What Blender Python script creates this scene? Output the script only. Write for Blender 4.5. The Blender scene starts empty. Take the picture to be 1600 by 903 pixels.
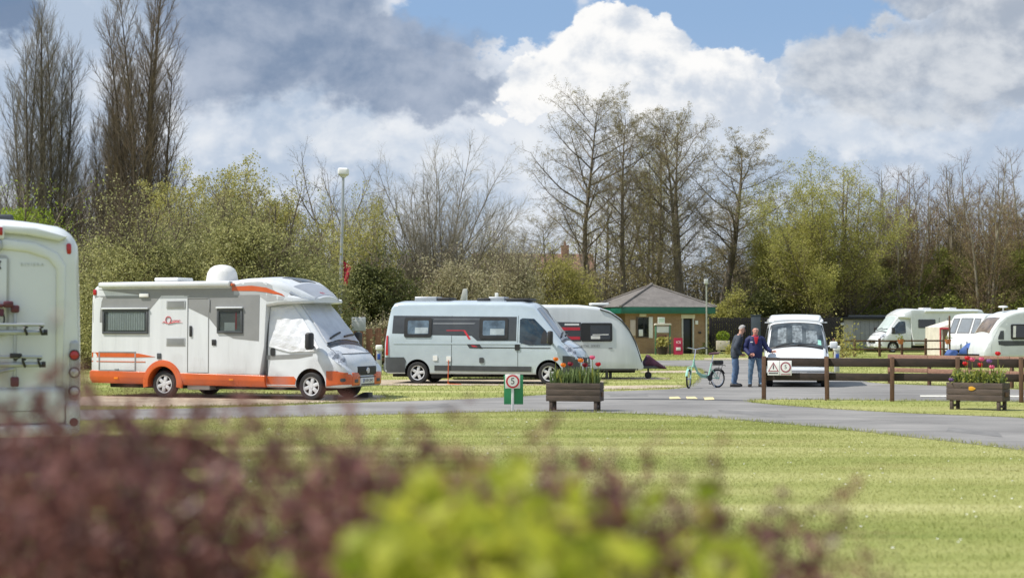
import bpy, bmesh, math, random
import numpy as np
from mathutils import Vector, Matrix

S = bpy.context.scene
COL = S.collection
R = math.radians
PI = math.pi

# ------------------------------------------------------------------ camera
FPX, CAMH, PITCH = 2600.0, 1.8, R(1.21)
cam_d = bpy.data.cameras.new("camera"); cam = bpy.data.objects.new("camera", cam_d); COL.objects.link(cam)
cam.location = (0, 0, CAMH); cam.rotation_euler = (R(90) + PITCH, 0, 0)
cam_d.sensor_width = 36; cam_d.lens = FPX / 1600 * 36
cam_d.clip_start = 0.05; cam_d.clip_end = 6000
cam_d.dof.use_dof = True; cam_d.dof.focus_distance = 46; cam_d.dof.aperture_fstop = 1.9; cam_d.dof.aperture_blades = 0
S.camera = cam

# ------------------------------------------------------------------ sun, exposure
SUN_EL, SUN_TOWARD = R(54), R(14)      # sun stands to the left and slightly on the camera's side
sun_d = bpy.data.lights.new("sun", 'SUN'); sun_d.energy = 4.4; sun_d.angle = R(0.5); sun_d.color = (1.0, 0.955, 0.885)
sun = bpy.data.objects.new("sun", sun_d); COL.objects.link(sun)
sdir = Vector((-math.cos(SUN_TOWARD) * math.cos(SUN_EL), -math.sin(SUN_TOWARD) * math.cos(SUN_EL), math.sin(SUN_EL)))
sun.rotation_euler = sdir.to_track_quat('Z', 'Y').to_euler(); sun.location = sdir * 60
S.view_settings.view_transform = 'Standard'; S.view_settings.look = 'None'
S.view_settings.exposure = 0.34; S.view_settings.gamma = 1.0; S.view_settings.use_curve_mapping = False
S.cycles.max_bounces = 6; S.cycles.transparent_max_bounces = 12
S.cycles.use_denoising = True

# ------------------------------------------------------------------ node helper
class NT:
    def __init__(s, nt): s.nt = nt
    def n(s, t, **kw):
        nd = s.nt.nodes.new(t)
        for k, v in kw.items(): setattr(nd, k, v)
        return nd
    def put(s, sock, v):
        if isinstance(v, bpy.types.NodeSocket): s.nt.links.new(v, sock)
        elif isinstance(v, (tuple, list)) and len(v) == 3 and sock.type == 'RGBA': sock.default_value = (*v, 1)
        else: sock.default_value = v
    def m(s, op, a, b=0.0, c=None, clamp=False):
        nd = s.n('ShaderNodeMath', operation=op); nd.use_clamp = clamp
        s.put(nd.inputs[0], a); s.put(nd.inputs[1], b)
        if c is not None: s.put(nd.inputs[2], c)
        return nd.outputs[0]
    def add(s, a, b): return s.m('ADD', a, b)
    def sub(s, a, b): return s.m('SUBTRACT', a, b)
    def mul(s, a, b): return s.m('MULTIPLY', a, b)
    def maxi(s, a, b): return s.m('MAXIMUM', a, b)
    def smooth(s, v, lo, hi, a=0.0, b=1.0):
        nd = s.n('ShaderNodeMapRange', interpolation_type='SMOOTHSTEP')
        s.put(nd.inputs['Value'], v); s.put(nd.inputs['From Min'], lo); s.put(nd.inputs['From Max'], hi)
        s.put(nd.inputs['To Min'], a); s.put(nd.inputs['To Max'], b)
        return nd.outputs['Result']
    def vec(s, x, y, z=0.0):
        nd = s.n('ShaderNodeCombineXYZ'); s.put(nd.inputs[0], x); s.put(nd.inputs[1], y); s.put(nd.inputs[2], z)
        return nd.outputs[0]
    def noise(s, v, scale, detail=6, rough=0.55, dist=0.0, col=False):
        nd = s.n('ShaderNodeTexNoise'); s.put(nd.inputs['Vector'], v)
        nd.inputs['Scale'].default_value = scale; nd.inputs['Detail'].default_value = detail
        nd.inputs['Roughness'].default_value = rough; nd.inputs['Distortion'].default_value = dist
        return nd.outputs['Color' if col else 'Fac']
    def mix(s, f, a, b):
        nd = s.n('ShaderNodeMix', data_type='RGBA'); s.put(nd.inputs[0], f); s.put(nd.inputs[6], a); s.put(nd.inputs[7], b)
        return nd.outputs[2]
    def ramp(s, f, stops):
        nd = s.n('ShaderNodeValToRGB'); s.put(nd.inputs[0], f); e = nd.color_ramp.elements
        while len(e) < len(stops): e.new(0.5)
        for i, (p, c) in enumerate(stops): e[i].position = p; e[i].color = (*c, 1)
        return nd.outputs[0]
    def mapv(s, v, scale):
        nd = s.n('ShaderNodeMapping'); s.put(nd.inputs['Vector'], v); nd.inputs['Scale'].default_value = scale
        return nd.outputs[0]

# ------------------------------------------------------------------ sky with spring cumulus (by direction)
def build_world():
    w = bpy.data.worlds.new("World"); S.world = w; w.use_nodes = True
    w.node_tree.nodes.clear(); t = NT(w.node_tree)
    sky = t.n('ShaderNodeTexSky', sky_type='NISHITA'); sky.sun_disc = False
    sky.sun_elevation = SUN_EL; sky.sun_rotation = R(270) - SUN_TOWARD
    sky.air_density = 1.0; sky.dust_density = 0.6; sky.ozone_density = 1.6
    tc = t.n('ShaderNodeTexCoord'); sp = t.n('ShaderNodeSeparateXYZ'); t.put(sp.inputs[0], tc.outputs['Generated'])
    U = t.mul(t.m('ARCTAN2', sp.outputs[0], sp.outputs[1]), 2.6)      # azimuth, 1.0 = 22 degrees
    V = t.mul(t.m('ARCSINE', sp.outputs[2]), 2.6)                     # elevation
    p = t.vec(U, t.mul(V, 1.25), 3.7)
    big = t.sub(t.noise(p, 2.6, 3, 0.5), 0.5)
    nA = t.sub(t.noise(p, 5.0, 9, 0.58, 0.15), 0.5)
    off = t.n('ShaderNodeVectorMath', operation='ADD'); t.put(off.inputs[0], p); off.inputs[1].default_value = (-0.016, 0.026, 0)
    nB = t.sub(t.noise(off.outputs[0], 5.0, 9, 0.58, 0.15), 0.5)
    emb = t.sub(nA, nB)                                                # sun-side relief of the billows
    fine = t.sub(t.noise(p, 17.0, 6, 0.6), 0.5)
    U2 = t.add(U, t.mul(nA, 0.22)); V2 = t.add(V, t.mul(t.add(big, fine), 0.12))
    def blobs(lst):
        best = None
        for px, py, rx, ry in lst:
            a = t.m('DIVIDE', t.sub(U2, (px - 800) / 1000), rx / 1000); b = t.m('DIVIDE', t.sub(V2, (507 - py) / 1000), ry / 1000)
            d = t.sub(1.0, t.m('SQRT', t.add(t.mul(a, a), t.mul(b, b))))
            best = d if best is None else t.maxi(best, d)
        return best
    k = 8.4                                                           # Background strength is 0.1
    def C(r, g, b): return (r * k, g * k, b * k)
    blue = t.mix(t.smooth(V, 0.0, 0.5), C(0.54, 0.66, 0.82), C(0.27, 0.42, 0.66))
    blue = t.mix(0.85, sky.outputs[0], blue)
    # pale general cloud with blue holes
    holes = blobs([(770, 20, 150, 62), (1130, 25, 270, 70), (1310, 10, 130, 60), (1440, 190, 60, 32), (-40, 20, 80, 60), (1170, 95, 70, 40)])
    high = t.mul(t.smooth(V, 0.55, 1.2), t.add(t.mul(nA, 3.4), 0.15))
    hole = t.maxi(t.add(t.mul(holes, 1.6), t.mul(nA, 0.9)), high)
    m1 = t.smooth(hole, -0.06, 0.32, 1.0, 0.0)
    c1 = t.mix(t.smooth(t.add(t.mul(emb, 2.6), t.mul(big, 1.9)), -0.38, 0.34), C(0.45, 0.535, 0.66), C(0.74, 0.775, 0.83))
    c = t.mix(m1, blue, c1)
    # low bright banks above the tree line
    low = blobs([(560, 235, 250, 55), (1010, 245, 230, 90), (1330, 225, 210, 45), (300, 215, 80, 45), (1130, 240, 120, 60)])
    c = t.mix(t.mul(t.smooth(t.add(low, t.mul(nA, 0.8)), -0.05, 0.5), 0.7), c, t.mix(t.smooth(emb, -0.14, 0.14), C(0.60, 0.665, 0.76), C(0.83, 0.85, 0.87)))
    # grey bank on the right
    rt = blobs([(1400, 135, 190, 95), (1560, 90, 170, 120), (1500, 10, 150, 40)])
    cr = t.mix(t.smooth(t.add(t.mul(emb, 3.2), t.mul(V2, -0.9)), -0.72, 0.02), C(0.36, 0.41, 0.49), C(0.645, 0.675, 0.715))
    c = t.mix(t.mul(t.smooth(t.add(rt, t.mul(nA, 0.9)), 0.0, 0.4), 0.88), c, cr)
    # shaded slate cloud on the left
    dk = blobs([(430, 60, 230, 130), (600, 100, 190, 95), (705, 135, 90, 55), (330, 40, 140, 120), (10, 60, 50, 60)])
    cd = t.mix(t.smooth(t.add(t.mul(emb, 1.5), t.mul(big, 1.1)), -0.3, 0.38), C(0.165, 0.235, 0.36), C(0.40, 0.46, 0.57))
    c = t.mix(t.mul(t.smooth(t.add(dk, t.mul(nA, 0.7)), -0.02, 0.42), 0.93), c, cd)
    # the towering white cumulus
    cu = blobs([(950, 55, 85, 62), (905, 95, 78, 70), (1010, 70, 62, 58), (985, 125, 135, 75), (1110, 140, 95, 62), (1175, 165, 60, 45), (1060, 180, 170, 60), (840, 130, 70, 55)])
    cum = t.add(cu, t.add(t.mul(nA, 0.75), t.mul(fine, 0.28)))
    m4 = t.smooth(cum, 0.01, 0.14)
    lit = t.add(t.add(t.mul(emb, 3.8), t.mul(fine, 0.5)), t.add(t.mul(V2, 1.5), t.mul(U2, -0.55)))
    c4 = t.mix(t.smooth(lit, 0.02, 0.85), C(0.56, 0.62, 0.71), C(0.93, 0.925, 0.915))
    c = t.mix(t.mul(m4, t.smooth(V2, 0.22, 0.36)), c, c4)
    # thin haze by the horizon, plain ground tone below it
    c = t.mix(t.smooth(V, 0.0, 0.16, 0.45, 0.0), c, C(0.80, 0.84, 0.88))
    c = t.mix(t.smooth(V, -0.02, 0.0), C(0.22, 0.24, 0.16), c)
    bg = t.n('ShaderNodeBackground'); t.put(bg.inputs[0], c); bg.inputs[1].default_value = 0.1
    out = t.n('ShaderNodeOutputWorld'); t.put(out.inputs[0], bg.outputs[0])
build_world()

# ------------------------------------------------------------------ materials
MATS = {}
def mat(name, col, rough=0.5, metal=0.0, var=0.10, scale=3.0, bump=0.0, coat=0.0, spec=0.5, detail=5, stretch=None):
    if name in MATS: return MATS[name]
    m = bpy.data.materials.new(name); m.use_nodes = True; t = NT(m.node_tree)
    b = m.node_tree.nodes['Principled BSDF']
    tc = t.n('ShaderNodeTexCoord'); v = tc.outputs['Object']
    if stretch: v = t.mapv(v, stretch)
    f = t.noise(v, scale, detail, 0.6)
    lo = tuple(max(0, x * (1 - var)) for x in col); hi = tuple(min(1, x * (1 + var)) for x in col)
    t.put(b.inputs['Base Color'], t.mix(t.smooth(f, 0.3, 0.7), lo, hi))
    t.put(b.inputs['Roughness'], t.smooth(f, 0.2, 0.8, max(0.02, rough * 0.85), min(1, rough * 1.15)))
    b.inputs['Metallic'].default_value = metal; b.inputs['Specular IOR Level'].default_value = spec
    if coat: b.inputs['Coat Weight'].default_value = coat; b.inputs['Coat Roughness'].default_value = 0.06
    if bump:
        bn = t.n('ShaderNodeBump'); bn.inputs['Strength'].default_value = bump; bn.inputs['Distance'].default_value = 0.02
        t.put(bn.inputs['Height'], t.noise(v, scale * 6, 5, 0.6)); t.put(b.inputs['Normal'], bn.outputs[0])
    MATS[name] = m
    return m
def leaf_mat(name, c1, c2, trans=0.35, rough=0.55, scale=0.6, spec=0.3):
    if name in MATS: return MATS[name]
    m = bpy.data.materials.new(name); m.use_nodes = True; t = NT(m.node_tree); m.node_tree.nodes.clear()
    g = t.n('ShaderNodeNewGeometry'); tc = t.n('ShaderNodeTexCoord')
    f = t.add(t.mul(g.outputs['Random Per Island'], 0.65), t.mul(t.noise(tc.outputs['Object'], scale, 3), 0.5))
    col = t.mix(t.smooth(f, 0.15, 0.95), c1, c2)
    b = t.n('ShaderNodeBsdfPrincipled'); t.put(b.inputs['Base Color'], col); b.inputs['Roughness'].default_value = rough
    b.inputs['Specular IOR Level'].default_value = spec
    tr = t.n('ShaderNodeBsdfTranslucent'); t.put(tr.inputs[0], col)
    mx = t.n('ShaderNodeMixShader'); mx.inputs[0].default_value = trans
    t.put(mx.inputs[1], b.outputs[0]); t.put(mx.inputs[2], tr.outputs[0])
    o = t.n('ShaderNodeOutputMaterial'); t.put(o.inputs[0], mx.outputs[0])
    MATS[name] = m
    return m
def glass_mat(name, tint, alpha):
    """Tinted vehicle glass: partly see-through, reflecting."""
    if name in MATS: return MATS[name]
    m = bpy.data.materials.new(name); m.use_nodes = True; t = NT(m.node_tree); m.node_tree.nodes.clear()
    d = t.n('ShaderNodeBsdfPrincipled'); d.inputs['Base Color'].default_value = (*tint, 1); d.inputs['Roughness'].default_value = 0.04
    d.inputs['Specular IOR Level'].default_value = 0.7
    tr = t.n('ShaderNodeBsdfTransparent'); tr.inputs[0].default_value = (0.8, 0.84, 0.84, 1)
    mx = t.n('ShaderNodeMixShader'); mx.inputs[0].default_value = alpha
    t.put(mx.inputs[1], d.outputs[0]); t.put(mx.inputs[2], tr.outputs[0])
    o = t.n('ShaderNodeOutputMaterial'); t.put(o.inputs[0], mx.outputs[0])
    MATS[name] = m
    return m

# ------------------------------------------------------------------ mesh building
class MB:
    def __init__(s): s.v = []; s.f = []; s.mi = []; s.sm = []
    def add(s, vs, fs, mi=0, smooth=False):
        o = len(s.v); s.v += [tuple(v) for v in vs]
        for f in fs: s.f.append(tuple(i + o for i in f)); s.mi.append(mi); s.sm.append(smooth)
        return s
    def addbm(s, bm, mi=0, smooth=False, M=None):
        bm.verts.index_update()
        vs = [(M @ v.co if M else v.co.copy()) for v in bm.verts]
        s.add(vs, [[v.index for v in f.verts] for f in bm.faces], mi, smooth); bm.free(); return s
    def box(s, x0, x1, y0, y1, z0, z1, mi=0, bev=0.0, M=None, seg=2):
        bm = bmesh.new(); bmesh.ops.create_cube(bm, size=1)
        for v in bm.verts: v.co = Vector(((x0 + x1) / 2 + v.co.x * (x1 - x0), (y0 + y1) / 2 + v.co.y * (y1 - y0), (z0 + z1) / 2 + v.co.z * (z1 - z0)))
        if bev: bmesh.ops.bevel(bm, geom=bm.edges[:], offset=min(bev, 0.45 * min(abs(x1 - x0), abs(y1 - y0), abs(z1 - z0))), segments=seg, affect='EDGES', profile=0.5)
        return s.addbm(bm, mi, bool(bev), M)
    def tube(s, path, r, n=8, mi=0, cap=True, smooth=True):
        path = [Vector(p) for p in path]; rs = r if isinstance(r, (list, tuple)) else [r] * len(path)
        vs = []; fs = []; prev = None
        for i, p in enumerate(path):
            d = (path[min(i + 1, len(path) - 1)] - path[max(i - 1, 0)]).normalized()
            if prev is None:
                a = d.cross(Vector((0, 0, 1)))
                if a.length < 1e-3: a = d.cross(Vector((1, 0, 0)))
                a.normalize()
            else:
                a = (prev - d * prev.dot(d)); a.normalize()
            b = d.cross(a); prev = a
            for k in range(n):
                t = 2 * PI * k / n; vs.append(p + (a * math.cos(t) + b * math.sin(t)) * rs[i])
        for i in range(len(path) - 1):
            for k in range(n): fs.append((i * n + k, i * n + (k + 1) % n, (i + 1) * n + (k + 1) % n, (i + 1) * n + k))
        if cap: fs.append(tuple(range(n - 1, -1, -1))); fs.append(tuple(range((len(path) - 1) * n, len(path) * n)))
        return s.add(vs, fs, mi, smooth)
    def lathe(s, prof, n=24, mi=0, c=(0, 0, 0), axis='Z', smooth=True, cap=True):
        """prof: list of (radius, height along axis)"""
        vs = []; fs = []
        for r, h in prof:
            for k in range(n):
                t = 2 * PI * k / n; a, b = r * math.cos(t), r * math.sin(t)
                q = {'Z': (a, b, h), 'Y': (a, h, b), 'X': (h, a, b)}[axis]
                vs.append((q[0] + c[0], q[1] + c[1], q[2] + c[2]))
        for i in range(len(prof) - 1):
            for k in range(n): fs.append((i * n + k, i * n + (k + 1) % n, (i + 1) * n + (k + 1) % n, (i + 1) * n + k))
        for i in (0, len(prof) - 1):
            if cap and prof[i][0] > 1e-4: fs.append(tuple(range(i * n, i * n + n)))
        return s.add(vs, fs, mi, smooth)
    def prism(s, poly, t0, t1, plane='XZ', mi=0, bev=0.0, M=None, seg=2):
        """extrude a 2D outline from t0 to t1 across the plane"""
        def q(a, b, t): return {'XZ': (a, t, b), 'XY': (a, b, t), 'YZ': (t, a, b)}[plane]
        bm = bmesh.new(); n = len(poly)
        A = [bm.verts.new(q(a, b, t0)) for a, b in poly]; B = [bm.verts.new(q(a, b, t1)) for a, b in poly]
        bm.faces.new(A); bm.faces.new(B[::-1])
        for i in range(n): bm.faces.new((A[i], B[i], B[(i + 1) % n], A[(i + 1) % n]))
        bmesh.ops.recalc_face_normals(bm, faces=bm.faces[:])
        if bev:
            ed = [e for e in bm.edges if (e.verts[0] in A) == (e.verts[1] in A)]
            bmesh.ops.bevel(bm, geom=ed, offset=bev, segments=seg, affect='EDGES', profile=0.5, clamp_overlap=True)
        return s.addbm(bm, mi, bool(bev), M)
    def ball(s, c, r, n=14, mi=0):
        r = (r, r, r) if not isinstance(r, (tuple, list)) else r
        bm = bmesh.new(); bmesh.ops.create_uvsphere(bm, u_segments=n, v_segments=max(6, n // 2 + 1), radius=1)
        for v in bm.verts: v.co = Vector((c[0] + v.co.x * r[0], c[1] + v.co.y * r[1], c[2] + v.co.z * r[2]))
        return s.addbm(bm, mi, True)
    def text(s, body, size, M, mi=0, ext=0.003, shear=0.0, space=1.0):
        cu = bpy.data.curves.new("t", 'FONT'); cu.body = body; cu.size = size; cu.extrude = ext; cu.shear = shear
        cu.align_x = 'CENTER'; cu.align_y = 'CENTER'; cu.resolution_u = 3; cu.space_character = space
        o = bpy.data.objects.new("t", cu); COL.objects.link(o)
        dg = bpy.context.evaluated_depsgraph_get(); dg.update()
        me = bpy.data.meshes.new_from_object(o.evaluated_get(dg))
        s.add([M @ v.co for v in me.vertices], [tuple(p.vertices) for p in me.polygons], mi)
        bpy.data.objects.remove(o); bpy.data.curves.remove(cu); bpy.data.meshes.remove(me)
        return s
    def build(s, name, mats, parent=None, loc=None, rot=None, sharp=35):
        me = bpy.data.meshes.new(name); me.from_pydata(s.v, [], s.f)
        if not isinstance(mats, (list, tuple)): mats = [mats]
        for m in mats: me.materials.append(m)
        me.polygons.foreach_set('material_index', s.mi); me.polygons.foreach_set('use_smooth', s.sm)
        bm = bmesh.new(); bm.from_mesh(me); bmesh.ops.recalc_face_normals(bm, faces=bm.faces[:]); bm.to_mesh(me); bm.free()
        if sharp: me.set_sharp_from_angle(angle=R(sharp))
        me.update()
        o = bpy.data.objects.new(name, me); COL.objects.link(o)
        if parent: o.parent = parent
        if loc is not None: o.location = loc
        if rot is not None: o.rotation_euler = rot
        return o
def rawmesh(name, V, F, mats, mi=None, parent=None, smooth=False):
    """numpy mesh: V (n,3), F (m,k)"""
    me = bpy.data.meshes.new(name); V = np.asarray(V, np.float32); n = len(V)
    Fs = F if isinstance(F, list) else [F]
    tot = sum(len(f) for f in Fs); loops = np.concatenate([np.asarray(f).ravel() for f in Fs]).astype(np.int32)
    sizes = np.concatenate([np.full(len(f), np.asarray(f).shape[1]) for f in Fs]).astype(np.int32)
    starts = np.concatenate([[0], np.cumsum(sizes)[:-1]]).astype(np.int32)
    me.vertices.add(n); me.vertices.foreach_set('co', V.ravel())
    me.loops.add(len(loops)); me.loops.foreach_set('vertex_index', loops)
    me.polygons.add(tot); me.polygons.foreach_set('loop_start', starts); me.polygons.foreach_set('loop_total', sizes)
    for m in (mats if isinstance(mats, (list, tuple)) else [mats]): me.materials.append(m)
    if mi is not None: me.polygons.foreach_set('material_index', np.asarray(mi, np.int32))
    me.polygons.foreach_set('use_smooth', np.full(tot, smooth)); me.update(calc_edges=True); me.validate()
    o = bpy.data.objects.new(name, me); COL.objects.link(o)
    if parent: o.parent = parent
    return o
def tag(o, label=None, cat=None, group=None, kind=None):
    if label: o['label'] = label
    if cat: o['category'] = cat
    if group: o['group'] = group
    if kind: o['kind'] = kind
    return o
def thing(name, label, cat, loc=(0, 0, 0), rz=0.0, group=None):
    o = bpy.data.objects.new(name, None); COL.objects.link(o); o.empty_display_size = 0.3
    o.location = loc; o.rotation_euler = (0, 0, rz)
    return tag(o, label, cat, group)
def dup(root, loc, rz=0.0, sc=1.0, label=None, group=None):
    r = root.copy(); COL.objects.link(r); r.location = loc; r.rotation_euler = (0, 0, rz); r.scale = (sc,) * 3 if not isinstance(sc, tuple) else sc
    if label: r['label'] = label
    if group: r['group'] = group
    for ch in [c for c in bpy.data.objects if c.parent == root]:
        c = ch.copy(); COL.objects.link(c); c.parent = r
        for g in [d for d in bpy.data.objects if d.parent == ch]:
            d = g.copy(); COL.objects.link(d); d.parent = c
    return r
def ray(px, py):
    x = (px - 800) / FPX; z = (451.5 - py) / FPX; c, s_ = math.cos(PITCH), math.sin(PITCH)
    return Vector((x, c - z * s_, s_ + z * c))
def G(px, py):
    """ground point seen at that place of the photograph"""
    r = ray(px, py); t = -CAMH / r.z
    return (r.x * t, r.y * t)
def at(px, d, z=0.0): return ((px - 800) / FPX * d, d, z)
def rrect(a0, a1, b0, b1, r, n=4):
    pts = []
    for cx, cy, t0 in ((a1 - r, b1 - r, 0), (a0 + r, b1 - r, 90), (a0 + r, b0 + r, 180), (a1 - r, b0 + r, 270)):
        for k in range(n + 1):
            t = R(t0 + 90 * k / n); pts.append((cx + r * math.cos(t), cy + r * math.sin(t)))
    return pts

# shared materials
M_WHITE = mat('white_paint', (0.655, 0.68, 0.70), 0.28, coat=0.4, var=0.05, scale=1.2)
M_BLACK = mat('black_plastic', (0.018, 0.018, 0.02), 0.55, var=0.2)
M_DGREY = mat('dark_grey_plastic', (0.06, 0.065, 0.07), 0.5, var=0.15)
M_UNDER = mat('underbody_black', (0.012, 0.012, 0.012), 0.9)
M_TYRE = mat('tyre_rubber', (0.02, 0.02, 0.021), 0.8, bump=0.2)
M_ALLOY = mat('alloy_silver', (0.60, 0.61, 0.62), 0.32, 0.1, var=0.05)
M_CHROME = mat('polished_metal', (0.7, 0.7, 0.72), 0.15, 1.0, var=0.03)
M_RED = mat('red_lens', (0.42, 0.008, 0.012), 0.12, spec=0.7)
M_AMBER = mat('amber_lens', (0.75, 0.22, 0.01), 0.15)
M_CLEAR = mat('clear_lens', (0.55, 0.57, 0.6), 0.06, 0.3, spec=0.9, var=0.25, scale=14)
M_GLASS = mat('dark_glass', (0.014, 0.017, 0.02), 0.035, spec=0.8, var=0.1)
M_SIGNW = mat('sign_white', (0.78, 0.78, 0.76), 0.45, var=0.05)
M_SIGNR = mat('sign_red', (0.55, 0.03, 0.05), 0.45, var=0.08)
M_INK = mat('sign_black', (0.02, 0.02, 0.022), 0.5)
M_GALV = mat('galvanised_steel', (0.42, 0.44, 0.46), 0.42, 0.5, var=0.1)
M_WOODD = mat('dark_stained_wood', (0.040, 0.026, 0.020), 0.75, var=0.35, scale=2.5, bump=0.4, stretch=(1, 8, 8))
M_WOODB = mat('brown_stained_wood', (0.115, 0.060, 0.034), 0.75, var=0.3, scale=3, bump=0.4, stretch=(8, 8, 1.5))
# ------------------------------------------------------------------ ground, lawn, roads
def grass_nodes(t, pos):
    patch = t.noise(pos, 0.16, 4, 0.55)
    streak = t.noise(t.mapv(pos, (0.10, 0.95, 1)), 1.0, 5, 0.6, 0.4)
    mow = t.noise(t.mapv(pos, (0.035, 0.30, 1)), 1.3, 2, 0.5)
    fine = t.noise(pos, 9.0, 6, 0.7)
    sp = t.n('ShaderNodeSeparateXYZ'); t.put(sp.inputs[0], pos)
    a = t.add(t.mul(streak, 0.62), t.add(t.mul(mow, 0.85), t.add(t.mul(patch, 0.38), t.mul(fine, 0.22))))
    c = t.ramp(t.smooth(a, 0.58, 1.46), [(0.0, (0.140, 0.185, 0.045)), (0.35, (0.248, 0.278, 0.078)), (0.62, (0.352, 0.360, 0.130)), (1.0, (0.51, 0.485, 0.235))])
    dry = t.smooth(t.noise(t.mapv(pos, (0.35, 1, 1)), 0.55, 5, 0.65), 0.52, 0.70)
    return t.mix(t.mul(dry, 0.45), c, (0.27, 0.225, 0.095))
def make_ground_mats():
    m = bpy.data.materials.new('lawn'); m.use_nodes = True; t = NT(m.node_tree); b = m.node_tree.nodes['Principled BSDF']
    tc = t.n('ShaderNodeTexCoord'); pos = tc.outputs['Object']
    t.put(b.inputs['Base Color'], grass_nodes(t, pos)); b.inputs['Roughness'].default_value = 0.9; b.inputs['Specular IOR Level'].default_value = 0.1
    bn = t.n('ShaderNodeBump'); bn.inputs['Strength'].default_value = 0.7; bn.inputs['Distance'].default_value = 0.05
    t.put(bn.inputs['Height'], t.noise(t.mapv(pos, (1, 1, 1)), 22, 4, 0.7)); t.put(b.inputs['Normal'], bn.outputs[0]); MATS['lawn'] = m
    m = bpy.data.materials.new('grass_blade'); m.use_nodes = True; t = NT(m.node_tree); m.node_tree.nodes.clear()
    tc = t.n('ShaderNodeTexCoord'); g = t.n('ShaderNodeNewGeometry'); col = grass_nodes(t, tc.outputs['Object'])
    col = t.mix(t.smooth(g.outputs['Random Per Island'], 0.5, 1.0, 0, 0.28), col, (0.58, 0.57, 0.28))
    d = t.n('ShaderNodeBsdfDiffuse'); t.put(d.inputs[0], col); tr = t.n('ShaderNodeBsdfTranslucent'); t.put(tr.inputs[0], col)
    mx = t.n('ShaderNodeMixShader'); mx.inputs[0].default_value = 0.4; t.put(mx.inputs[1], d.outputs[0]); t.put(mx.inputs[2], tr.outputs[0])
    o = t.n('ShaderNodeOutputMaterial'); t.put(o.inputs[0], mx.outputs[0]); MATS['blade'] = m
    m = bpy.data.materials.new('asphalt'); m.use_nodes = True; t = NT(m.node_tree); b = m.node_tree.nodes['Principled BSDF']
    tc = t.n('ShaderNodeTexCoord'); pos = tc.outputs['Object']
    f = t.add(t.mul(t.noise(pos, 0.35, 5, 0.6), 0.6), t.mul(t.noise(t.mapv(pos, (0.15, 1.1, 1)), 1.0, 5, 0.6), 0.4))
    c = t.ramp(t.smooth(f, 0.34, 0.66), [(0, (0.155, 0.148, 0.140)), (0.5, (0.208, 0.200, 0.189)), (1, (0.275, 0.262, 0.245))])
    grit = t.noise(pos, 45, 3, 0.7); c = t.mix(t.smooth(grit, 0.55, 0.75, 0, 0.4), c, (0.31, 0.30, 0.285)); c = t.mix(t.smooth(grit, 0.42, 0.3, 0, 0.35), c, (0.09, 0.09, 0.09))
    t.put(b.inputs['Base Color'], c); b.inputs['Roughness'].default_value = 0.88
    bn = t.n('ShaderNodeBump'); bn.inputs['Strength'].default_value = 0.4; bn.inputs['Distance'].default_value = 0.01
    t.put(bn.inputs['Height'], t.noise(pos, 60, 3, 0.6)); t.put(b.inputs['Normal'], bn.outputs[0]); MATS['asphalt'] = m
    m = bpy.data.materials.new('gravel'); m.use_nodes = True; t = NT(m.node_tree); b = m.node_tree.nodes['Principled BSDF']
    tc = t.n('ShaderNodeTexCoord'); pos = tc.outputs['Object']
    f = t.add(t.mul(t.noise(pos, 0.9, 5, 0.65), 0.5), t.mul(t.noise(pos, 24, 4, 0.7), 0.5))
    t.put(b.inputs['Base Color'], t.ramp(t.smooth(f, 0.33, 0.68), [(0, (0.26, 0.20, 0.14)), (0.5, (0.45, 0.37, 0.27)), (1, (0.60, 0.52, 0.41))])); b.inputs['Roughness'].default_value = 0.95
    bn = t.n('ShaderNodeBump'); bn.inputs['Strength'].default_value = 0.7; bn.inputs['Distance'].default_value = 0.02
    t.put(bn.inputs['Height'], t.noise(pos, 35, 3, 0.6)); t.put(b.inputs['Normal'], bn.outputs[0]); MATS['gravel'] = m
make_ground_mats()

def smooth_poly(pts, it=2):
    for _ in range(it):
        q = []
        for i in range(len(pts)):
            a, b = pts[i], pts[(i + 1) % len(pts)]
            q += [(a[0] * .75 + b[0] * .25, a[1] * .75 + b[1] * .25), (a[0] * .25 + b[0] * .75, a[1] * .25 + b[1] * .75)]
        pts = q
    return pts
def wobble(pts, amp, seed):
    rnd = random.Random(seed); out = []
    for i in range(len(pts)):
        a, b = pts[i], pts[(i + 1) % len(pts)]
        n = max(1, int(math.dist(a, b) / 0.6)); n = min(n, 60)
        for k in range(n):
            u = k / n; out.append((a[0] + (b[0] - a[0]) * u + rnd.uniform(-amp, amp), a[1] + (b[1] - a[1]) * u + rnd.uniform(-amp, amp)))
    return out
def sheet(name, pts, z, m, kind='structure'):
    from mathutils.geometry import delaunay_2d_cdt
    n = len(pts); vo, _, fo, *_r = delaunay_2d_cdt([Vector(p) for p in pts], [(i, (i + 1) % n) for i in range(n)], [list(range(n))], 1, 1e-5)
    me = bpy.data.meshes.new(name); P = [(v.x, v.y, z) for v in vo]; F = []
    for f in fo:
        ar = sum(P[f[i]][0] * P[f[(i + 1) % len(f)]][1] - P[f[(i + 1) % len(f)]][0] * P[f[i]][1] for i in range(len(f)))
        F.append(tuple(f) if ar > 0 else tuple(f[::-1]))
    me.from_pydata(P, [], F); me.materials.append(m); me.update()
    o = bpy.data.objects.new(name, me); COL.objects.link(o); o['kind'] = kind
    return o
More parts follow.
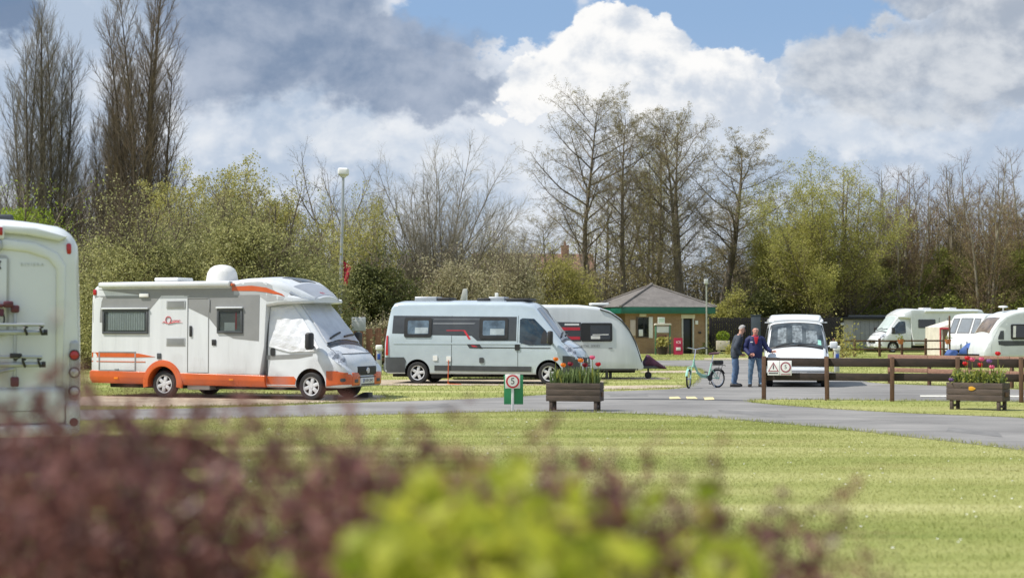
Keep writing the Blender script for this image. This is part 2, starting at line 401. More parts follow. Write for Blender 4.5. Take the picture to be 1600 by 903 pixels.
# one great sheet to the horizon, gently uneven near the camera it would hide nothing
gx = np.concatenate([[-3000, -800, -300], np.linspace(-120, 120, 25), [300, 800, 3000]])
gy = np.concatenate([[-3000, -800, -200], np.linspace(-20, 200, 23), [400, 900, 3000]])
VX, VY = np.meshgrid(gx, gy); gv = np.stack([VX.ravel(), VY.ravel(), np.zeros(VX.size)], 1); nx = len(gx)
gf = [(j * nx + i, j * nx + i + 1, (j + 1) * nx + i + 1, (j + 1) * nx + i) for j in range(len(gy) - 1) for i in range(nx - 1)]
ground = rawmesh('ground', gv, np.array(gf), MATS['lawn']); ground['kind'] = 'structure'

def PX(l): return [G(x, y) for x, y in l]
road_pts = wobble(PX([(-300, 666), (130, 657), (300, 654.5), (400, 652.5), (500, 650.5), (600, 648), (680, 646), (760, 644), (830, 643.2), (900, 643.4), (1000, 646.5), (1100, 652), (1200, 660), (1300, 669), (1400, 680), (1500, 691.5), (1600, 704), (1800, 731),
    (1800, 619), (1700, 614), (1600, 609), (1520, 605), (1450, 602), (1390, 600), (1358, 597.5), (1342, 592), (1330, 586), (1300, 581), (1250, 578), (1212, 576), (1205, 571), (1215, 567), (1330, 565), (1330, 561.5), (1200, 562), (1020, 563), (900, 565), (700, 567), (700, 570), (1000, 570.5), (1075, 573), (1093, 577), (1098, 582), (1094, 590), (1084, 599), (1072, 605.5), (1040, 608.5), (990, 610), (940, 611.8), (850, 617), (770, 621.5), (700, 624.8), (600, 627.8), (520, 630.5), (420, 634.8), (300, 638), (130, 640.5), (-300, 643)]), 0.035, 5)
sheet('road', road_pts, 0.006, MATS['asphalt'])
verge_pts = wobble(smooth_poly(PX([(1162, 627.5), (1200, 624.6), (1300, 624.6), (1400, 626), (1500, 627), (1600, 628), (1850, 632), (1850, 672), (1600, 652.5), (1500, 649), (1400, 645), (1300, 639), (1220, 633.2)]), 1), 0.03, 8)
sheet('grass_verge', verge_pts, 0.011, MATS['lawn'])
gravel_sets = [
    [(100, 622), (160, 618.5), (300, 616.5), (450, 616.5), (600, 617.5), (606, 621), (596, 626), (520, 628.4), (420, 632), (300, 635), (200, 636), (100, 634)],
    [(540, 594.5), (640, 593.6), (760, 593.4), (880, 594), (945, 595), (945, 600), (880, 602), (760, 602.5), (640, 602.5), (540, 602)],
    [(880, 590), (1000, 589.5), (1045, 590), (1046, 593), (1000, 593.5), (880, 594)],
    [(935, 603.5), (1000, 602.2), (1070, 602), (1072, 605), (1000, 607.5), (935, 609)],
    [(1000, 580), (1094, 579), (1094, 582.5), (1000, 583)],
    [(1100, 559.8), (1330, 559), (1330, 561), (1100, 562)],
]
GRAVEL = [wobble(PX(g), 0.05, 20 + i) for i, g in enumerate(gravel_sets)]
for i, g in enumerate(GRAVEL): sheet('gravel_pitch', g, 0.010 if i != 5 else 0.009, MATS['gravel'])
# painted markings
M_PAINT = mat('road_paint', (0.62, 0.60, 0.52), 0.8, var=0.3, scale=9)
M_PAINTY = mat('road_paint_cream', (0.66, 0.56, 0.30), 0.8, var=0.3, scale=9)
def marking(name, pxs, m):
    return sheet(name, wobble(PX(pxs), 0.012, 3), 0.0155, m)
for q in ([(1046, 620.8), (1060, 620.2), (1064, 623.4), (1047, 624)], [(1072, 620.4), (1086, 620.3), (1090, 623.6), (1074, 623.8)], [(1099, 621.6), (1114, 621.2), (1117, 625), (1101, 625.4)]):
    marking('road_marking', q, M_PAINTY)
marking('road_marking', [(1438, 618.2), (1600, 618.6), (1600, 621), (1438, 620.6)], M_PAINT)
# low asphalt hump that carries the cream marks
sheet('road_patch', wobble(smooth_poly(PX([(940, 623), (1040, 622.6), (1170, 625.4), (1165, 626.6), (1040, 624.6), (940, 624)]), 1), 0.03, 2), 0.0105, mat('tar_repair', (0.07, 0.07, 0.072), 0.85, var=0.3, scale=5))

# short mown blades: nobody could count them
def inside(poly, X, Y):
    P = np.array(poly); c = np.zeros(len(X), bool); j = len(P) - 1
    for i in range(len(P)):
        xi, yi, xj, yj = P[i, 0], P[i, 1], P[j, 0], P[j, 1]
        if yi != yj:
            c ^= ((yi > Y) != (yj > Y)) & (X < (xj - xi) * (Y - yi) / (yj - yi) + xi)
        j = i
    return c
def blades(name, n, d0, d1, side, h, wd, seed, verge_only=False):
    r = np.random.default_rng(seed)
    D = np.sqrt(r.uniform(d0 ** 2, d1 ** 2, n)); X = r.uniform(-0.40, 0.40, n) * D + r.uniform(-side, side, n); Y = D
    onroad = inside(road_pts, X, Y) & ~inside(verge_pts, X, Y)
    for g in GRAVEL: onroad |= inside(g, X, Y)
    k = ~onroad; X, Y = X[k], Y[k]; n = len(X)
    a = r.uniform(0, 2 * PI, n); hh = h * r.uniform(0.55, 1.25, n); lean = r.normal(0, 0.55, (n, 2)) * hh[:, None]
    B = np.stack([X, Y, np.full(n, 0.004)], 1); w = wd * r.uniform(0.7, 1.3, n)
    s_ = np.stack([np.cos(a) * w, np.sin(a) * w, np.zeros(n)], 1)
    T = B + np.concatenate([lean, hh[:, None]], 1)
    V = np.stack([B - s_, B + s_, T], 1).reshape(-1, 3)
    o = rawmesh(name, V, np.arange(3 * n).reshape(-1, 3), MATS['blade']); return tag(o, kind='stuff')
o = blades('lawn_grass', 460000, 11.0, 37, 1.5, 0.021, 0.0036, 1); tag(o, 'short mown grass of the wide front lawn', 'grass')
o = blades('far_grass', 130000, 36.0, 100, 3, 0.06, 0.010, 2); tag(o, 'mown grass between the pitches and roads', 'grass')
# longer ragged tufts along the edges of the asphalt and gravel
def edge_tufts():
    r = np.random.default_rng(31); B = []
    for poly, w in [(road_pts, 0.09), (verge_pts, 0.07)] + [(g, 0.10) for g in GRAVEL]:
        for a, b in zip(poly, poly[1:] + poly[:1]):
            L = math.dist(a, b); d = math.hypot((a[0] + b[0]) / 2, (a[1] + b[1]) / 2)
            if d > 75 or abs(a[0]) > .45 * a[1] + 3: continue
            n = int(L * (90 if d < 45 else 45)); u = r.uniform(0, 1, n)[:, None]; nrm = np.array([-(b[1] - a[1]), b[0] - a[0]]) / max(L, 1e-6)
            B.append(np.array(a) * (1 - u) + np.array(b) * u + nrm * (np.abs(r.normal(0, w, n)) * r.choice([-1, .6, 1], n))[:, None])
    B = np.concatenate(B); n = len(B); a = r.uniform(0, 2 * PI, n); h = 0.055 * r.uniform(.4, 1.4, n); w = 0.006 * r.uniform(.7, 1.3, n); lean = r.normal(0, .5, (n, 2)) * h[:, None]
    P = np.concatenate([B, np.full((n, 1), .008)], 1); s_ = np.stack([np.cos(a) * w, np.sin(a) * w, np.zeros(n)], 1); T = P + np.concatenate([lean, h[:, None]], 1)
    return rawmesh('edge_grass', np.stack([P - s_, P + s_, T], 1).reshape(-1, 3), np.arange(3 * n).reshape(-1, 3), MATS['blade'])
tag(edge_tufts(), 'ragged longer grass along the edges of road and gravel', 'grass', kind='stuff')
# worn repairs and cracks in the asphalt
M_TAR = mat('tar_repair', (0.07, 0.07, 0.072), 0.85, var=0.3, scale=5); M_OLDT = mat('worn_asphalt_patch', (0.17, 0.165, 0.158), 0.9, var=0.25, scale=3)
def crack(pxs, w, seed):
    rnd = random.Random(seed); P = PX(pxs); out = []
    for a, b in zip(P[:-1], P[1:]):
        n = max(2, int(math.dist(a, b) / 0.25))
        for k in range(n): u = k / n; out.append((a[0] + (b[0] - a[0]) * u + rnd.gauss(0, .03), a[1] + (b[1] - a[1]) * u + rnd.gauss(0, .05)))
    up = [(x, y + w * rnd.uniform(.5, 1.2)) for x, y in out]; return out + up[::-1]
for i, c in enumerate(([(1010, 633), (1150, 639), (1290, 648), (1420, 660)], [(930, 637), (1000, 630), (1090, 629)], [(1300, 661), (1380, 657), (1500, 664)], [(520, 641), (640, 637), (740, 633)], [(1340, 612), (1400, 616), (1436, 622)])):
    sheet('road_crack', crack(c, .022, i), 0.0108, M_TAR)
for i, q in enumerate(([(1120, 640), (1210, 646), (1226, 653), (1130, 645)], [(640, 634), (700, 631), (708, 636), (650, 639)], [(1480, 668), (1560, 676), (1570, 684), (1480, 674)], [(950, 616), (1010, 615), (1015, 619), (955, 620)])):
    sheet('road_patch', wobble(PX(q), .03, 60 + i), 0.0082, M_OLDT)
# scattered daisies
def daisies():
    r = np.random.default_rng(9); mb = MB()
    for _ in range(260):
        d = r.uniform(13, 34); x = r.uniform(-0.32, 0.34) * d
        if inside(road_pts, np.array([x]), np.array([d]))[0]: continue
        s_ = r.uniform(0.010, 0.018); z = r.uniform(0.03, 0.05)
        mb.add([(x + s_ * math.cos(k * PI / 3), d + s_ * math.sin(k * PI / 3), z + 0.004 * (k % 2)) for k in range(6)], [tuple(range(6))])
    return mb.build('daisies', mat('daisy_white', (0.8, 0.8, 0.76), 0.7))
tag(daisies(), 'tiny white daisies dotted over the front lawn', 'daisies', kind='stuff')
# ------------------------------------------------------------------ trees and shrubs
def norm(a): return a / np.maximum(np.linalg.norm(a, axis=-1, keepdims=True), 1e-9)
class Wood:
    """collects branch segments per level; turns them into tapered tubes"""
    def __init__(s): s.seg = {}
    def add(s, lv, p0, p1, r0, r1): s.seg.setdefault(lv, []).append((*p0, *p1, r0, r1))
    def mesh(s, lvs, sides):
        Vs = []; Fs = []; o = 0
        for lv in lvs:
            if lv not in s.seg: continue
            A = np.array(s.seg[lv]); p0, p1, r0, r1 = A[:, 0:3], A[:, 3:6], A[:, 6], A[:, 7]; n = sides.get(lv, 3); m = len(A)
            d = norm(p1 - p0); up = np.where(np.abs(d[:, 2:3]) > 0.9, [[1., 0, 0]], [[0, 0, 1.]]); a = norm(np.cross(d, up)); b = np.cross(d, a)
            ang = np.arange(n) * 2 * PI / n; ring = np.cos(ang)[None, :, None] * a[:, None] + np.sin(ang)[None, :, None] * b[:, None]
            ext = d * (r1 * 0.5)[:, None]
            V = np.concatenate([p0[:, None] + ring * r0[:, None, None], (p1 + ext)[:, None] + ring * r1[:, None, None]], 1)
            base = o + np.arange(m)[:, None] * 2 * n; k = np.arange(n); k2 = (k + 1) % n
            F = np.stack([base + k, base + k2, base + n + k2, base + n + k], -1).reshape(-1, 4)
            Vs.append(V.reshape(-1, 3)); Fs.append(F); o += m * 2 * n
        return np.concatenate(Vs), np.concatenate(Fs)
def grow(W, rnd, p, d, L, r, lv, T, tips):
    """T: per-level settings; plain floats for speed"""
    t = T[lv]; ns = t['n']; step = L / ns; g = rnd.gauss; wob = t['wob']; up = t['up']; seg = W.seg.setdefault(lv, [])
    px, py, pz = p; dx, dy, dz = d; pts = [(px, py, pz)]; dirs = [(dx, dy, dz)]; e = 1 - t['end']
    for i in range(ns):
        dx += g(0, 1) * wob; dy += g(0, 1) * wob; dz += g(0, 1) * wob + up
        q = 1 / math.sqrt(dx * dx + dy * dy + dz * dz); dx *= q; dy *= q; dz *= q
        nx_, ny_, nz_ = px + dx * step, py + dy * step, pz + dz * step
        seg.append((px, py, pz, nx_, ny_, nz_, r * (1 - e * i / ns), r * (1 - e * (i + 1) / ns)))
        px, py, pz = nx_, ny_, nz_; pts.append((px, py, pz)); dirs.append((dx, dy, dz))
    if lv + 1 < len(T):
        c = T[lv + 1]; k = max(1, int(round(c['k'] * rnd.uniform(0.85, 1.15)))); ga = rnd.uniform(0, 6.28); f0 = c['from']; f1 = c.get('to', 1.0); sh = c.get('shape'); am = c.get('amin', 0.75)
        for j in range(k):
            u = f0 + (f1 - f0) * (j + rnd.random()) / k; i = min(ns - 1, int(u * ns)); fr = u * ns - i
            a_, b_ = pts[i], pts[i + 1]; q = (a_[0] + (b_[0] - a_[0]) * fr, a_[1] + (b_[1] - a_[1]) * fr, a_[2] + (b_[2] - a_[2]) * fr)
            ux, uy, uz = dirs[i + 1]; ga += 2.4 + rnd.uniform(-0.5, 0.5)
            ax, ay, az = uy * .8 - uz * .5, uz * .3 - ux * .8, ux * .5 - uy * .3; m = 1 / (math.sqrt(ax * ax + ay * ay + az * az) + 1e-9); ax *= m; ay *= m; az *= m
            bx, by, bz = uy * az - uz * ay, uz * ax - ux * az, ux * ay - uy * ax
            th = c['ang'] * rnd.uniform(am, 1.25); ct, st = math.cos(th), math.sin(th); cg, sg = math.cos(ga) * st, math.sin(ga) * st
            nd = (ux * ct + ax * cg + bx * sg, uy * ct + ay * cg + by * sg, uz * ct + az * cg + bz * sg)
            l2 = (c['len'] * (L if c.get('rel', True) else 1)) * (sh(u) if sh else 1 - 0.55 * u) * rnd.uniform(0.7, 1.25)
            r2 = min(r * (1 - e * u) * 0.75, max(c['rmin'], l2 * c['rk']))
            grow(W, rnd, q, nd, l2, r2, lv + 1, T, tips)
    else:
        tips.append((pts[-1], dirs[-1])); tips.append((pts[len(pts) // 2], dirs[-1]))
def leaf_quads(P, size, rng, per=1, spread=0.15, droop=0.0):
    P = np.repeat(np.asarray(P), per, 0); n = len(P); P = P + rng.normal(0, spread, (n, 3)); P[:, 2] -= np.abs(rng.normal(0, 1, n)) * droop
    a = norm(rng.normal(0, 1, (n, 3))); b = norm(np.cross(a, rng.normal(0, 1, (n, 3)))); s1 = size * rng.uniform(0.6, 1.4, (n, 1)); s2 = s1 * rng.uniform(0.45, 0.7, (n, 1))
    V = np.stack([P - a * s1, P + b * s2, P + a * s1, P - b * s2], 1).reshape(-1, 3)
    return V, np.arange(4 * n).reshape(-1, 4)
M_BARK = mat('bark_grey_brown', (0.150, 0.122, 0.088), 0.9, var=0.35, scale=4)
M_BARKD = mat('bark_dark', (0.085, 0.068, 0.052), 0.9, var=0.35, scale=4)
M_TWIG = mat('twig_brown', (0.165, 0.130, 0.095), 0.9, var=0.3, scale=1.5)
M_TWIGG = mat('twig_grey', (0.190, 0.165, 0.130), 0.9, var=0.3, scale=1.5)
M_TWIGP = mat('twig_poplar', (0.200, 0.150, 0.105), 0.9, var=0.3, scale=1.5)
M_TWIGL = mat('twig_pale', (0.250, 0.225, 0.170), 0.9, var=0.3, scale=1.5)
M_TWIGR = mat('twig_reddish', (0.180, 0.120, 0.086), 0.9, var=0.3, scale=1.5)
L_OLIVE = leaf_mat('leaf_olive', (0.205, 0.212, 0.078), (0.500, 0.480, 0.215), 0.5)
L_GREEN = leaf_mat('leaf_fresh_green', (0.165, 0.205, 0.040), (0.410, 0.430, 0.105), 0.5)
L_YELLOW = leaf_mat('leaf_yellow_green', (0.255, 0.250, 0.065), (0.560, 0.510, 0.165), 0.55)
L_BRIGHT = leaf_mat('leaf_bright_lime', (0.150, 0.220, 0.020), (0.380, 0.470, 0.060), 0.5)
L_FRESH = leaf_mat('leaf_spring_green', (0.250, 0.260, 0.062), (0.540, 0.510, 0.160), 0.55)
L_BUD = leaf_mat('leaf_olive_buds', (0.200, 0.160, 0.070), (0.420, 0.345, 0.150), 0.5)
L_DARK = leaf_mat('leaf_dark_green', (0.050, 0.065, 0.020), (0.180, 0.190, 0.058), 0.35)
L_PALE = leaf_mat('leaf_pale_blossom', (0.250, 0.230, 0.120), (0.580, 0.530, 0.340), 0.45)
L_BROWN = leaf_mat('leaf_bud_brown', (0.190, 0.165, 0.080), (0.410, 0.355, 0.180), 0.5)

def tree_obj(name, W, split, sides, mats, leaves=None, leafm=None, extra=None):
    """root Empty > trunk, crown (twigs) and foliage"""
    root = thing(name, None, 'tree')
    lv = sorted(W.seg); V, F = W.mesh([l for l in lv if l <= split], sides); rawmesh('trunk', V, F, mats[0], parent=root, smooth=True)
    hi = [l for l in lv if l > split]
    if hi:
        V, F = W.mesh(hi, sides); rawmesh('crown', V, F, mats[1], parent=root)
    if leaves is not None: rawmesh('foliage', leaves[0], leaves[1], leafm, parent=root)
    return root
def alder(seed, H=12.5, leaf=None, dens=1.0, spread=0.30, forks=1, twig=M_TWIG, lsize=0.03, lper=1):
    rnd = random.Random(seed); rng = np.random.default_rng(seed); W = Wood(); tips = []
    T = [dict(n=14, wob=0.022, up=0.02, end=0.08),
         dict(n=8, wob=0.085, up=0.022, end=0.2, k=int(38 / forks ** 0.5), ang=0.90, len=spread, rk=0.0125, rmin=0.02, **{'from': 0.30}, shape=lambda u: 0.35 + 0.85 * math.sin(PI * min(1, max(0, (u - 0.16) / 0.95)) ** 0.8)),
         dict(n=4, wob=0.13, up=0.025, end=0.3, k=13 * dens, ang=0.72, len=0.42, rk=0.009, rmin=0.012, **{'from': 0.14}),
         dict(n=3, wob=0.18, up=0.025, end=0.4, k=7 * dens, ang=0.75, len=0.48, rk=0.009, rmin=0.010, **{'from': 0.10}),
         dict(n=2, wob=0.2, up=0.02, end=0.5, k=4, ang=0.65, len=0.62, rk=0.009, rmin=0.0085, **{'from': 0.12})]
    H *= 0.90
    for k in range(forks):
        a = rnd.uniform(0, 6.28); tilt = 0.0 if forks == 1 else 0.14
        d = np.array([math.cos(a + k * PI) * tilt, math.sin(a + k * PI) * tilt * 0.4, 1.0]); d /= np.linalg.norm(d)
        grow(W, rnd, (0.15 * k, 0, 0), tuple(d), H * (1 - 0.05 * k), 0.20 * H / 12.5, 0, T, tips)
    lv = None
    if leaf:
        P = np.array([p for p, _ in tips]); lv = leaf_quads(P, lsize, rng, lper, 0.05)
    return tree_obj('alder_tree', W, 1, {0: 8, 1: 5, 2: 3}, (M_BARK, twig), lv, leaf)
def poplar(seed, H=24, stems=5, width=2.6, twig=M_TWIG):
    rnd = random.Random(seed); W = Wood(); tips = []
    T = [dict(n=14, wob=0.018, up=0.03, end=0.06),
         dict(n=8, wob=0.05, up=0.075, end=0.2, k=58, ang=0.50, len=0.235, rk=0.0085, rmin=0.015, **{'from': 0.05, 'to': 0.98}, shape=lambda u: 1.12 - 0.72 * u),
         dict(n=4, wob=0.08, up=0.06, end=0.3, k=16, ang=0.50, len=0.38, rk=0.007, rmin=0.011, **{'from': 0.08}),
         dict(n=2, wob=0.12, up=0.05, end=0.4, k=10, ang=0.5, len=0.50, rk=0.009, rmin=0.011, **{'from': 0.08})]
    for k in range(stems):
        a = k * 2.4 + rnd.uniform(-.3, .3); rr = width * 0.32 * (k > 0)
        d = np.array([math.cos(a) * 0.05 * (k > 0), math.sin(a) * 0.05 * (k > 0), 1.0]); d /= np.linalg.norm(d)
        grow(W, rnd, (math.cos(a) * rr * 0.6, math.sin(a) * rr * 0.6, 0), tuple(d), H * (1 if k == 0 else rnd.uniform(0.76, 0.97)), (0.34 if k == 0 else 0.19) * H / 24, 0, T, tips)
    return tree_obj('poplar_tree', W, 1, {0: 7, 1: 4, 2: 3}, (M_BARKD, twig))
def round_tree(seed, H=9.5, twig=M_TWIGG, leaf=None, lsize=0.05, lper=1, ang=0.62, dens=1.0, droop=0.0, limbs=26, name='bare_tree', bark=M_BARK, trunk=0.22, wob=0.06, amin=0.12, thick=1.0, spread=0.12):
    """short trunk breaking into many rising limbs: rounded crown"""
    rnd = random.Random(seed); rng = np.random.default_rng(seed); W = Wood(); tips = []
    T = [dict(n=3, wob=0.03, up=0.0, end=0.85),
         dict(n=8, wob=wob, up=0.022, end=0.18, k=limbs, ang=ang, amin=amin, len=0.60 * H, rel=False, rk=0.0068 * thick, rmin=0.03, **{'from': 0.45}, shape=lambda u: 1.0),
         dict(n=5, wob=0.12, up=0.03, end=0.3, k=15 * dens, ang=0.55, len=0.36, rk=0.009 * thick, rmin=0.013, **{'from': 0.16}),
         dict(n=3, wob=0.17, up=0.02 - droop, end=0.4, k=9 * dens, ang=0.62, len=0.48, rk=0.009, rmin=0.0105, **{'from': 0.10}),
         dict(n=2, wob=0.2, up=0.02 - droop * 2, end=0.5, k=4, ang=0.6, len=0.6, rk=0.009, rmin=0.008, **{'from': 0.15})]
    grow(W, rnd, (0, 0, 0), (0, 0, 1), H * trunk, 0.022 * H, 0, T, tips)
    lv = None
    if leaf:
        P = np.array([p for p, _ in tips]); lv = leaf_quads(P, lsize, rng, lper, spread, droop * 3)
    return tree_obj(name, W, 1, {0: 8, 1: 5, 2: 3}, (bark, twig), lv, leaf)
def upright_tree(seed, H=10, leaf=None, lsize=0.05, lper=1, stems=4, twig=M_TWIGR, dens=1.0, name='young_tree', bark=M_BARK, spread=0.10, low=0.12, side=0.24, ltop=9):
    """slim woodland tree: several straight stems with rising side shoots"""
    rnd = random.Random(seed); rng = np.random.default_rng(seed); W = Wood(); tips = []
    T = [dict(n=9, wob=0.03, up=0.03, end=0.08),
         dict(n=5, wob=0.08, up=0.075, end=0.25, k=28, ang=0.72, len=side, rk=0.010, rmin=0.013, **{'from': low, 'to': 0.98}, shape=lambda u: 1.2 - 0.85 * u),
         dict(n=3, wob=0.13, up=0.06, end=0.35, k=10 * dens, ang=0.6, len=0.42, rk=0.009, rmin=0.010, **{'from': 0.10}),
         dict(n=2, wob=0.16, up=0.04, end=0.45, k=7 * dens, ang=0.6, len=0.55, rk=0.009, rmin=0.0085, **{'from': 0.1})]
    for k in range(stems):
        a = k * 2.4; tl = 0.10 * (k > 0)
        d = np.array([math.cos(a) * tl, math.sin(a) * tl, 1.0]); d /= np.linalg.norm(d)
        grow(W, rnd, (math.cos(a) * 0.16 * (k > 0), math.sin(a) * 0.16 * (k > 0), 0), tuple(d), H * (1 if k == 0 else rnd.uniform(0.72, 0.96)), 0.010 * H, 0, T, tips)
    lv = None
    if leaf:
        P = np.array([p for p, _ in tips]); P = P[P[:, 2] < H * ltop * rng.uniform(.6, 1.1, len(P))]; lv = leaf_quads(P, lsize, rng, lper, spread)
    return tree_obj(name, W, 0, {0: 6, 1: 4, 2: 3}, (bark, twig), lv, leaf)
def shrub(seed, rx, ry, H, leaf, n=14000, lsize=0.08, lumps=26, base=0.25, twig=M_TWIG, name='shrub', twigs=1.0, gap=0.25):
    """leafy bush: stems inside, leaves through uneven clumps"""
    rnd = random.Random(seed); rng = np.random.default_rng(seed); W = Wood(); tips = []
    T = [dict(n=6, wob=0.10, up=0.03, end=0.25),
         dict(n=4, wob=0.16, up=0.05, end=0.3, k=11 * twigs, ang=0.65, len=0.42, rk=0.012, rmin=0.012, **{'from': 0.2}),
         dict(n=3, wob=0.2, up=0.05, end=0.4, k=7 * twigs, ang=0.7, len=0.45, rk=0.008, rmin=0.008, **{'from': 0.15})]
    for k in range(12):
        a = rnd.uniform(0, 6.28); u = rnd.uniform(0.1, 1.0); ex, ey = math.cos(a) * rx * u, math.sin(a) * ry * u
        tgt = np.array([ex * 0.8, ey * 0.8, H * (1.0 - 0.45 * u * u)]); st = np.array([ex * 0.25, ey * 0.25, 0.0]); d = tgt - st; L = np.linalg.norm(d)
        grow(W, rnd, tuple(st), tuple(d / L), L * rnd.uniform(0.92, 1.08), 0.012 * L + 0.02, 0, T, tips)
    # clumps sit on the crown's uneven surface
    cs = []
    for k in range(lumps):
        a = rnd.uniform(0, 6.28); e = math.asin(rnd.uniform(-0.25, 1.0)); q = rnd.uniform(0.62, 0.98)
        s_ = rnd.uniform(0.20, 0.40) * min(rx, H * 0.6)
        cs.append((math.cos(a) * math.cos(e) * (rx - s_ * 0.6) * q, math.sin(a) * math.cos(e) * (ry - s_ * 0.6) * q, H * base + (H * (1 - base) - s_ * 0.8) * (math.sin(e) * q), s_))
    Ps = []
    for cx, cy, cz, s_ in cs:
        m = int(n / lumps * (s_ / (0.3 * min(rx, H * 0.6))) ** 2); v = norm(rng.normal(0, 1, (m, 3))); rr = s_ * rng.uniform(0.35, 1.0, (m, 1)) ** 0.45 * (1 + 0.22 * np.sin(v[:, 0:1] * 7 + cx) * np.sin(v[:, 2:3] * 6 + cy))
        Ps.append(np.array([cx, cy, cz]) + v * rr * np.array([1, 1, 0.85]))
    m = int(n * 0.35); Ps.append(np.stack([rng.normal(0, 0.45, m) * rx, rng.normal(0, 0.45, m) * ry, rng.uniform(0.02, 0.75, m) * H], 1))
    P = np.concatenate(Ps)
    tp = np.array([p for p, _ in tips]); P = np.concatenate([P, tp + rng.normal(0, 0.1, tp.shape)])
    P = P[P[:, 2] > 0.05]
    lv = leaf_quads(P, lsize, rng, 1, 0.03)
    r = tree_obj(name, W, 0, {0: 5, 1: 3}, (M_BARK, twig), lv, leaf); r['category'] = 'shrub'
    return r
def put(o, px, d, sc=1.0, rz=0.0, label=None, group=None):
    o.location = at(px, d); o.scale = (sc,) * 3 if not isinstance(sc, tuple) else sc; o.rotation_euler[2] = rz
    if label: o['label'] = label
    if group: o['group'] = group
    return o
def hgt(py, d): return (507 - py) / FPX * d + CAMH

# --- tall bare poplars on the left
D = 105
a = poplar(3, hgt(-38, D), 8, 6.2, M_TWIGP); put(a, 226, D, (1, 1, 1), 0.4, 'tallest bare poplar, its top beyond the picture edge', 'bare poplars behind the campsite')
b = poplar(11, hgt(22, D), 8, 6.0, M_TWIGG); put(b, 66, D, (0.92, 0.92, 1), 1.2, 'greyer many-stemmed bare poplar at the far left', 'bare poplars behind the campsite')
dup(b, at(168, D + 5), 2.6, (0.62, 0.62, 0.82), 'thin bare poplar crowding the left side of the tallest poplar', 'bare poplars behind the campsite')
dup(a, at(124, D + 14), 4.0, (0.6, 0.6, 0.60), 'low bare poplar in the gap between the two tall poplars', 'bare poplars behind the campsite')
dup(b, at(-26, D + 8), 5.0, (0.7, 0.7, 0.72), 'bare poplar cut off by the left edge of the view', 'bare poplars behind the campsite')
# --- left shrub bank and leafing trees behind the orange motorhome
D = 66
s1 = shrub(21, 3.7, 3.0, hgt(296, D), L_OLIVE, 52000, 0.048, 40, twigs=1.6); put(s1, 392, D, 1, 0, 'broad olive willow bush behind the orange motorhome cab', 'olive bushes behind the orange motorhome')
s2 = shrub(22, 3.4, 2.8, hgt(318, D), L_OLIVE, 46000, 0.048, 36, twigs=1.6); put(s2, 232, D, 1, 0.8, 'olive willow bush below the tallest poplar', 'olive bushes behind the orange motorhome')
dup(s1, at(120, D + 2), 2.1, (0.85, 0.8, 0.74), 'low olive bush above the white motorhome roof corner', 'olive bushes behind the orange motorhome')
dup(s2, at(470, D + 3), 3.0, (0.66, 0.8, 0.86), 'olive bush next to the tall lamp post', 'olive bushes behind the orange motorhome')
dup(s1, at(310, D + 7), 4.0, (0.9, 0.8, 1.06), 'olive bush filling the gap behind the satellite dome', 'olive bushes behind the orange motorhome')
g1 = shrub(31, 3.2, 2.6, hgt(276, 82), L_BRIGHT, 24000, 0.06, 26, name='leafy_tree'); put(g1, 24, 82, (1, 1, .96), 0, 'bright lime green tree at the far left edge', 'leafing trees on the left')
D = 78
y1 = round_tree(41, hgt(222, D), M_TWIG, L_YELLOW, 0.046, 3, ang=0.52, dens=0.85, limbs=24, name='leafing_tree', trunk=0.2, spread=0.10); put(y1, 334, D, (1.05, 1.05, 1), 0, 'yellow green leafing tree rising highest behind the olive bushes', 'leafing trees on the left')
dup(y1, at(432, D + 2), 2.0, (1.0, 1.0, 0.86), 'yellow green leafing tree left of the bare spreading tree', 'leafing trees on the left')
dup(y1, at(272, D + 4), 4.0, (0.8, 0.8, 0.76), 'thin leafing tree half hidden by the tallest poplar', 'leafing trees on the left')
# --- bare spreading trees behind the lamp and the van
r1 = round_tree(51, hgt(200, 112), M_TWIGG, None, ang=0.80, dens=0.8, limbs=12, trunk=0.32, wob=0.13, thick=1.25); put(r1, 520, 112, (1, 1, 1), 0.3, 'sparse dead looking bare tree behind the tall lamp', 'bare trees behind the van')
r2 = round_tree(52, hgt(232, 100), M_TWIGL, None, ang=0.66, dens=1.15, trunk=0.16, limbs=44); put(r2, 682, 100, (1.15, 1.15, 1.2), 1.0, 'rounded bare tree with many rising limbs behind the van', 'bare trees behind the van')
dup(r2, at(788, 112), 2.4, (0.85, 0.85, 0.9), 'smaller rounded bare tree left of the tall alder', 'bare trees behind the van')
w1 = round_tree(53, hgt(256, 92), M_TWIG, L_YELLOW, 0.046, 2, ang=0.55, dens=0.8, droop=0.09, limbs=20, name='leafing_tree'); put(w1, 572, 92, (0.74, 0.74, 1), 0, 'golden drooping tree right of the lamp pole', 'leafing trees on the left')
dup(w1, at(500, 98), 2.0, (0.62, 0.62, 0.66), 'low golden tree left of the lamp pole', 'leafing trees on the left')
k1 = shrub(61, 2.3, 2.0, hgt(392, 78), L_DARK, 20000, 0.06, 22); put(k1, 588, 78, 1, 0, 'dark green bush between the orange motorhome and the van', 'bushes behind the van')
g2 = shrub(62, 2.2, 2.0, hgt(388, 96), L_GREEN, 14000, 0.06, 20); put(g2, 505, 96, 1, 0, 'green bush left of the lamp pole', 'bushes behind the van')
b3 = shrub(67, 2.0, 1.2, hgt(489, 73), L_PALE, 7000, 0.05, 20); put(b3, 590, 74, 1, 0, 'straw coloured low bush behind the brown picket fence', 'bushes behind the van')
p1 = shrub(63, 3.0, 2.2, hgt(398, 92), L_PALE, 24000, 0.052, 28, twigs=1.5); put(p1, 712, 92, 1, 0, 'pale blossoming bush above the van roof', 'bushes behind the van')
dup(p1, at(800, 96), 1.9, (0.95, 0.9, 1.12), 'taller pale bush between the van and the tall alder', 'bushes behind the van')
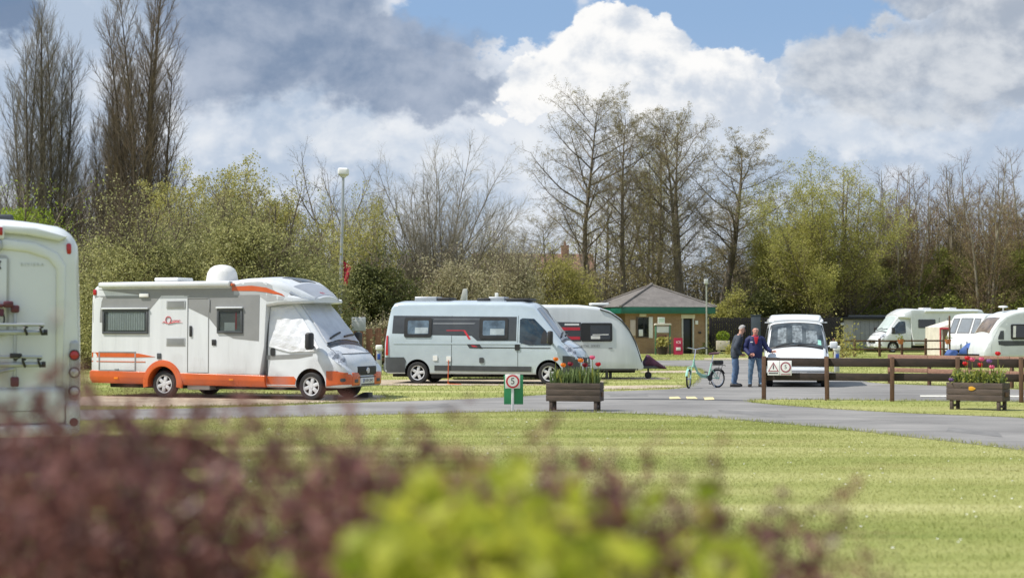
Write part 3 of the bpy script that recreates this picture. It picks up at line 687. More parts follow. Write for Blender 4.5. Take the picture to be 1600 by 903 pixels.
o1 = shrub(64, 3.2, 2.4, hgt(388, 100), L_YELLOW, 18000, 0.055, 26, twigs=1.7); put(o1, 868, 104, 1, 0, 'yellow olive bush left of the pavilion roof', 'bushes behind the van')
dup(o1, at(648, 104), 2.5, (1.0, 1, 0.96), 'yellow olive bush below the rounded bare tree', 'bushes behind the van')
dup(o1, at(762, 112), 4.1, (1.0, 1, 1.12), 'yellow olive bush below the smaller rounded bare tree', 'bushes behind the van')
# --- alders behind the pavilion
D = 112
al = alder(71, hgt(126, D), L_BROWN, 1.0, 0.265); put(al, 913, D, 1, 0.5, 'tallest bare alder left of the pavilion', 'alders behind the pavilion')
al2 = alder(72, hgt(150, D), L_BROWN, 0.9, 0.19); put(al2, 978, D, 1, 0, 'slim bare alder rising behind the pavilion roof', 'alders behind the pavilion')
al3 = alder(73, hgt(146, D), L_BROWN, 1.0, 0.235, forks=2, twig=M_TWIG); put(al3, 1068, D, 1, 0.2, 'forked bare alder right of the pavilion roof', 'alders behind the pavilion')
dup(al2, at(1122, D + 4), 2.2, (1.5, 1.5, 0.92), 'broad brown alder right of the forked alder', 'alders behind the pavilion')
dup(al3, at(1012, D + 16), 1.4, (0.8, 0.8, 0.84), 'hazy alder standing behind the slim alder', 'alders behind the pavilion')
dup(al, at(855, D + 22), 2.9, (0.75, 0.75, 0.60), 'low brown alder left of the tallest alder', 'alders behind the pavilion')
dup(al2, at(1150, D + 12), 3.4, (1.3, 1.3, 0.66), 'low brown alder nearest the green leafing trees', 'alders behind the pavilion')
ly = upright_tree(42, hgt(205, 122), L_YELLOW, 0.045, 1, 4, M_TWIG, 0.8, 'leafing_tree'); put(ly, 1026, 124, (1.3, 1.3, 1), 0, 'thin yellow leafing tree between the alders', 'leafing trees on the right')
dup(ly, at(945, 126), 1.2, (1.5, 1.5, 0.74), 'low yellow leafing tree behind the tallest alder', 'leafing trees on the right')
k2 = shrub(65, 2.6, 2.0, hgt(440, 110), L_DARK, 18000, 0.06, 22); put(k2, 1172, 111, 1, 0, 'dark evergreen bush behind the black fence', 'bushes by the black fence')
g3 = shrub(66, 1.7, 1.4, hgt(455, 108), L_FRESH, 7000, 0.06, 18, twigs=1.4); put(g3, 1146, 108.4, 1, 0, 'sparse yellow green bush above the black fence', 'bushes by the black fence')
# --- leafing tree and bare wood on the right
D = 112
lg = round_tree(43, hgt(230, D), M_TWIG, L_FRESH, 0.047, 4, ang=0.55, dens=0.9, limbs=26, name='leafing_tree', trunk=0.14, spread=0.16); put(lg, 1268, D, (1.1, 1.1, 1), 0, 'tall fresh green leafing tree behind the white camper van', 'leafing trees on the right')
dup(lg, at(1216, D + 3), 1.5, (0.8, 0.8, 0.82), 'shorter green leafing tree left of the tall one', 'leafing trees on the right')
dup(ly, at(1325, D + 2), 2.6, (1.5, 1.5, 0.78), 'yellow leafing tree right of the tall green one', 'leafing trees on the right')
wd = [upright_tree(80 + i, hgt(262, 118), L_BUD, 0.034, 1, 5, (M_TWIGR, M_TWIG, M_TWIGR)[i], 0.9, low=0.08, bark=M_TWIGL, ltop=.82) for i in range(3)]
spots = [(1348, 8, .90), (1372, 0, .98), (1394, 6, 1.02), (1418, -2, 1.0), (1438, 5, 1.03), (1458, 2, .96), (1478, 8, 1.0), (1500, 0, 1.02), (1518, 7, 1.12), (1540, -3, 1.06), (1560, 4, 1.04), (1580, 8, 1.0), (1598, 0, 1.08), (1620, 5, 1.05), (1642, -2, 1.0)]
for i, (px, dd, sc) in enumerate(spots):
    o = wd[i] if i < 3 else dup(wd[i % 3], (0, 0, 0))
    put(o, px, 118 + dd, (1.2, 1.2, sc), i * 1.7, 'slim brown bare tree in the close wood on the right', 'slim bare trees of the wood on the right')
wg = upright_tree(90, hgt(372, 108), L_GREEN, 0.045, 2, 5, M_TWIG, 0.9, 'leafing_tree', spread=0.15, side=0.3, low=0.05)
for i, px in enumerate([1372, 1428, 1478, 1530, 1584]):
    o = wg if i == 0 else dup(wg, (0, 0, 0))
    put(o, px, 117 + (i % 3), (1.3, 1.3, [.9, .78, 1.0, .85, 1.0][i]), i * 2.1, ['fresh green sapling left above the grey portable shed', 'fresh green sapling above the cab of the far white motorhome', 'fresh green sapling above the roof of the far white motorhome', 'fresh green sapling above the caravan with barred front windows', 'fresh green sapling above the nearest right caravan'][i], 'green saplings in front of the wood')
# --- understorey: reads as one mass
def understorey(name, x0, x1, d, h0, h1, leafm, n, seed, lsize, label, tw=0):
    rng = np.random.default_rng(seed); X = rng.uniform(x0, x1, n); D_ = d + rng.normal(0, 1.6, n)
    hh = h0 + (h1 - h0) * (0.5 + 0.25 * np.sin(X * 0.011 + seed) + 0.18 * np.sin(X * 0.031 + 2 * seed) + 0.10 * np.sin(X * 0.083 + seed))
    Z = hh * rng.uniform(0, 1, n) ** 0.75
    P = np.stack([(X - 800) / FPX * D_, D_, Z], 1); P += rng.normal(0, 0.12, P.shape); P[:, 2] = np.abs(P[:, 2])
    V, F = leaf_quads(P, lsize, rng, 1, 0.05)
    # upright thin stems
    m = max(tw, 1); X = rng.uniform(x0, x1, m); D_ = d + rng.normal(0, 1.4, m); b = np.stack([(X - 800) / FPX * D_, D_, np.zeros(m)], 1)
    t_ = b + np.stack([rng.normal(0, .4, m), rng.normal(0, .4, m), (h0 + (h1 - h0) * 0.7) * rng.uniform(.6, 1.25, m)], 1); w = np.array([[0.022, 0, 0]])
    V2 = np.stack([b - w, b + w, t_], 1).reshape(-1, 3); o_ = len(V)
    F2 = np.arange(3 * m).reshape(-1, 3) + o_
    mi = np.concatenate([np.zeros(len(F)), np.ones(len(F2))])
    o = rawmesh(name, np.concatenate([V, V2]), [F, F2], [leafm, M_TWIGG], mi); return tag(o, label, 'undergrowth', kind='stuff')
understorey('undergrowth', -120, 620, 118, 2.6, 5.0, L_OLIVE, 40000, 1, 0.085, 'olive undergrowth closing the view behind the left trees', 1600)
understorey('undergrowth', 560, 1240, 124, 3.6, 7.4, L_BROWN, 70000, 2, 0.075, 'brown spring undergrowth behind the pavilion and alders', 5200)
understorey('undergrowth', 560, 1240, 119, 1.2, 3.2, L_DARK, 22000, 5, 0.09, 'dark low undergrowth at the foot of the alders', 700)
understorey('undergrowth', 1150, 1760, 126, 4.6, 8.2, L_BROWN, 70000, 3, 0.075, 'brown undergrowth inside the right hand wood', 5600)
understorey('undergrowth', 1160, 1760, 116.5, 1.6, 4.6, L_GREEN, 52000, 4, 0.075, 'fresh green undergrowth along the foot of the wood', 1200)
# ------------------------------------------------------------------ vehicle bodies as lofts
class Loft:
    """stations (x, zb, zt, wb, wm, wt, zm, r, bulge) along the length; z up, symmetric in y"""
    def __init__(s, st, n=None): s.st = np.array(st, float); s.xs = s.st[:, 0]
    def par(s, x): return [np.interp(x, s.xs, s.st[:, i]) for i in range(1, 9)]
    def half(s, x):
        zb, zt, wb, wm, wt, zm, r, bu = s.par(x); H = zt - zb; r = min(r, H * 0.45, wt * 0.6); rb = min(0.06, H * 0.2); zm = min(max(zm, zb + rb + 0.01), zt - r - 0.01)
        pts = [(0, zb), (wb * 0.5, zb), (wb - rb, zb)]
        for k in (1, 2, 3): t = R(30 * k); pts.append((wb - rb + rb * math.sin(t), zb + rb - rb * math.cos(t)))
        z0 = zb + rb
        for u in (0.33, 0.66, 1.0): pts.append((wb + (wm - wb) * u, z0 + (zm - z0) * u))
        z1 = zt - bu - r
        for k in range(1, 7):
            u = k / 6; pts.append((wm + (wt - wm) * u ** 1.6, zm + (z1 - zm) * u))
        s.n_side = len(pts)
        for k in range(1, 7): t = R(15 * k); pts.append((wt - r + r * math.cos(t), z1 + r * math.sin(t)))
        wf = wt - r
        for k in range(1, 6): u = 1 - k / 5; pts.append((wf * u, zt - bu * u * u))
        return pts
    def side(s, x, z):
        p = s.half(x)[3:s.n_side + 6]; return float(np.interp(z, [q[1] for q in p], [q[0] for q in p]))
    def top(s, x, y):
        p = s.half(x)[s.n_side - 1:][::-1]; return float(np.interp(abs(y), [q[0] for q in p], [q[1] for q in p]))
    def mesh(s, mb, extra=14, mi=0, x0=None, x1=None):
        xs = []
        for a, b in zip(s.xs[:-1], s.xs[1:]):
            n = max(1, int((b - a) / 0.25)); xs += [a + (b - a) * k / n for k in range(n)]
        xs.append(s.xs[-1]); vs = []; fs = []
        for x in xs:
            h = s.half(x); ring = [(x, y, z) for y, z in h] + [(x, -y, z) for y, z in h[-2:0:-1]]; n = len(ring); vs += ring
        for i in range(len(xs) - 1):
            for k in range(n): fs.append((i * n + k, i * n + (k + 1) % n, (i + 1) * n + (k + 1) % n, (i + 1) * n + k))
        fs.append(tuple(range(n))); fs.append(tuple(range((len(xs) - 1) * n, len(xs) * n)))
        return mb.add(vs, fs, mi, True)
def rows_of(poly, nr):
    zs = sorted(set([round(q[1], 5) for q in poly])); lo, hi = zs[0], zs[-1]
    zs = sorted(set(zs + [lo + (hi - lo) * k / nr for k in range(nr + 1)])); out = []
    for z in zs:
        zz = min(max(z, lo + 1e-5), hi - 1e-5); xs = []
        for i in range(len(poly)):
            a, b = poly[i], poly[(i + 1) % len(poly)]
            if (a[1] - zz) * (b[1] - zz) <= 0 and a[1] != b[1]: xs.append(a[0] + (b[0] - a[0]) * (zz - a[1]) / (b[1] - a[1]))
        if len(xs) >= 2: out.append((z, min(xs), max(xs)))
    return out
def grid_solid(mb, grid_out, grid_in, mi):
    nr, nc = len(grid_out), len(grid_out[0]); vs = [p for r in grid_out for p in r]; o = len(vs); fs = []
    for i in range(nr - 1):
        for j in range(nc - 1): fs.append((i * nc + j, i * nc + j + 1, (i + 1) * nc + j + 1, (i + 1) * nc + j))
    border = [(0, j) for j in range(nc)] + [(i, nc - 1) for i in range(1, nr)] + [(nr - 1, j) for j in range(nc - 2, -1, -1)] + [(i, 0) for i in range(nr - 2, 0, -1)]
    vs += [grid_in[i][j] for i, j in border]; m = len(border)
    for k in range(m):
        a = border[k]; b = border[(k + 1) % m]; fs.append((a[0] * nc + a[1], b[0] * nc + b[1], o + (k + 1) % m, o + k))
    mb.add(vs, fs, mi, True)
def patch_side(mb, L, poly, off, sd=-1, mi=0, nr=5, nc=6, deep=0.03):
    rows = rows_of(poly, nr); A = []; B = []
    for z, xa, xb in rows:
        ra = []; rb = []
        for j in range(nc + 1):
            x = xa + (xb - xa) * j / nc; y = L.side(x, z); ra.append((x, sd * (y + off), z)); rb.append((x, sd * (y - deep), z))
        A.append(ra); B.append(rb)
    grid_solid(mb, A, B, mi)
def patch_top(mb, L, poly, off, mi=0, nr=6, nc=8, deep=0.03):
    """poly in (y, x)"""
    rows = rows_of(poly, nr); A = []; B = []
    for x, ya, yb in rows:
        ra = []; rb = []
        for j in range(nc + 1):
            y = ya + (yb - ya) * j / nc; z = L.top(x, y); ra.append((x + off * 0.5, y, z + off)); rb.append((x - deep * .5, y, z - deep))
        A.append(ra); B.append(rb)
    grid_solid(mb, A, B, mi)
def cut(o, cutters):
    par = o.parent; o.parent = None
    for c in cutters:
        m = o.modifiers.new('b', 'BOOLEAN'); m.operation = 'DIFFERENCE'; m.object = c; m.solver = 'EXACT'; m.material_mode = 'TRANSFER'
    dg = bpy.context.evaluated_depsgraph_get(); dg.update()
    me = bpy.data.meshes.new_from_object(o.evaluated_get(dg)); old = o.data; o.modifiers.clear(); nm = old.name; o.data = me
    bpy.data.meshes.remove(old); me.name = nm; me.set_sharp_from_angle(angle=R(35))
    for c in cutters: bpy.data.objects.remove(c)
    o.parent = par
def arch_cutters(xs, r, z, w, depth=0.36):
    out = []
    for x in xs:
        for sd in (-1, 1):
            y0, y1 = (w - depth, w + 0.3) if sd > 0 else (-w - 0.3, -w + depth)
            mb = MB(); mb.lathe([(r, y0), (r, y1)], 28, 0, (x, 0, z), 'Y', False); out.append(mb.build('cutter', M_UNDER, sharp=None))
    return out
def wheel(root, x, y, r=0.33, w=0.21, spokes=6, rz=0.0, steel=False, rimm=None):
    """tyre with a spoked rim; outer face towards -y when y<0"""
    sd = 1 if y > 0 else -1
    mb = MB(); a = w / 2; t = r * 0.66
    mb.lathe([(t, -a * .8), (t + .01, -a), (r - 0.035, -a), (r - 0.01, -a * .8), (r, -a * .4), (r, a * .4), (r - 0.01, a * .8), (r - 0.035, a), (t + .01, a), (t, a * .8), (t, -a * .8)], 32, 0, (0, 0, 0), 'Y', True, False)
    ty = mb.build('wheel', M_TYRE, root, (x, y, r), (0, 0, rz))
    mb = MB(); f = sd * a * 0.85
    mb.lathe([(t * 0.90, f * .35), (t * 0.90, f * 0.92), (t, f), (t, f * .9)], 32, 0, (0, 0, 0), 'Y', True, False)
    mb.lathe([(0.001, f * .25), (t * .92, f * .25)], 28, 1, (0, 0, 0), 'Y')
    mb.lathe([(0.001, f * 1.0), (t * 0.24, f * .98), (t * .30, f * .6), (t * .3, f * .3)], 18, 0, (0, 0, 0), 'Y')
    for k in range(spokes):
        M = Matrix.Rotation(2 * PI * k / spokes + .2, 4, 'Y'); hw = t * (0.20 if not steel else 0.24)
        y0, y1 = sorted((f * .3, f * .9)); mb.box(-hw, hw, y0, y1, t * .2, t * .94, 0, 0.012, M)
    mb.build('rim', [rimm or M_ALLOY, M_UNDER], ty)
    return ty
def flat_frame(mb, x0, x1, z0, z1, y, t, depth, mi=0, r=0.03):
    """rectangular frame on a flat side wall facing -y (bars butted)"""
    y0, y1 = min(y, y + depth), max(y, y + depth)
    mb.box(x0, x1, y0, y1, z1 - t, z1, mi, 0.006); mb.box(x0, x1, y0, y1, z0, z0 + t, mi, 0.006)
    mb.box(x0, x0 + t, y0 + .001, y1 - .001, z0 + t, z1 - t, mi, 0.004); mb.box(x1 - t, x1, y0 + .001, y1 - .001, z0 + t, z1 - t, mi, 0.004)
def curtain(mb, x0, x1, z0, z1, y, mi=0, folds=16, amp=0.006):
    n = folds * 4; vs = []; fs = []
    for i in range(n + 1):
        x = x0 + (x1 - x0) * i / n; yy = y + amp * math.sin(i * PI / 2 + .4 * math.sin(i))
        vs += [(x, yy, z0), (x, yy, z1)]
    for i in range(n): fs.append((2 * i, 2 * i + 2, 2 * i + 3, 2 * i + 1))
    mb.add(vs, fs, mi, True)
M_ORANGE = mat('orange_paint', (0.58, 0.105, 0.022), 0.3, coat=0.4, var=0.06)
M_PGREY = mat('grey_panel', (0.25, 0.252, 0.25), 0.35, coat=0.2, var=0.05)
M_PGREY2 = mat('silver_panel', (0.41, 0.42, 0.425), 0.33, coat=0.2, var=0.04)
M_SILVERW = mat('cool_silver_white_paint', (0.52, 0.595, 0.65), 0.22, 0.2, coat=0.5, var=0.03)
M_FOIL = mat('shaded_foil', (0.55, 0.57, 0.61), 0.42, 0.25, var=0.10, scale=2.2, bump=0.5)
M_NET = mat('net_curtain', (0.72, 0.71, 0.69), 0.9, var=0.08)
M_GL_SEE = glass_mat('tinted_window', (0.04, 0.045, 0.047), 0.84)
M_GL_BLUE = mat('cab_glass', (0.018, 0.032, 0.042), 0.03, spec=1.0, var=0.7, scale=2.0)
M_INSIDE = mat('dim_interior', (0.22, 0.21, 0.20), 0.9)
M_PLATE = mat('plate_white', (0.72, 0.72, 0.70), 0.4, var=0.03)
M_PLATEY = mat('plate_yellow', (0.72, 0.50, 0.04), 0.4, var=0.03)
M_BLUE = mat('plate_blue', (0.03, 0.08, 0.35), 0.4)

M_CARAV = mat('caravan_white', (0.635, 0.665, 0.675), 0.32, coat=0.3, var=0.06, scale=2.2, stretch=(1.5, 1.5, .22))
M_BODYW = mat('weathered_white_panel', (0.645, 0.665, 0.68), 0.3, coat=0.35, var=0.05, scale=2.4, stretch=(1.6, 1.6, .2))
CAB_W = 1.02
def cab_stations(x0, top0, zb=0.30, w=CAB_W, fx=0.0, rise=None):
    """panel-van nose; fx shifts it along x. Rear part comes from rise"""
    b = [  # x, zb, zt, wb, wm, wt, zm, r, bulge
        (3.55, zb, 2.40, w, w, .80, 1.15, .12, .05), (3.75, zb, 2.17, w, w, .82, 1.15, .10, .06), (4.05, zb, 1.80, w, w, .86, 1.15, .08, .07),
        (4.34, zb, 1.43, w, w, .90, 1.12, .07, .07), (4.42, zb, 1.345, w, w, .90, 1.08, .09, .07), (4.60, zb, 1.25, w - .01, w, .86, .98, .13, .07),
        (4.78, zb, 1.145, w - .04, w - .035, .80, .88, .15, .08), (4.90, zb + .01, 1.04, w - .09, w - .085, .72, .78, .16, .09), (4.965, zb + .03, 0.95, w - .17, w - .15, .64, .7, .16, .09),
        (5.01, zb + .06, 0.86, w - .30, w - .27, .55, .62, .14, .08)]
    return [(a[0] + fx, *a[1:]) for a in b]
def cab_details(root, L, fx=0.0, white=M_WHITE, bumper=None, box=None, bw=.50, ctop=.72, plate='VX08 QHD', sides=(-1, 1), lower=M_DGREY, cover=False, mirrors=True, wind=True, badge=True, wz=.045):
    """lamps, grille, bumper, plate, mirrors, wipers on a van nose"""
    def hx(x): return x + fx
    for sd in sides:
        mb = MB(); patch_side(mb, L, [(hx(4.46), 1.09), (hx(4.52), 1.20), (hx(4.66), 1.165), (hx(4.80), 1.02), (hx(4.88), .84), (hx(4.80), .83), (hx(4.62), .99)], 0.012, sd, 0, 6, 6)
        mb.build('headlight', M_CLEAR, root)
        if mirrors:
            mb = MB(); y = L.side(hx(4.05), 1.3); mb.tube([(hx(4.12), sd * (y - .03), 1.24), (hx(4.15), sd * (y + .16), 1.30)], .035, 8)
            mb.box(hx(4.07), hx(4.21), sd * (y + .12) if sd > 0 else sd * (y + .36), sd * (y + .36) if sd > 0 else sd * (y + .12), 1.20, 1.60, 0, .05, None, 3)
            mr = mb.build('door_mirror', M_BLACK, root)
            mb = MB(); a, b_ = sorted((sd * (y + .15), sd * (y + .33))); mb.box(hx(4.062), hx(4.07), a, b_, 1.24, 1.56, 0, .003); mb.build('mirror_glass', M_CHROME, mr)
    # grille set into a raised lower front
    fxn = hx(5.01)
    mb = MB(); mb.box(fxn - .03, fxn + .022, -.47, .47, .585, .80, 0, .02)
    for k in range(4): mb.box(fxn + .02, fxn + .032, -.45, .45, .61 + k * .045, .625 + k * .045, 0, .004)
    g = mb.build('grille', M_BLACK, root)
    if badge:
        mb = MB(); mb.lathe([(.001, .012), (.068, .012), (.075, 0), (.075, -.02)], 20, 0, (fxn + .036, 0, .695), 'X'); mb.build('badge', M_CHROME, g)
    mb = MB(); mb.box(fxn - .12, fxn + .035, -bw, bw, .335, .575, 0, .035, None, 3); mb.box(fxn + .03, fxn + .04, -.40, .40, .53, .555, 1, .003); mb.box(fxn + .03, fxn + .04, -.34, .34, .355, .385, 1, .003)
    bp = mb.build('bumper', [box or white, M_BLACK], root)
    mb = MB(); mb.box(fxn + .036, fxn + .046, -.26, .26, .405, .515, 0, .004); mb.box(fxn + .0465, fxn + .0475, -.255, -.215, .408, .512, 1)
    M = Matrix.Translation((fxn + .048, .02, .46)) @ Matrix.Rotation(R(90), 4, 'Z') @ Matrix.Rotation(R(90), 4, 'X')
    mb.text(plate, .095, M, 2, .001); mb.build('licence_plate', [M_PLATE, M_BLUE, M_INK], bp)
    for sd in sides:
        mb = MB(); patch_side(mb, L, [(hx(4.47), .34), (hx(4.47), ctop), (hx(4.75), ctop), (hx(5.008), ctop - .04), (hx(5.008), .38)], 0.014, sd, 0, 5, 12)
        if bumper:
            a_, b_ = sorted((sd * bw, sd * .745)); mb.box(fxn - .05, fxn + .022, a_, b_, .35, ctop - .04, 0, .03, None, 3); a_, b_ = sorted((sd * (bw + .12), sd * .66)); mb.box(fxn + .0, fxn + .030, a_, b_, .42, .50, 1, .01); mb.build('bumper_corner', [bumper, M_DGREY], root)
        else: mb.build('bumper_corner', lower, root)
        mb = MB(); patch_side(mb, L, rrect(hx(4.82), hx(4.93), .45, .53, .03), 0.03, sd, 0, 3, 3); mb.build('fog_lamp', M_DGREY, root)
    mb = MB(); patch_top(mb, L, [(-.84, hx(4.47)), (.84, hx(4.47)), (.86, hx(4.39)), (-.86, hx(4.39))], .010, 0, 2, 10, .01); mb.build('scuttle', M_DGREY, root)
    mb = MB(); pts = [(hx(4.83 - .10 * (y / .7) ** 2), y, L.top(hx(4.83 - .10 * (y / .7) ** 2), y) + .004) for y in np.linspace(-.72, .72, 13)]; mb.tube(pts, .011, 5); mb.build('bonnet_seam', M_DGREY, root)
    for sd in sides:
        mb = MB(); pts = [(hx(x), sd * (.845 - .10 * (x - 4.5)), L.top(hx(x), .845 - .10 * (x - 4.5)) + .003) for x in np.linspace(4.48, 4.74, 7)]; mb.tube(pts, .009, 5); mb.build('bonnet_seam', M_DGREY, root)
        mb = MB(); patch_side(mb, L, rrect(hx(4.60), hx(4.70), .98, 1.10, .045), .022, sd, 0, 3, 3); patch_side(mb, L, rrect(hx(4.74), hx(4.83), .90, 1.0, .045), .022, sd, 0, 3, 3); mb.build('lamp_bowl', mat('lamp_bowl', (.30, .31, .33), .1, .5, var=.3, scale=20), root)
    if wind:
        mb = MB(); ww = .70; patch_top(mb, L, [(-.78, hx(4.40)), (.78, hx(4.40)), (ww, hx(3.63)), (-ww, hx(3.63))], 0.012, 0, 8, 10)
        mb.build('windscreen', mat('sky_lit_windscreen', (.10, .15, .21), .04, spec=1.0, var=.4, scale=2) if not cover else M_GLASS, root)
    for y0 in (-.62, .08):
        mb = MB(); pts = [(hx(4.36 - .02 * k), y0 + .16 * k, L.top(hx(4.36 - .02 * k), y0 + .16 * k) + wz) for k in range(5)]; mb.tube(pts, .024, 6); mb.build('wiper', M_BLACK, root)

def cab_door_lines(root, L, fx, sides, zt=1.98):
    for sd in sides:
        mb = MB(); patch_side(mb, L, [(3.16 + fx, 1.24), (3.16 + fx, zt - .04), (3.24 + fx, zt), (3.58 + fx, zt - .02), (3.95 + fx, 1.60), (4.17 + fx, 1.24), (4.10 + fx, 1.17), (3.45 + fx, 1.17)], 0.008, sd, 0, 8, 8)
        mb.build('cab_window', M_GL_BLUE, root)

# ------------------------------------------------------------------ the orange and white motorhome
def orange_motorhome():
    W = 1.12
    a = Vector((*G(254, 621.5), 0)); b = Vector((*G(483, 626), 0)); yaw = math.atan2(b.y - a.y, b.x - a.x)
    root = thing('motorhome', 'white and grey motorhome with orange skirts and silver screen covers on its cab', 'motorhome', a + Vector((-math.sin(yaw), math.cos(yaw), 0)) * W, yaw)
    # coachbuilt body
    L = Loft([(-2.13, .62, 2.44, W - .06, W - .06, W - .10, 1.2, .10, .03), (-2.10, .60, 2.60, W - .02, W - .02, W - .05, 1.2, .11, .03), (-2.02, .56, 2.76, W, W, W - .015, 1.2, .12, .03), (-1.88, .56, 2.85, W, W, W - .01, 1.2, .12, .03), (-1.5, .56, 2.87, W, W, W - .01, 1.2, .12, .03),
              (1.9, .56, 2.87, W, W, W - .01, 1.2, .12, .03), (2.30, .56, 2.93, W, W, W - .01, 1.2, .13, .04), (2.72, .56, 2.95, W, W, W - .01, 1.2, .14, .05), (2.84, 1.2, 2.95, W, W, W - .01, 1.8, .14, .05), (2.90, 2.22, 2.94, W, W, W - .01, 2.4, .15, .06),
              (3.20, 2.27, 2.90, W - .01, W - .01, W - .03, 2.42, .17, .07), (3.45, 2.28, 2.80, W - .05, W - .06, W - .14, 2.42, .17, .09), (3.70, 2.29, 2.66, .98, .96, .84, 2.42, .15, .09), (3.88, 2.30, 2.54, .86, .84, .66, 2.40, .10, .08), (3.98, 2.32, 2.46, .70, .68, .48, 2.38, .05, .04)])
    mb = MB(); L.mesh(mb); body = mb.build('body', M_BODYW, root); cut(body, arch_cutters([0], .42, .36, W))
    # decals and a painted awning shadow: thin skins on the flat side wall
    mb = MB()
    def skin(poly, mi, off): patch_side(mb, L, poly, off, -1, mi, 4, 6, .01)
    skin([(-2.0, 2.50), (-2.06, 2.3), (-2.07, 1.84), (-1.8, 1.84), (-.42, 1.84), (-.42, 2.12), (-.05, 2.50)], 0, .004)
    skin([(-.55, 2.50), (-1.9, 2.66), (2.0, 2.66), (2.0, 2.50)], 0, .005)  # grey band below the awning paints in its cast shadow
    skin([(.70, 2.50), (.72, 2.20), (1.30, 1.96), (1.62, 1.62), (2.0, 1.46), (2.70, 1.40), (2.72, 2.50)], 0, .006)
    skin([(1.9, 2.50), (1.9, 2.84), (2.4, 2.86), (2.86, 2.80), (3.3, 2.62), (3.55, 2.50), (3.42, 2.36), (2.92, 2.34), (2.74, 2.45)], 1, .0035)
    skin([(1.95, 2.60), (1.95, 2.70), (2.5, 2.72), (2.9, 2.67), (3.3, 2.52), (3.38, 2.46), (2.9, 2.56), (2.5, 2.60)], 2, .009)
    skin([(-2.09, .98), (-2.09, 1.10), (-1.5, 1.10), (-.7, 1.08), (-.22, 1.00), (-.7, .985)], 2, .008)
    skin([(-2.09, .865), (-2.09, .89), (-.5, .885), (-.5, .865)], 2, .008)
    skin([(.60, 2.50), (.75, 2.50), (.74, 2.48), (.61, 2.48)], 1, .007)
    mb.build('side_decals', [M_PGREY, M_PGREY2, M_ORANGE], root)
    # awning cassette and rear cap
    mb = MB(); mb.prism(rrect(-W - .13, -W + .02, 2.70, 2.835, .05), -1.80, 1.94, 'YZ', 0, .02); mb.box(-1.82, -1.78, -W - .12, -W + .01, 2.71, 2.825, 1, .01); mb.box(1.93, 1.97, -W - .12, -W + .01, 2.71, 2.825, 1, .01); mb.box(1.968, 2.03, -W - .10, -W + .01, 2.715, 2.78, 2, .01)
    mb.build('awning_cassette', [M_WHITE, M_PGREY2, M_ORANGE], root)
    # windows with net curtains behind the pane
    for (x0, x1, z0, z1, net) in ((-1.76, -.42, 1.56, 2.16, True), (1.55, 2.26, 1.58, 2.17, False)):
        mb = MB(); flat_frame(mb, x0, x1, z0, z1, -W - .034, .055, .036); fr = mb.build('window', M_DGREY, root)
        mb = MB(); mb.box(x0 + .05, x1 - .05, -W - .004, -W - .002, z0 + .05, z1 - .05); 
        if net: curtain(mb, x0 + .16, x1 - .10, z0 + .09, z1 - .06, -W - .013, 1)
        else:
            mb.box(x0 + .2, x1 - .22, -W - .008, -W - .005, z0 + .06, z0 + .26, 1); mb.box(x1 - .20, x1 - .17, -W - .008, -W - .005, z0 + .1, z1 - .08, 2)
        mb.build('curtain', [M_INSIDE, M_NET, M_SIGNR], fr)
        mb = MB(); mb.box(x0 + .055, x1 - .055, -W - .028, -W - .022, z0 + .055, z1 - .055); mb.build('pane', M_GL_SEE, fr)
        mb = MB(); mb.box(x0 - .02, x1 + .01, -W - .06, -W, z1 + .005, z1 + .045, 0, .012); mb.build('drip_rail', M_WHITE, fr)
    # fridge vents
    for z0 in (2.18, 1.27):
        mb = MB(); mb.box(.10, .64, -W - .012, -W, z0, z0 + .20, 0, .01)
        for k in range(6): mb.box(.13, .61, -W - .018, -W - .011, z0 + .022 + k * .028, z0 + .036 + k * .028, 1, .002)
        mb.build('fridge_vent', [M_PGREY2, M_PGREY], root)
    # habitation door: seam, panel, handle
    mb = MB(); flat_frame(mb, .70, 1.31, .62, 2.44, -W - .009, .02, .014); d = mb.build('door', M_PGREY, root)
    mb = MB(); mb.box(.77, .84, -W - .03, -W - .004, 1.50, 1.76, 0, .012); mb.build('handle', M_BLACK, d)
    mb = MB(); mb.box(1.315, 1.345, -W - .02, -W, 2.10, 2.40, 0, .008); mb.build('hinge', M_PGREY, d)
    # storage locker
    mb = MB(); flat_frame(mb, -1.88, -.78, .64, 1.125, -W - .012, .035, .013); mb.box(-1.40, -1.28, -W - .02, -W - .002, .66, .70, 0, .006); mb.build('locker_hatch', M_PGREY, root)
    for (x, z) in ((-.10, 1.02), (1.46, 1.36)):
        mb = MB(); mb.box(x - .06, x + .06, -W - .02, -W - .003, z - .07, z + .07, 0, .012); mb.build('filler_cap', M_DGREY if z < 1.2 else M_BLACK, root)
    mb = MB(); mb.box(-.67, -.40, -W - .045, -W - .002, 2.46, 2.56, 0, .02); mb.build('outside_lamp', M_SIGNW, root)
    mb = MB(); mb.box(-2.06, -1.96, -W - .01, -W + .06, 2.52, 2.66, 0, .02); mb.build('marker_lamp', M_RED, root)
    # script on the wall: a swashed initial with small letters
    mb = MB(); y = -W - .008
    mb.tube([(.16 + .075 * math.cos(t) * (1 + .12 * math.sin(t)), y, 1.90 + .085 * math.sin(t)) for t in np.linspace(0.4, 6.5, 22)], .010, 5)
    mb.tube([(.10, y, 1.84), (.15, y, 1.815), (.24, y, 1.83), (.32, y, 1.845), (.42, y, 1.85), (.56, y, 1.84)], [.004, .010, .012, .011, .008, .003], 5)
    mb.tube([(-.02, y, 1.83), (.04, y, 1.86), (.10, y, 1.82)], [.004, .009, .008], 5)
    mb.text('uasar', .105, Matrix.Translation((.38, y, 1.885)) @ Matrix.Rotation(R(90), 4, 'X'), 0, .002, .25)
    mb.build('lettering', M_SIGNR, root)
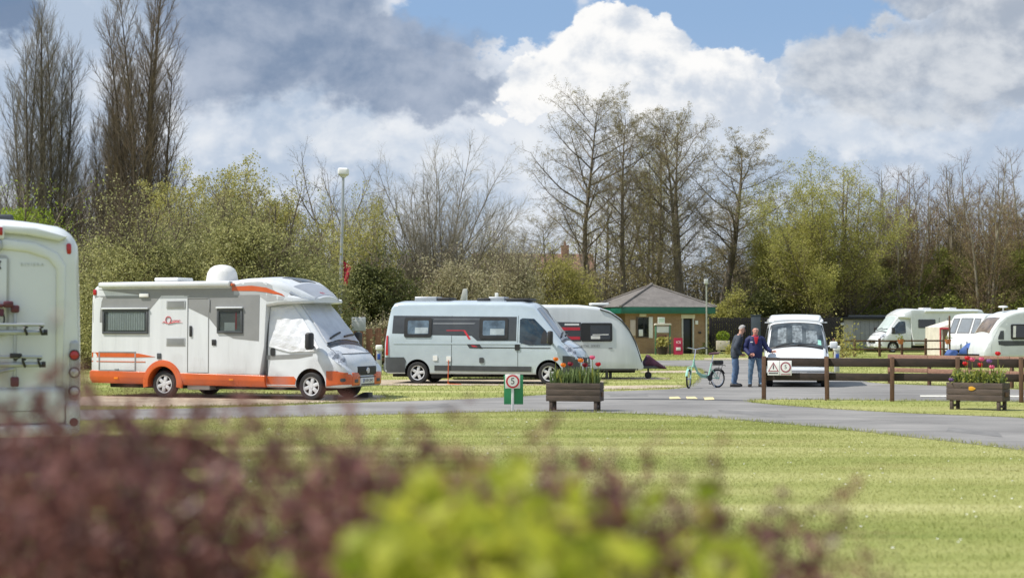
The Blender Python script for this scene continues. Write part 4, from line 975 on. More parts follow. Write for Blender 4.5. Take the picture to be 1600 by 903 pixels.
    # orange skirts with arch spat
    mb = MB(); LS = Loft([(-2.17, .40, .63, W - .05, W - .03, W - .03, .5, .02, .0), (-2.10, .34, .66, W - .01, W + .012, W + .012, .5, .02, .0), (2.86, .30, .58, W - .02, W + .012, W + .012, .45, .02, .0)])
    LS.mesh(mb); sk = mb.build('skirt', M_ORANGE, root); cut(sk, arch_cutters([0], .42, .36, W))
    mb = MB(); n = 20; vs = []; fs = []
    for k in range(n + 1):
        t = R(-12 + 204 * k / n); c, s_ = math.cos(t), math.sin(t)
        for r_, yy in ((.415, -W + .25), (.415, -W - .03), (.46, -W - .035), (.56, -W - .018), (.575, -W + .02)): vs.append((r_ * c, yy, .36 + r_ * s_))
    for k in range(n):
        for j in range(4): fs.append((k * 5 + j, k * 5 + j + 1, (k + 1) * 5 + j + 1, (k + 1) * 5 + j))
    mb.add(vs, fs, 0, True); mb.build('wheel_arch', M_ORANGE, root)
    for x in (-1.35, 1.95):
        mb = MB(); mb.box(x - .06, x + .06, -W - .026, -W, .44, .49, 0, .01); mb.build('side_marker', M_AMBER, root)
    # chassis and underside pipe
    mb = MB(); mb.box(-1.9, 4.3, -.62, .62, .22, .58, 0, .02); mb.box(-1.9, 4.3, -W + .38, W - .38, .36, .6, 0); mb.box(.55, 1.2, -.9, -.3, .20, .34, 1, .03); mb.build('chassis', [M_UNDER, M_GALV], root)
    # roof: dome, rooflights, cab skylight
    mb = MB(); mb.lathe([(.40, 0), (.385, .10), (.36, .22), (.30, .32), (.20, .385), (.09, .41), (.001, .415)], 28, 0, (.98, 0, 2.86)); mb.lathe([(.30, -.02), (.30, .02)], 24, 0, (.98, 0, 2.86)); mb.build('satellite_dome', mat('dome_white', (.72, .70, .66), .4), root)
    mb = MB(); mb.box(-.75, -.05, -.4, .3, 2.87, 2.96, 0, .03, None, 3); mb.build('rooflight', M_SIGNW, root)
    mb = MB(); patch_top(mb, L, [(-.50, 2.98), (.50, 2.98), (.40, 3.40), (-.40, 3.40)], .012, 0, 5, 6); mb.build('skylight', M_GLASS, root)
    mb = MB(); patch_top(mb, L, [(-1.02, 3.47), (1.02, 3.47), (.66, 3.93), (-.66, 3.93)], .006, 0, 6, 10, .01); mb.build('cap_band', mat('shaded_silver_panel', (.34, .36, .40), .35, coat=.2, var=.05), root)  # silver cap front, toned darker to carry its shade
    mb = MB(); c = L.top(3.86, -.1) + .01
    for k in (-1, 1): mb.tube([(3.84, -.14 + .05 * k, c - .0), (3.87, -.10 + .05 * k, c - .02), (3.91, -.06 + .05 * k, c - .06)], .016, 5)
    mb.build('emblem', M_SIGNR, root)
    # cab
    LC = Loft([(2.84, .30, 2.30, CAB_W, CAB_W, .92, 1.15, .08, .03), (3.3, .30, 2.34, CAB_W, CAB_W, .86, 1.15, .10, .04)] + cab_stations(0, 0))
    mb = MB(); LC.mesh(mb); cb = mb.build('cab', M_WHITE, root); cut(cb, arch_cutters([4.05], .40, .36, CAB_W))
    cab_details(root, LC, 0, M_WHITE, M_ORANGE, None, .36, .70, 'VX08 QHD', cover=True, wz=.095)
    for sd in (-1, 1):
        mb = MB(); patch_side(mb, LC, [(2.87, .32), (2.87, .56), (3.60, .56), (3.66, .50), (3.62, .32)], .008, sd, 0, 3, 6); mb.build('sill', M_ORANGE, root)
        mb = MB(); patch_side(mb, LC, [(2.86, .95), (2.86, 1.06), (3.7, 1.05), (4.1, 1.10), (4.1, 1.06), (3.7, .99)], .006, sd, 0, 3, 6); mb.build('rub_strip', M_PGREY, root)
        mb = MB(); patch_side(mb, LC, [(2.845, .32), (2.845, 2.2), (2.895, 2.2), (2.895, .32)], .004, sd, 0, 6, 1); mb.build('door_seam', M_DGREY, root)
        mb = MB(); patch_side(mb, LC, rrect(2.97, 3.09, 1.05, 1.23, .04), .02, sd, 0, 3, 3); mb.build('door_handle', M_BLACK, root)
    for x, y, rz, sp in ((0, -.97, 0, 6), (0, .97, 0, 6), (4.05, -.90, -.06, 6), (4.05, .90, -.06, 6)): wheel(root, x, y, .335, .215, sp, rz)
    # rear lamps exist on the far end too
    for sd in (-1, 1):
        mb = MB(); mb.box(-2.16, -2.10, sd * .92 - .09, sd * .92 + .09, .80, 1.25, 0, .03); mb.build('tail_lamp', M_RED, root)
    # insulation cover hung over the cab windows: a thing of its own
    mb = MB(); rnd = random.Random(4)
    def wr(v): return .028 + .006 * math.sin(v[0] * 9 + v[1] * 5) + .007 * math.sin(v[0] * 21 - v[1] * 13) + .004 * math.sin(v[0] * 5 + v[1] * 31)
    for sd in (-1, 1):
        poly = [(2.93, 1.27), (2.93, 2.20), (3.46, 2.24), (3.76, 1.92), (4.05, 1.54), (4.28, 1.22), (4.22, 1.16), (4.0, 1.20), (3.5, 1.14)]
        rows = rows_of(poly, 14); A = []; B = []
        for z, xa, xb in rows:
            xs = [xa + (xb - xa) * j / 14 for j in range(15)]
            A.append([(x, sd * (LC.side(x, z) + wr((x, z))), z) for x in xs]); B.append([(x, sd * (LC.side(x, z) + .012), z) for x in xs])
        grid_solid(mb, A, B, 0)
    rows = [(x, -w_, w_) for x, w_ in [(3.52 + .84 * k / 14, .70 + .12 * k / 14) for k in range(15)]]; A = []; B = []
    for x, ya, yb in rows:
        ys = [ya + (yb - ya) * j / 18 for j in range(19)]
        A.append([(x + .03, y, LC.top(x, y) + wr((x, y))) for y in ys]); B.append([(x, y, LC.top(x, y) + .008) for y in ys])
    grid_solid(mb, A, B, 1)
    o = mb.build('insulation_cover', [mat('sunlit_foil', (.72, .73, .75), .45, .15, var=.08, scale=2.5, bump=.6), M_FOIL], None, root.location, root.rotation_euler)  # sides painted lighter as sunlit foil, windscreen part darker as shaded
    tag(o, 'wrinkled silver thermal cover over the cab windows of the orange motorhome', 'windscreen cover')
    # levelling blocks under the front wheels
    for y, lb in ((-.90, 'grey levelling ramp under the near front wheel of the orange motorhome'), (.90, 'grey levelling ramp under the far front wheel of the orange motorhome')):
        mb = MB(); mb.prism([(4.26, .0), (4.66, .0), (4.66, .13), (4.50, .13)], y - .12, y + .12, 'XZ', 0, .01)
        for k in range(3): mb.box(4.30 + k * .06, 4.33 + k * .06, y - .13, y + .13, .0, .02 + k * .02, 0, .004)
        tag(mb.build('levelling_ramp', M_DGREY, None, root.location, root.rotation_euler), lb, 'levelling ramp', 'levelling ramps')
orange_motorhome()

# ------------------------------------------------------------------ the silver panel van camper
def panel_van():
    a = Vector((*G(652, 599.5), 0)); b = Vector((*G(863, 601.2), 0)); yaw = math.atan2(b.y - a.y, b.x - a.x); W = 1.025
    root = thing('camper_van', 'high roofed silver camper van with dark side graphics and black plastic trim', 'camper van', a + Vector((-math.sin(yaw), math.cos(yaw), 0)) * W, yaw)
    L = Loft([(-1.04, .36, 1.30, W - .06, W - .06, .94, .9, .08, .02), (-1.00, .33, 1.62, W - .03, W - .02, .92, 1.0, .08, .03), (-.93, .31, 2.05, W, W, .90, 1.15, .10, .03), (-.86, .30, 2.34, W, W, .88, 1.2, .12, .03), (-.78, .30, 2.47, W, W, .86, 1.2, .14, .04), (-.62, .30, 2.52, W, W, .855, 1.2, .15, .05),
              (1.2, .30, 2.53, W, W, .855, 1.2, .15, .05), (3.15, .30, 2.52, W, W, .85, 1.2, .15, .06), (3.38, .30, 2.47, W, W, .83, 1.18, .14, .06)] + cab_stations(0, 0))
    mb = MB(); L.mesh(mb); body = mb.build('body', M_SILVERW, root); cut(body, arch_cutters([0, 4.05], .395, .35, W))
    cab_details(root, L, 0, M_SILVERW, None, M_DGREY, .5, .86, 'HX64 KZN', lower=M_DGREY); cab_door_lines(root, L, 0, (-1, 1))
    for sd in (-1, 1):
        mb = MB()
        # dark graphic band along the side, stepped
        P = lambda poly, mi, off: patch_side(mb, L, poly, off, sd, mi, 5, 10, .012)
        P([(-.80, 1.52), (-.78, 2.06), (3.06, 2.02), (3.06, 1.30), (1.86, 1.30), (1.62, 1.50), (.4, 1.47), (-.44, 1.52)], 0, .004)
        P([(.48, 1.80), (.48, 1.84), (1.8, 1.84), (1.75, 1.80)], 1, .008)
        P([(.5, 1.94), (.5, 1.955), (2.0, 1.95), (2.0, 1.935)], 1, .008)
        P([(1.42, 1.62), (1.48, 1.62), (1.66, 1.36), (1.60, 1.34)], 2, .009); P([(.9, 1.60), (.9, 1.62), (1.44, 1.62), (1.46, 1.60)], 2, .009)
        P([(1.52, 1.235), (1.92, 1.21), (2.04, 1.07), (1.62, 1.08)], 0, .006); P([(1.66, 1.17), (1.78, 1.16), (1.88, 1.12), (1.74, 1.12)], 2, .010)
        mb.build('side_decals', [mat('graphite_film', (.055, .06, .07), .35, var=.1), mat('light_film', (.20, .21, .23), .4), M_SIGNR], root)
        for (x0, x1, z0, z1) in ((-.42, .44, 1.40, 2.00), (1.92, 2.80, 1.36, 2.00)):
            mb = MB(); patch_side(mb, L, rrect(x0, x1, z0, z1, .06), .022, sd, 0, 6, 6); fr = mb.build('window', M_BLACK, root)
            mb = MB(); patch_side(mb, L, rrect(x0 + .11, x1 - .09, z0 + .10, z1 - .09, .04), .026, sd, 0, 5, 6, .0); mb.build('pane', mat('sky_reflection_pane', (.085, .125, .17), .06, spec=1.0, var=.5, scale=3), fr)  # base lightened to blue as a painted sky reflection
            mb = MB(); patch_side(mb, L, [(x0 + .34, z0 + .12), (x0 + .34, z0 + .30), (x1 - .11, z0 + .30), (x1 - .11, z0 + .12)], .0275, sd, 0, 3, 4, .0); mb.build('blind', mat('pale_blind', (.36, .41, .45), .25, var=.2), fr)
        mb = MB(); P2 = lambda poly, off, mi=0: patch_side(mb, L, poly, off, sd, mi, 4, 8, .02)
        P2([(.54, .40), (.54, .56), (3.52, .54), (3.52, .38)], .022); mb.build('rub_strip', M_DGREY, root)
        mb = MB(); P2([(-1.02, .34), (-1.02, .80), (-.42, .80), (-.36, .70), (-.40, .34)], .016); mb.build('rear_corner', M_DGREY, root)
        mb = MB(); P2([(1.9, 1.085), (1.9, 1.115), (4.1, 1.10), (4.1, 1.075)], .006); mb.build('crease_trim', M_DGREY, root)
        mb = MB(); P2([(-.75, 1.20), (-.75, 1.24), (3.2, 1.24), (3.2, 1.20)], .010); mb.build('side_rail', M_SILVERW, root)
        for x in (3.10, 1.06):
            mb = MB(); patch_side(mb, L, [(x, .32), (x, 2.05), (x + .014, 2.05), (x + .014, .32)], .003, sd, 0, 8, 1, .01); mb.build('door_seam', M_DGREY, root)
        mb = MB(); patch_side(mb, L, rrect(3.02, 3.17, 1.02, 1.20, .03), .024, sd, 0, 3, 3); mb.build('door_handle', M_BLACK, root)
        mb = MB(); patch_side(mb, L, [(-1.0, .86), (-.985, 1.44), (-.93, 1.46), (-.915, .86)], .03, sd, 0, 5, 2); mb.build('tail_lamp', M_RED, root)
    for sd in (-1, 1):
        mb = MB(); patch_side(mb, L, [(3.80, 1.22), (3.84, 1.52), (3.90, 1.62), (4.12, 1.28), (4.14, 1.22)], .014, sd, 0, 5, 4); mb.build('mirror_base', M_BLACK, root)
    for (x, z, c) in ((.56, .78, M_SIGNW), (.98, .76, M_SIGNW), (2.0, .72, M_DGREY)):
        mb = MB(); patch_side(mb, L, rrect(x - .07, x + .07, z - .08, z + .08, .03), .022, -1, 0, 3, 3); mb.build('filler_cap', c, root)
    mb = MB(); mb.box(-.9, 4.4, -.62, .62, .20, .5, 0, .02); mb.box(.42, .95, -.97, -.5, .17, .32, 0, .03); mb.box(1.1, 2.2, -.95, -.6, .24, .32, 0, .02); mb.box(-1.10, -.95, -.95, .95, .36, .62, 1, .04); mb.build('chassis', [M_UNDER, M_DGREY], root)
    for x, y in ((0, -.91), (0, .91), (4.05, -.90), (4.05, .90)): wheel(root, x, y, .335, .215, 5, 0)
    # roof: vents, panel, dish
    z = 2.52
    for (x0, x1, y0, y1, h, c) in ((-.28, .42, -.35, .35, .12, M_GALV), (.46, .86, -.4, .4, .09, M_BLACK), (1.70, 2.10, -.4, .4, .07, M_BLACK), (2.05, 2.55, -.35, .3, .11, M_GALV), (2.62, 3.36, -.55, .55, .06, M_BLACK)):
        mb = MB(); mb.box(x0, x1, y0, y1, z - .02, z + h, 0, .03, None, 3); mb.build('roof_vent' if c != M_BLACK else 'solar_panel', c, root)
    # hook-up lead
    mb = MB(); p = L.side(.98, .7); mb.tube([(.98, -p - .03, .72), (.985, -p - .05, .55), (.975, -p - .05, .25), (.98, -p - .07, .02), (1.1, -p - .3, .015), (1.5, -p - .5, .014)], .014, 6)
    tag(mb.build('hook_up_cable', M_ORANGE, None, root.location, root.rotation_euler), 'orange electric cable hanging from the side of the silver camper van', 'cable')
panel_van()

# ------------------------------------------------------------------ touring caravans
def caravan_shell(root, prof, W, band, mats, arches=None):
    L = Loft(prof); mb = MB(); L.mesh(mb); b = mb.build('body', mats[0], root)
    if arches: cut(b, arch_cutters(arches, .37, .30, W, .3))
    return L
def middle_caravan():
    yaw = R(4); W = 1.10; o = Vector((*G(952, 593.3), 0))
    root = thing('caravan', 'white touring caravan with a curved nose parked behind the silver camper van', 'caravan', o + Vector((-math.sin(yaw), math.cos(yaw), 0)) * W, yaw)
    L = caravan_shell(root, [(-5.3, .40, 2.0, W, W, W - .03, 1.2, .1, .03), (-5.2, .32, 2.36, W, W, W - .03, 1.2, .1, .03), (-4.9, .30, 2.44, W, W, W - .03, 1.2, .11, .03), (-.95, .30, 2.44, W, W, W - .03, 1.2, .11, .03), (-.35, .30, 2.38, W, W, W - .03, 1.2, .12, .03), (.05, .30, 2.25, W, W, W - .04, 1.2, .12, .03), (.40, .30, 2.02, W, W, W - .05, 1.1, .12, .04), (.68, .30, 1.70, W - .02, W - .02, W - .08, 1.0, .12, .06), (.90, .30, 1.32, W - .05, W - .05, W - .12, .8, .12, .08), (1.04, .31, .96, W - .09, W - .09, W - .18, .6, .12, .10), (1.14, .33, .62, W - .16, W - .16, W - .28, .45, .08, .08)], W, None, [M_CARAV], [-2.2])
    for sd in (-1, 1):
        mb = MB(); P = lambda poly, mi, off: patch_side(mb, L, poly, off, sd, mi, 4, 8, .01)
        P([(-2.6, 1.24), (-2.6, 1.88), (-.92, 1.86), (-.92, 1.24)], 0, .004); mb.build('side_decal', mat('graphite_film', (.055, .06, .07), .35), root); mb = MB(); P([(-1.9, 1.60), (-1.9, 1.70), (-.95, 1.70), (-.95, 1.60)], 0, .008); mb.build('side_decal', M_SIGNR, root); mb = MB(); P([(-1.9, 1.30), (-1.9, 1.40), (-.95, 1.40), (-.95, 1.30)], 0, .008); mb.build('side_decal', M_SIGNR, root); mb = MB(); P([(-1.45, 1.76), (-1.45, 1.82), (-.98, 1.82), (-.98, 1.76)], 0, .008); mb.build('side_decal', M_SIGNW, root); mb = MB()
        P([(-.6, .30), (-.6, .36), (.95, .36), (.95, .30)], 0, .006)
        mb.build('skirt_trim', mat('graphite_film', (.055, .06, .07), .35), root)
        mb = MB(); patch_side(mb, L, rrect(-.92, .10, 1.24, 1.84, .06), .03, sd, 0, 6, 6); fr = mb.build('window', M_BLACK, root)
        mb = MB(); patch_side(mb, L, rrect(-.62, .03, 1.31, 1.76, .04), .033, sd, 0, 5, 6, 0); mb.build('pane', M_GLASS, fr)
        mb = MB(); patch_side(mb, L, [(-.55, 1.44), (-.55, 1.47), (-.02, 1.48), (-.02, 1.45)], .0345, sd, 0, 2, 4, 0); patch_side(mb, L, [(-.6, 1.32), (-.6, 1.42), (-.3, 1.42), (-.3, 1.32)], .0345, sd, 0, 2, 4, 0); mb.build('blind', M_NET, fr)
        mb = MB(); patch_side(mb, L, [(-.02, 1.0), (-.02, 1.04), (.10, 1.04), (.10, 1.0)], .012, sd, 0, 2, 2); mb.build('reflector', M_PGREY, root)
        mb = MB(); patch_side(mb, L, rrect(-1.2, -1.05, .42, .56, .02), .012, sd, 0, 2, 2); mb.build('locker_hatch', M_PGREY2, root)
        # dark awning rail that follows the nose
        mb = MB(); pts = [(x, sd * (L.side(x, L.top(x, .9) - .12) + .01), L.top(x, .95) - .05) for x in np.linspace(-.3, 1.08, 14)]; mb.tube(pts, .022, 6); mb.build('awning_rail', M_DGREY, root)
    mb = MB(); y = -L.side(-.7, 1.08) - .004
    mb.text('COASTAL SERIES', .11, Matrix.Translation((-.72, y, 1.09)) @ Matrix.Rotation(R(90), 4, 'X'), 0, .002, .2); mb.build('lettering', M_PGREY, root)
    mb = MB(); patch_top(mb, L, [(-.78, .46), (.78, .46), (.70, .86), (-.70, .86)], .014, 0, 6, 8); mb.build('front_window', M_GLASS, root)
    mb = MB(); mb.box(-4.8, .9, -.75, .75, .22, .36, 0, .02); mb.prism([(.9, -.55), (.9, .55), (2.0, .05), (2.0, -.05)], .34, .42, 'XY', 1, .01); mb.build('chassis', [M_UNDER, M_DGREY], root)
    for x, y in ((-.05, -.85), (.10, -.62)):
        mb = MB(); mb.box(x - .045, x + .045, y - .05, y + .05, .0, .34, 0, .01); mb.box(x - .08, x + .08, y - .08, y + .08, .0, .03, 0, .01); mb.build('corner_steady', M_DGREY, root)
    mb = MB(); mb.tube([(1.42, -.12, .18), (1.42, -.12, .75)], .03, 8); mb.lathe([(.001, -.04), (.10, -.04), (.12, 0), (.10, .04), (.001, .04)], 18, 0, (1.42, -.12, .12), 'Y'); mb.build('jockey_wheel', M_BLACK, root)
    for y in (-.92, .92): wheel(root, -2.2, y, .31, .19, 5)
    mb = MB(); mb.box(-.5, .1, -.3, .3, 2.43, 2.50, 0, .03); mb.build('rooflight', M_SIGNW, root)
    # purple hitch cover, laced over the drawbar
    mb = MB(); rnd = random.Random(2); st = [(1.30, .36, .30, .62), (1.40, .34, .26, .80), (1.48, .34, .22, .78), (1.62, .34, .21, .66), (1.80, .33, .20, .52), (1.95, .32, .17, .42), (2.04, .32, .12, .36)]; vs = []; fs = []; n = 16
    for i, (x, z0, hw, zt) in enumerate(st):
        for k in range(n):
            t = 2 * PI * k / n; r_ = 1 + .05 * math.sin(5 * t + i); vs.append((x, hw * math.copysign(abs(math.cos(t)) ** .7, math.cos(t)) * r_, (z0 + zt) / 2 + (zt - z0) / 2 * math.copysign(abs(math.sin(t)) ** .8, math.sin(t)) * r_))
    for i in range(len(st) - 1):
        for k in range(n): fs.append((i * n + k, i * n + (k + 1) % n, (i + 1) * n + (k + 1) % n, (i + 1) * n + k))
    fs += [tuple(range(n)), tuple(range((len(st) - 1) * n, len(st) * n))]; mb.add(vs, fs, 0, True)
    tag(mb.build('hitch_cover', mat('plum_fabric', (.075, .022, .050), .8, var=.3, bump=.3), None, root.location, root.rotation_euler), 'plum coloured fabric cover over the drawbar of the curved white caravan', 'hitch cover')
    # grey waste container under the front corner
    mb = MB(); mb.box(-.98, -.58, -W - .35, -W + .05, .02, .44, 0, .05, None, 3); mb.tube([(-.78, -W - .15, .44), (-.78, -W - .15, .50)], .05, 10, 1); mb.lathe([(.06, -.42), (.075, -.40), (.075, -.36), (.06, -.355)], 14, 1, (-.9, 0, .08), 'Y')
    tag(mb.build('waste_container', [mat('pale_plastic', (.55, .56, .54), .5), M_DGREY], None, root.location, root.rotation_euler), 'pale plastic waste water container under the nose of the curved white caravan', 'container')
middle_caravan()

# ------------------------------------------------------------------ white camper van seen from the front
def white_camper():
    o = Vector((*G(1246, 605), 0)); yaw = R(-90 - 8); W = .90
    fwd = Vector((math.cos(yaw), math.sin(yaw), 0))
    root = thing('camper_van', 'small white camper van with raised roof facing the camera behind the fence', 'camper van', o - fwd * 1.55, yaw)
    L = Loft([(-2.75, .30, 1.80, W - .05, W - .03, .76, .8, .10, .03), (-2.65, .27, 1.88, W, W, .78, .9, .12, .03), (.55, .27, 1.88, W, W, .77, .95, .12, .04), (.62, .27, 1.84, W, W, .77, .95, .11, .05), (.80, .27, 1.62, W, W, .79, .95, .09, .07), (1.08, .27, 1.20, W, W, .83, .95, .08, .08), (1.14, .27, 1.12, W, W, .84, .9, .10, .08), (1.38, .28, 1.00, W - .01, W, .83, .8, .12, .08), (1.52, .30, .90, W - .05, W - .04, .78, .65, .14, .08), (1.58, .34, .80, W - .12, W - .10, .70, .55, .12, .06)])
    mb = MB(); L.mesh(mb); body = mb.build('body', M_WHITE, root); cut(body, arch_cutters([.95, -1.85], .36, .32, W, .3))
    LR = Loft([(-2.5, 1.84, 1.98, .80, .79, .74, 1.9, .06, .02), (-2.35, 1.84, 2.08, .81, .80, .74, 1.92, .08, .02), (.15, 1.84, 2.09, .80, .79, .74, 1.92, .08, .02), (.42, 1.84, 2.07, .79, .78, .72, 1.92, .08, .03), (.56, 1.84, 1.94, .76, .74, .66, 1.88, .05, .03)])
    mb = MB(); LR.mesh(mb); mb.build('raised_roof', M_WHITE, root)
    mb = MB(); patch_top(mb, L, [(-.80, 1.085), (.80, 1.085), (.70, .645), (-.70, .645)], .016, 0, 8, 12); ws = mb.build('windscreen', mat('grey_windscreen', (.065, .078, .084), .05, spec=.9, var=.5, scale=3.5), root)
    mb = MB(); patch_top(mb, L, [(-.86, 1.12), (.86, 1.12), (.74, .62), (-.74, .62)], .010, 0, 8, 12); mb.build('screen_rubber', M_BLACK, root)
    mb = MB()
    for (y0, y1, x0, x1) in ((-.12, .16, .70, 1.04), (-.55, -.30, .74, 1.04), (.28, .60, .80, 1.05)): patch_top(mb, L, [(y0, x1), (y1, x1), (y1 * .96, x0), (y0 * .96, x0)], .0175, 0, 4, 4, 0)
    mb.build('seat_and_curtain', mat('pale_interior', (.19, .215, .225), .12, var=.6, scale=7, spec=.9), ws)
    mb = MB(); patch_top(mb, L, [(.60, 1.05), (.70, 1.05), (.69, .96), (.60, .96)], .019, 0, 2, 2, 0); mb.build('screen_sticker', mat('mint_sticker', (.3, .62, .52), .5), ws)
    for y0 in (-.6, .02):
        mb = MB(); mb.tube([(1.10 - .01 * k, y0 + .13 * k, L.top(1.10 - .01 * k, y0 + .13 * k) + .035) for k in range(5)], .012, 6); mb.build('wiper', M_BLACK, root)
    x = 1.58
    mb = MB(); mb.box(x - .02, x + .012, -.60, .60, .62, .76, 0, .02); mb.build('grille', M_DGREY, root)
    mb = MB(); mb.box(x - .10, x + .055, -.86, .86, .36, .55, 0, .04, None, 3); mb.box(x + .05, x + .06, -.80, .80, .44, .47, 1, .003); bp = mb.build('bumper', [M_WHITE, M_DGREY], root)
    mb = MB(); mb.box(x - .14, x + .02, -.78, .78, .24, .355, 0, .03); mb.build('valance', M_DGREY, root)
    mb = MB(); mb.box(x + .056, x + .064, -.26, .26, .375, .43, 0, .004); mb.text('K417 BRW', .055, Matrix.Translation((x + .0655, 0, .402)) @ Matrix.Rotation(R(90), 4, 'Z') @ Matrix.Rotation(R(90), 4, 'X'), 1, .001); mb.build('licence_plate', [M_PLATE, M_INK], bp)
    for sd in (-1, 1):
        mb = MB(); mb.box(x - .05, x + .016, sd * .66 - .10, sd * .66 + .10, .60, .77, 0, .03, None, 3); mb.build('headlight', M_CLEAR, root)
        mb = MB(); mb.box(x - .06, x + .010, sd * .80 - .035, sd * .80 + .035, .62, .76, 0, .015); mb.build('indicator', M_AMBER, root)
        mb = MB(); y = L.side(.78, 1.2); a, b_ = sorted((sd * (y + .08), sd * (y + .30))); mb.tube([(.86, sd * (y - .02), 1.14), (.88, sd * (y + .18), 1.20)], .022, 8); mb.box(.80, .93, a, b_, 1.10, 1.30, 0, .04, None, 3); mb.build('door_mirror', M_WHITE, root)
        mb = MB(); patch_side(mb, L, [(-.05, 1.12), (-.05, 1.70), (.52, 1.70), (.92, 1.18), (.90, 1.12)], .01, sd, 0, 5, 6); mb.build('cab_window', M_GLASS, root)
        mb = MB(); patch_side(mb, L, rrect(-1.5, -.3, 1.12, 1.68, .05), .012, sd, 0, 5, 6); mb.build('window', M_GLASS, root)
        mb = MB(); patch_side(mb, L, [(-.12, .3), (-.12, 1.75), (-.105, 1.75), (-.105, .3)], .003, sd, 0, 6, 1, .01); mb.build('door_seam', M_DGREY, root)
        mb = MB(); mb.box(.25, .33, sd * .80 - .1, sd * .80 + .1, 1.83, 1.86, 0, .01); mb.build('gutter_bracket', M_WHITE, root)
        for xx in (.95, -1.85): wheel(root, xx, sd * .78, .31, .19, 6, steel=True)
    mb = MB(); mb.box(-2.5, 1.3, -.55, .55, .19, .4, 0, .02); mb.build('chassis', M_UNDER, root)
white_camper()

# ------------------------------------------------------------------ rear of the near motorhome at the left edge
def near_motorhome():
    W = 1.15; d = 20.6; yaw = R(90 + 17.5); fwd = Vector((math.cos(yaw), math.sin(yaw), 0)); right = Vector((math.sin(yaw), -math.cos(yaw), 0))
    corner = Vector(at(127.5, d)); c = corner - right * W
    root = thing('motorhome', 'pale motorhome seen from behind with a folded bike rack, cut off by the left edge', 'motorhome', c, yaw)
    # local x forward, y left; the rear face stands near x = 0
    L = Loft([(0.0, .50, 2.74, W - .12, W - .10, W - .14, 1.2, .20, .04), (.03, .46, 2.88, W - .05, W - .04, W - .08, 1.2, .26, .05), (.10, .44, 3.00, W - .015, W - .015, W - .05, 1.2, .32, .06), (.22, .44, 3.08, W, W, W - .03, 1.2, .34, .06), (.45, .44, 3.11, W, W, W - .03, 1.2, .34, .07), (5.2, .44, 3.11, W, W, W - .03, 1.2, .34, .07), (5.9, .42, 2.7, W, W, W - .06, 1.2, .3, .09), (6.5, .40, 1.6, W - .05, W - .05, W - .15, 1.0, .2, .09), (6.75, .42, 1.1, W - .15, W - .15, W - .3, .8, .15, .08)])
    P = mat('pale_motorhome_paint', (.69, .715, .715), .26, coat=.4, var=.04, scale=.8)
    mb = MB(); L.mesh(mb); body = mb.build('body', P, root); cut(body, arch_cutters([1.6, 5.2], .40, .34, W))
    # moulded recessed centre panel: raised surround with arched hood
    mb = MB(); mb.prism([(-.84, 2.48), (-.84, 1.03), (-.93, 1.03), (-.96, 2.52), (-.86, 2.68), (-.60, 2.80), (0, 2.87), (.60, 2.80), (.86, 2.68), (.96, 2.52), (.93, 1.03), (.84, 1.03), (.84, 2.48), (.74, 2.60), (.5, 2.68), (0, 2.73), (-.5, 2.68), (-.74, 2.60)], -.035, .03, 'YZ', 0, .035, None, 3); mb.build('rear_surround', P, root)
    mb = MB(); mb.prism([(-.98, 2.88), (-.6, 2.99), (0, 3.03), (.6, 2.99), (.98, 2.88), (.88, 2.82), (.5, 2.89), (0, 2.93), (-.5, 2.89), (-.88, 2.82)], -.05, .10, 'YZ', 0, .03, None, 3); mb.build('roof_spoiler', P, root)
    # bumper
    mb = MB(); mb.box(-.09, .12, -W + .19, W - .19, .58, 1.02, 0, .06, None, 3); mb.box(-.13, .12, -W + .10, W - .10, .42, .575, 0, .05, None, 3); mb.box(-.10, .14, -W + .02, -W + .185, .45, .83, 0, .05, None, 3); mb.box(-.10, .14, W - .185, W - .02, .45, .83, 0, .05, None, 3); mb.box(-.093, -.088, -.75, .75, .735, .745, 1); bp = mb.build('bumper', [P, M_PGREY], root)
    mb = MB(); mb.box(-.112, -.092, -.16, .42, .56, .70, 0, .006); mb.text('YJ13 LK0', .115, Matrix.Translation((-.113, .13, .63)) @ Matrix.Rotation(R(-90), 4, 'Z') @ Matrix.Rotation(R(90), 4, 'X'), 1, .001, 0, .92); mb.build('licence_plate', [M_PLATEY, M_INK], bp)
    # light clusters
    for sd in (-1, 1):
        y = sd * (W - .085)
        mb = MB(); mb.box(-.035, .10, y - .062, y + .062, .86, 1.60, 0, .05, None, 3); cl = mb.build('light_cluster', M_PGREY2, root)
        for z, m_ in ((1.42, M_RED), (1.205, M_CLEAR), (.975, M_CLEAR)):
            mb = MB(); mb.lathe([(.001, -.028), (.045, -.022), (.056, -.004), (.056, .02)], 22, 0, (-.035, y, z), 'X'); mb.lathe([(.058, .01), (.068, .006), (.068, -.008), (.058, -.01)], 22, 1, (-.035, y, z), 'X', True, False); mb.build('lens', [m_, M_DGREY], cl)
        mb = MB(); mb.lathe([(.001, -.01), (.05, -.008), (.055, .02)], 20, 0, (-.105, y - sd * .005, .60), 'X'); mb.build('reflector', mat('dark_red_reflector', (.12, .012, .02), .2), root)
        mb = MB(); mb.box(.0, .12, sd * (W - .155) - .03, sd * (W - .155) + .03, 2.66, 2.80, 0, .025, None, 3); mb.build('marker_lamp', M_RED, root)
    mb = MB(); mb.box(-.075, .06, -.23, .23, 2.83, 3.00, 1, .03, None, 3); mb.box(-.095, -.07, -.21, .21, 2.88, 2.98, 0, .012); mb.box(-.11, -.03, -.21, .21, 2.69, 2.828, 2, .04, None, 3); mb.build('brake_light', [M_RED, P, M_GALV], root)
    # rear window hatch
    mb = MB(); mb.prism(rrect(-.29, .75, 1.66, 2.64, .07), -.03, .0, 'YZ', 0, .01); mb.box(-.045, -.028, -.26, .72, 1.70, 2.60, 1, .006); hz = mb.build('rear_hatch', [M_PGREY2, P], root)
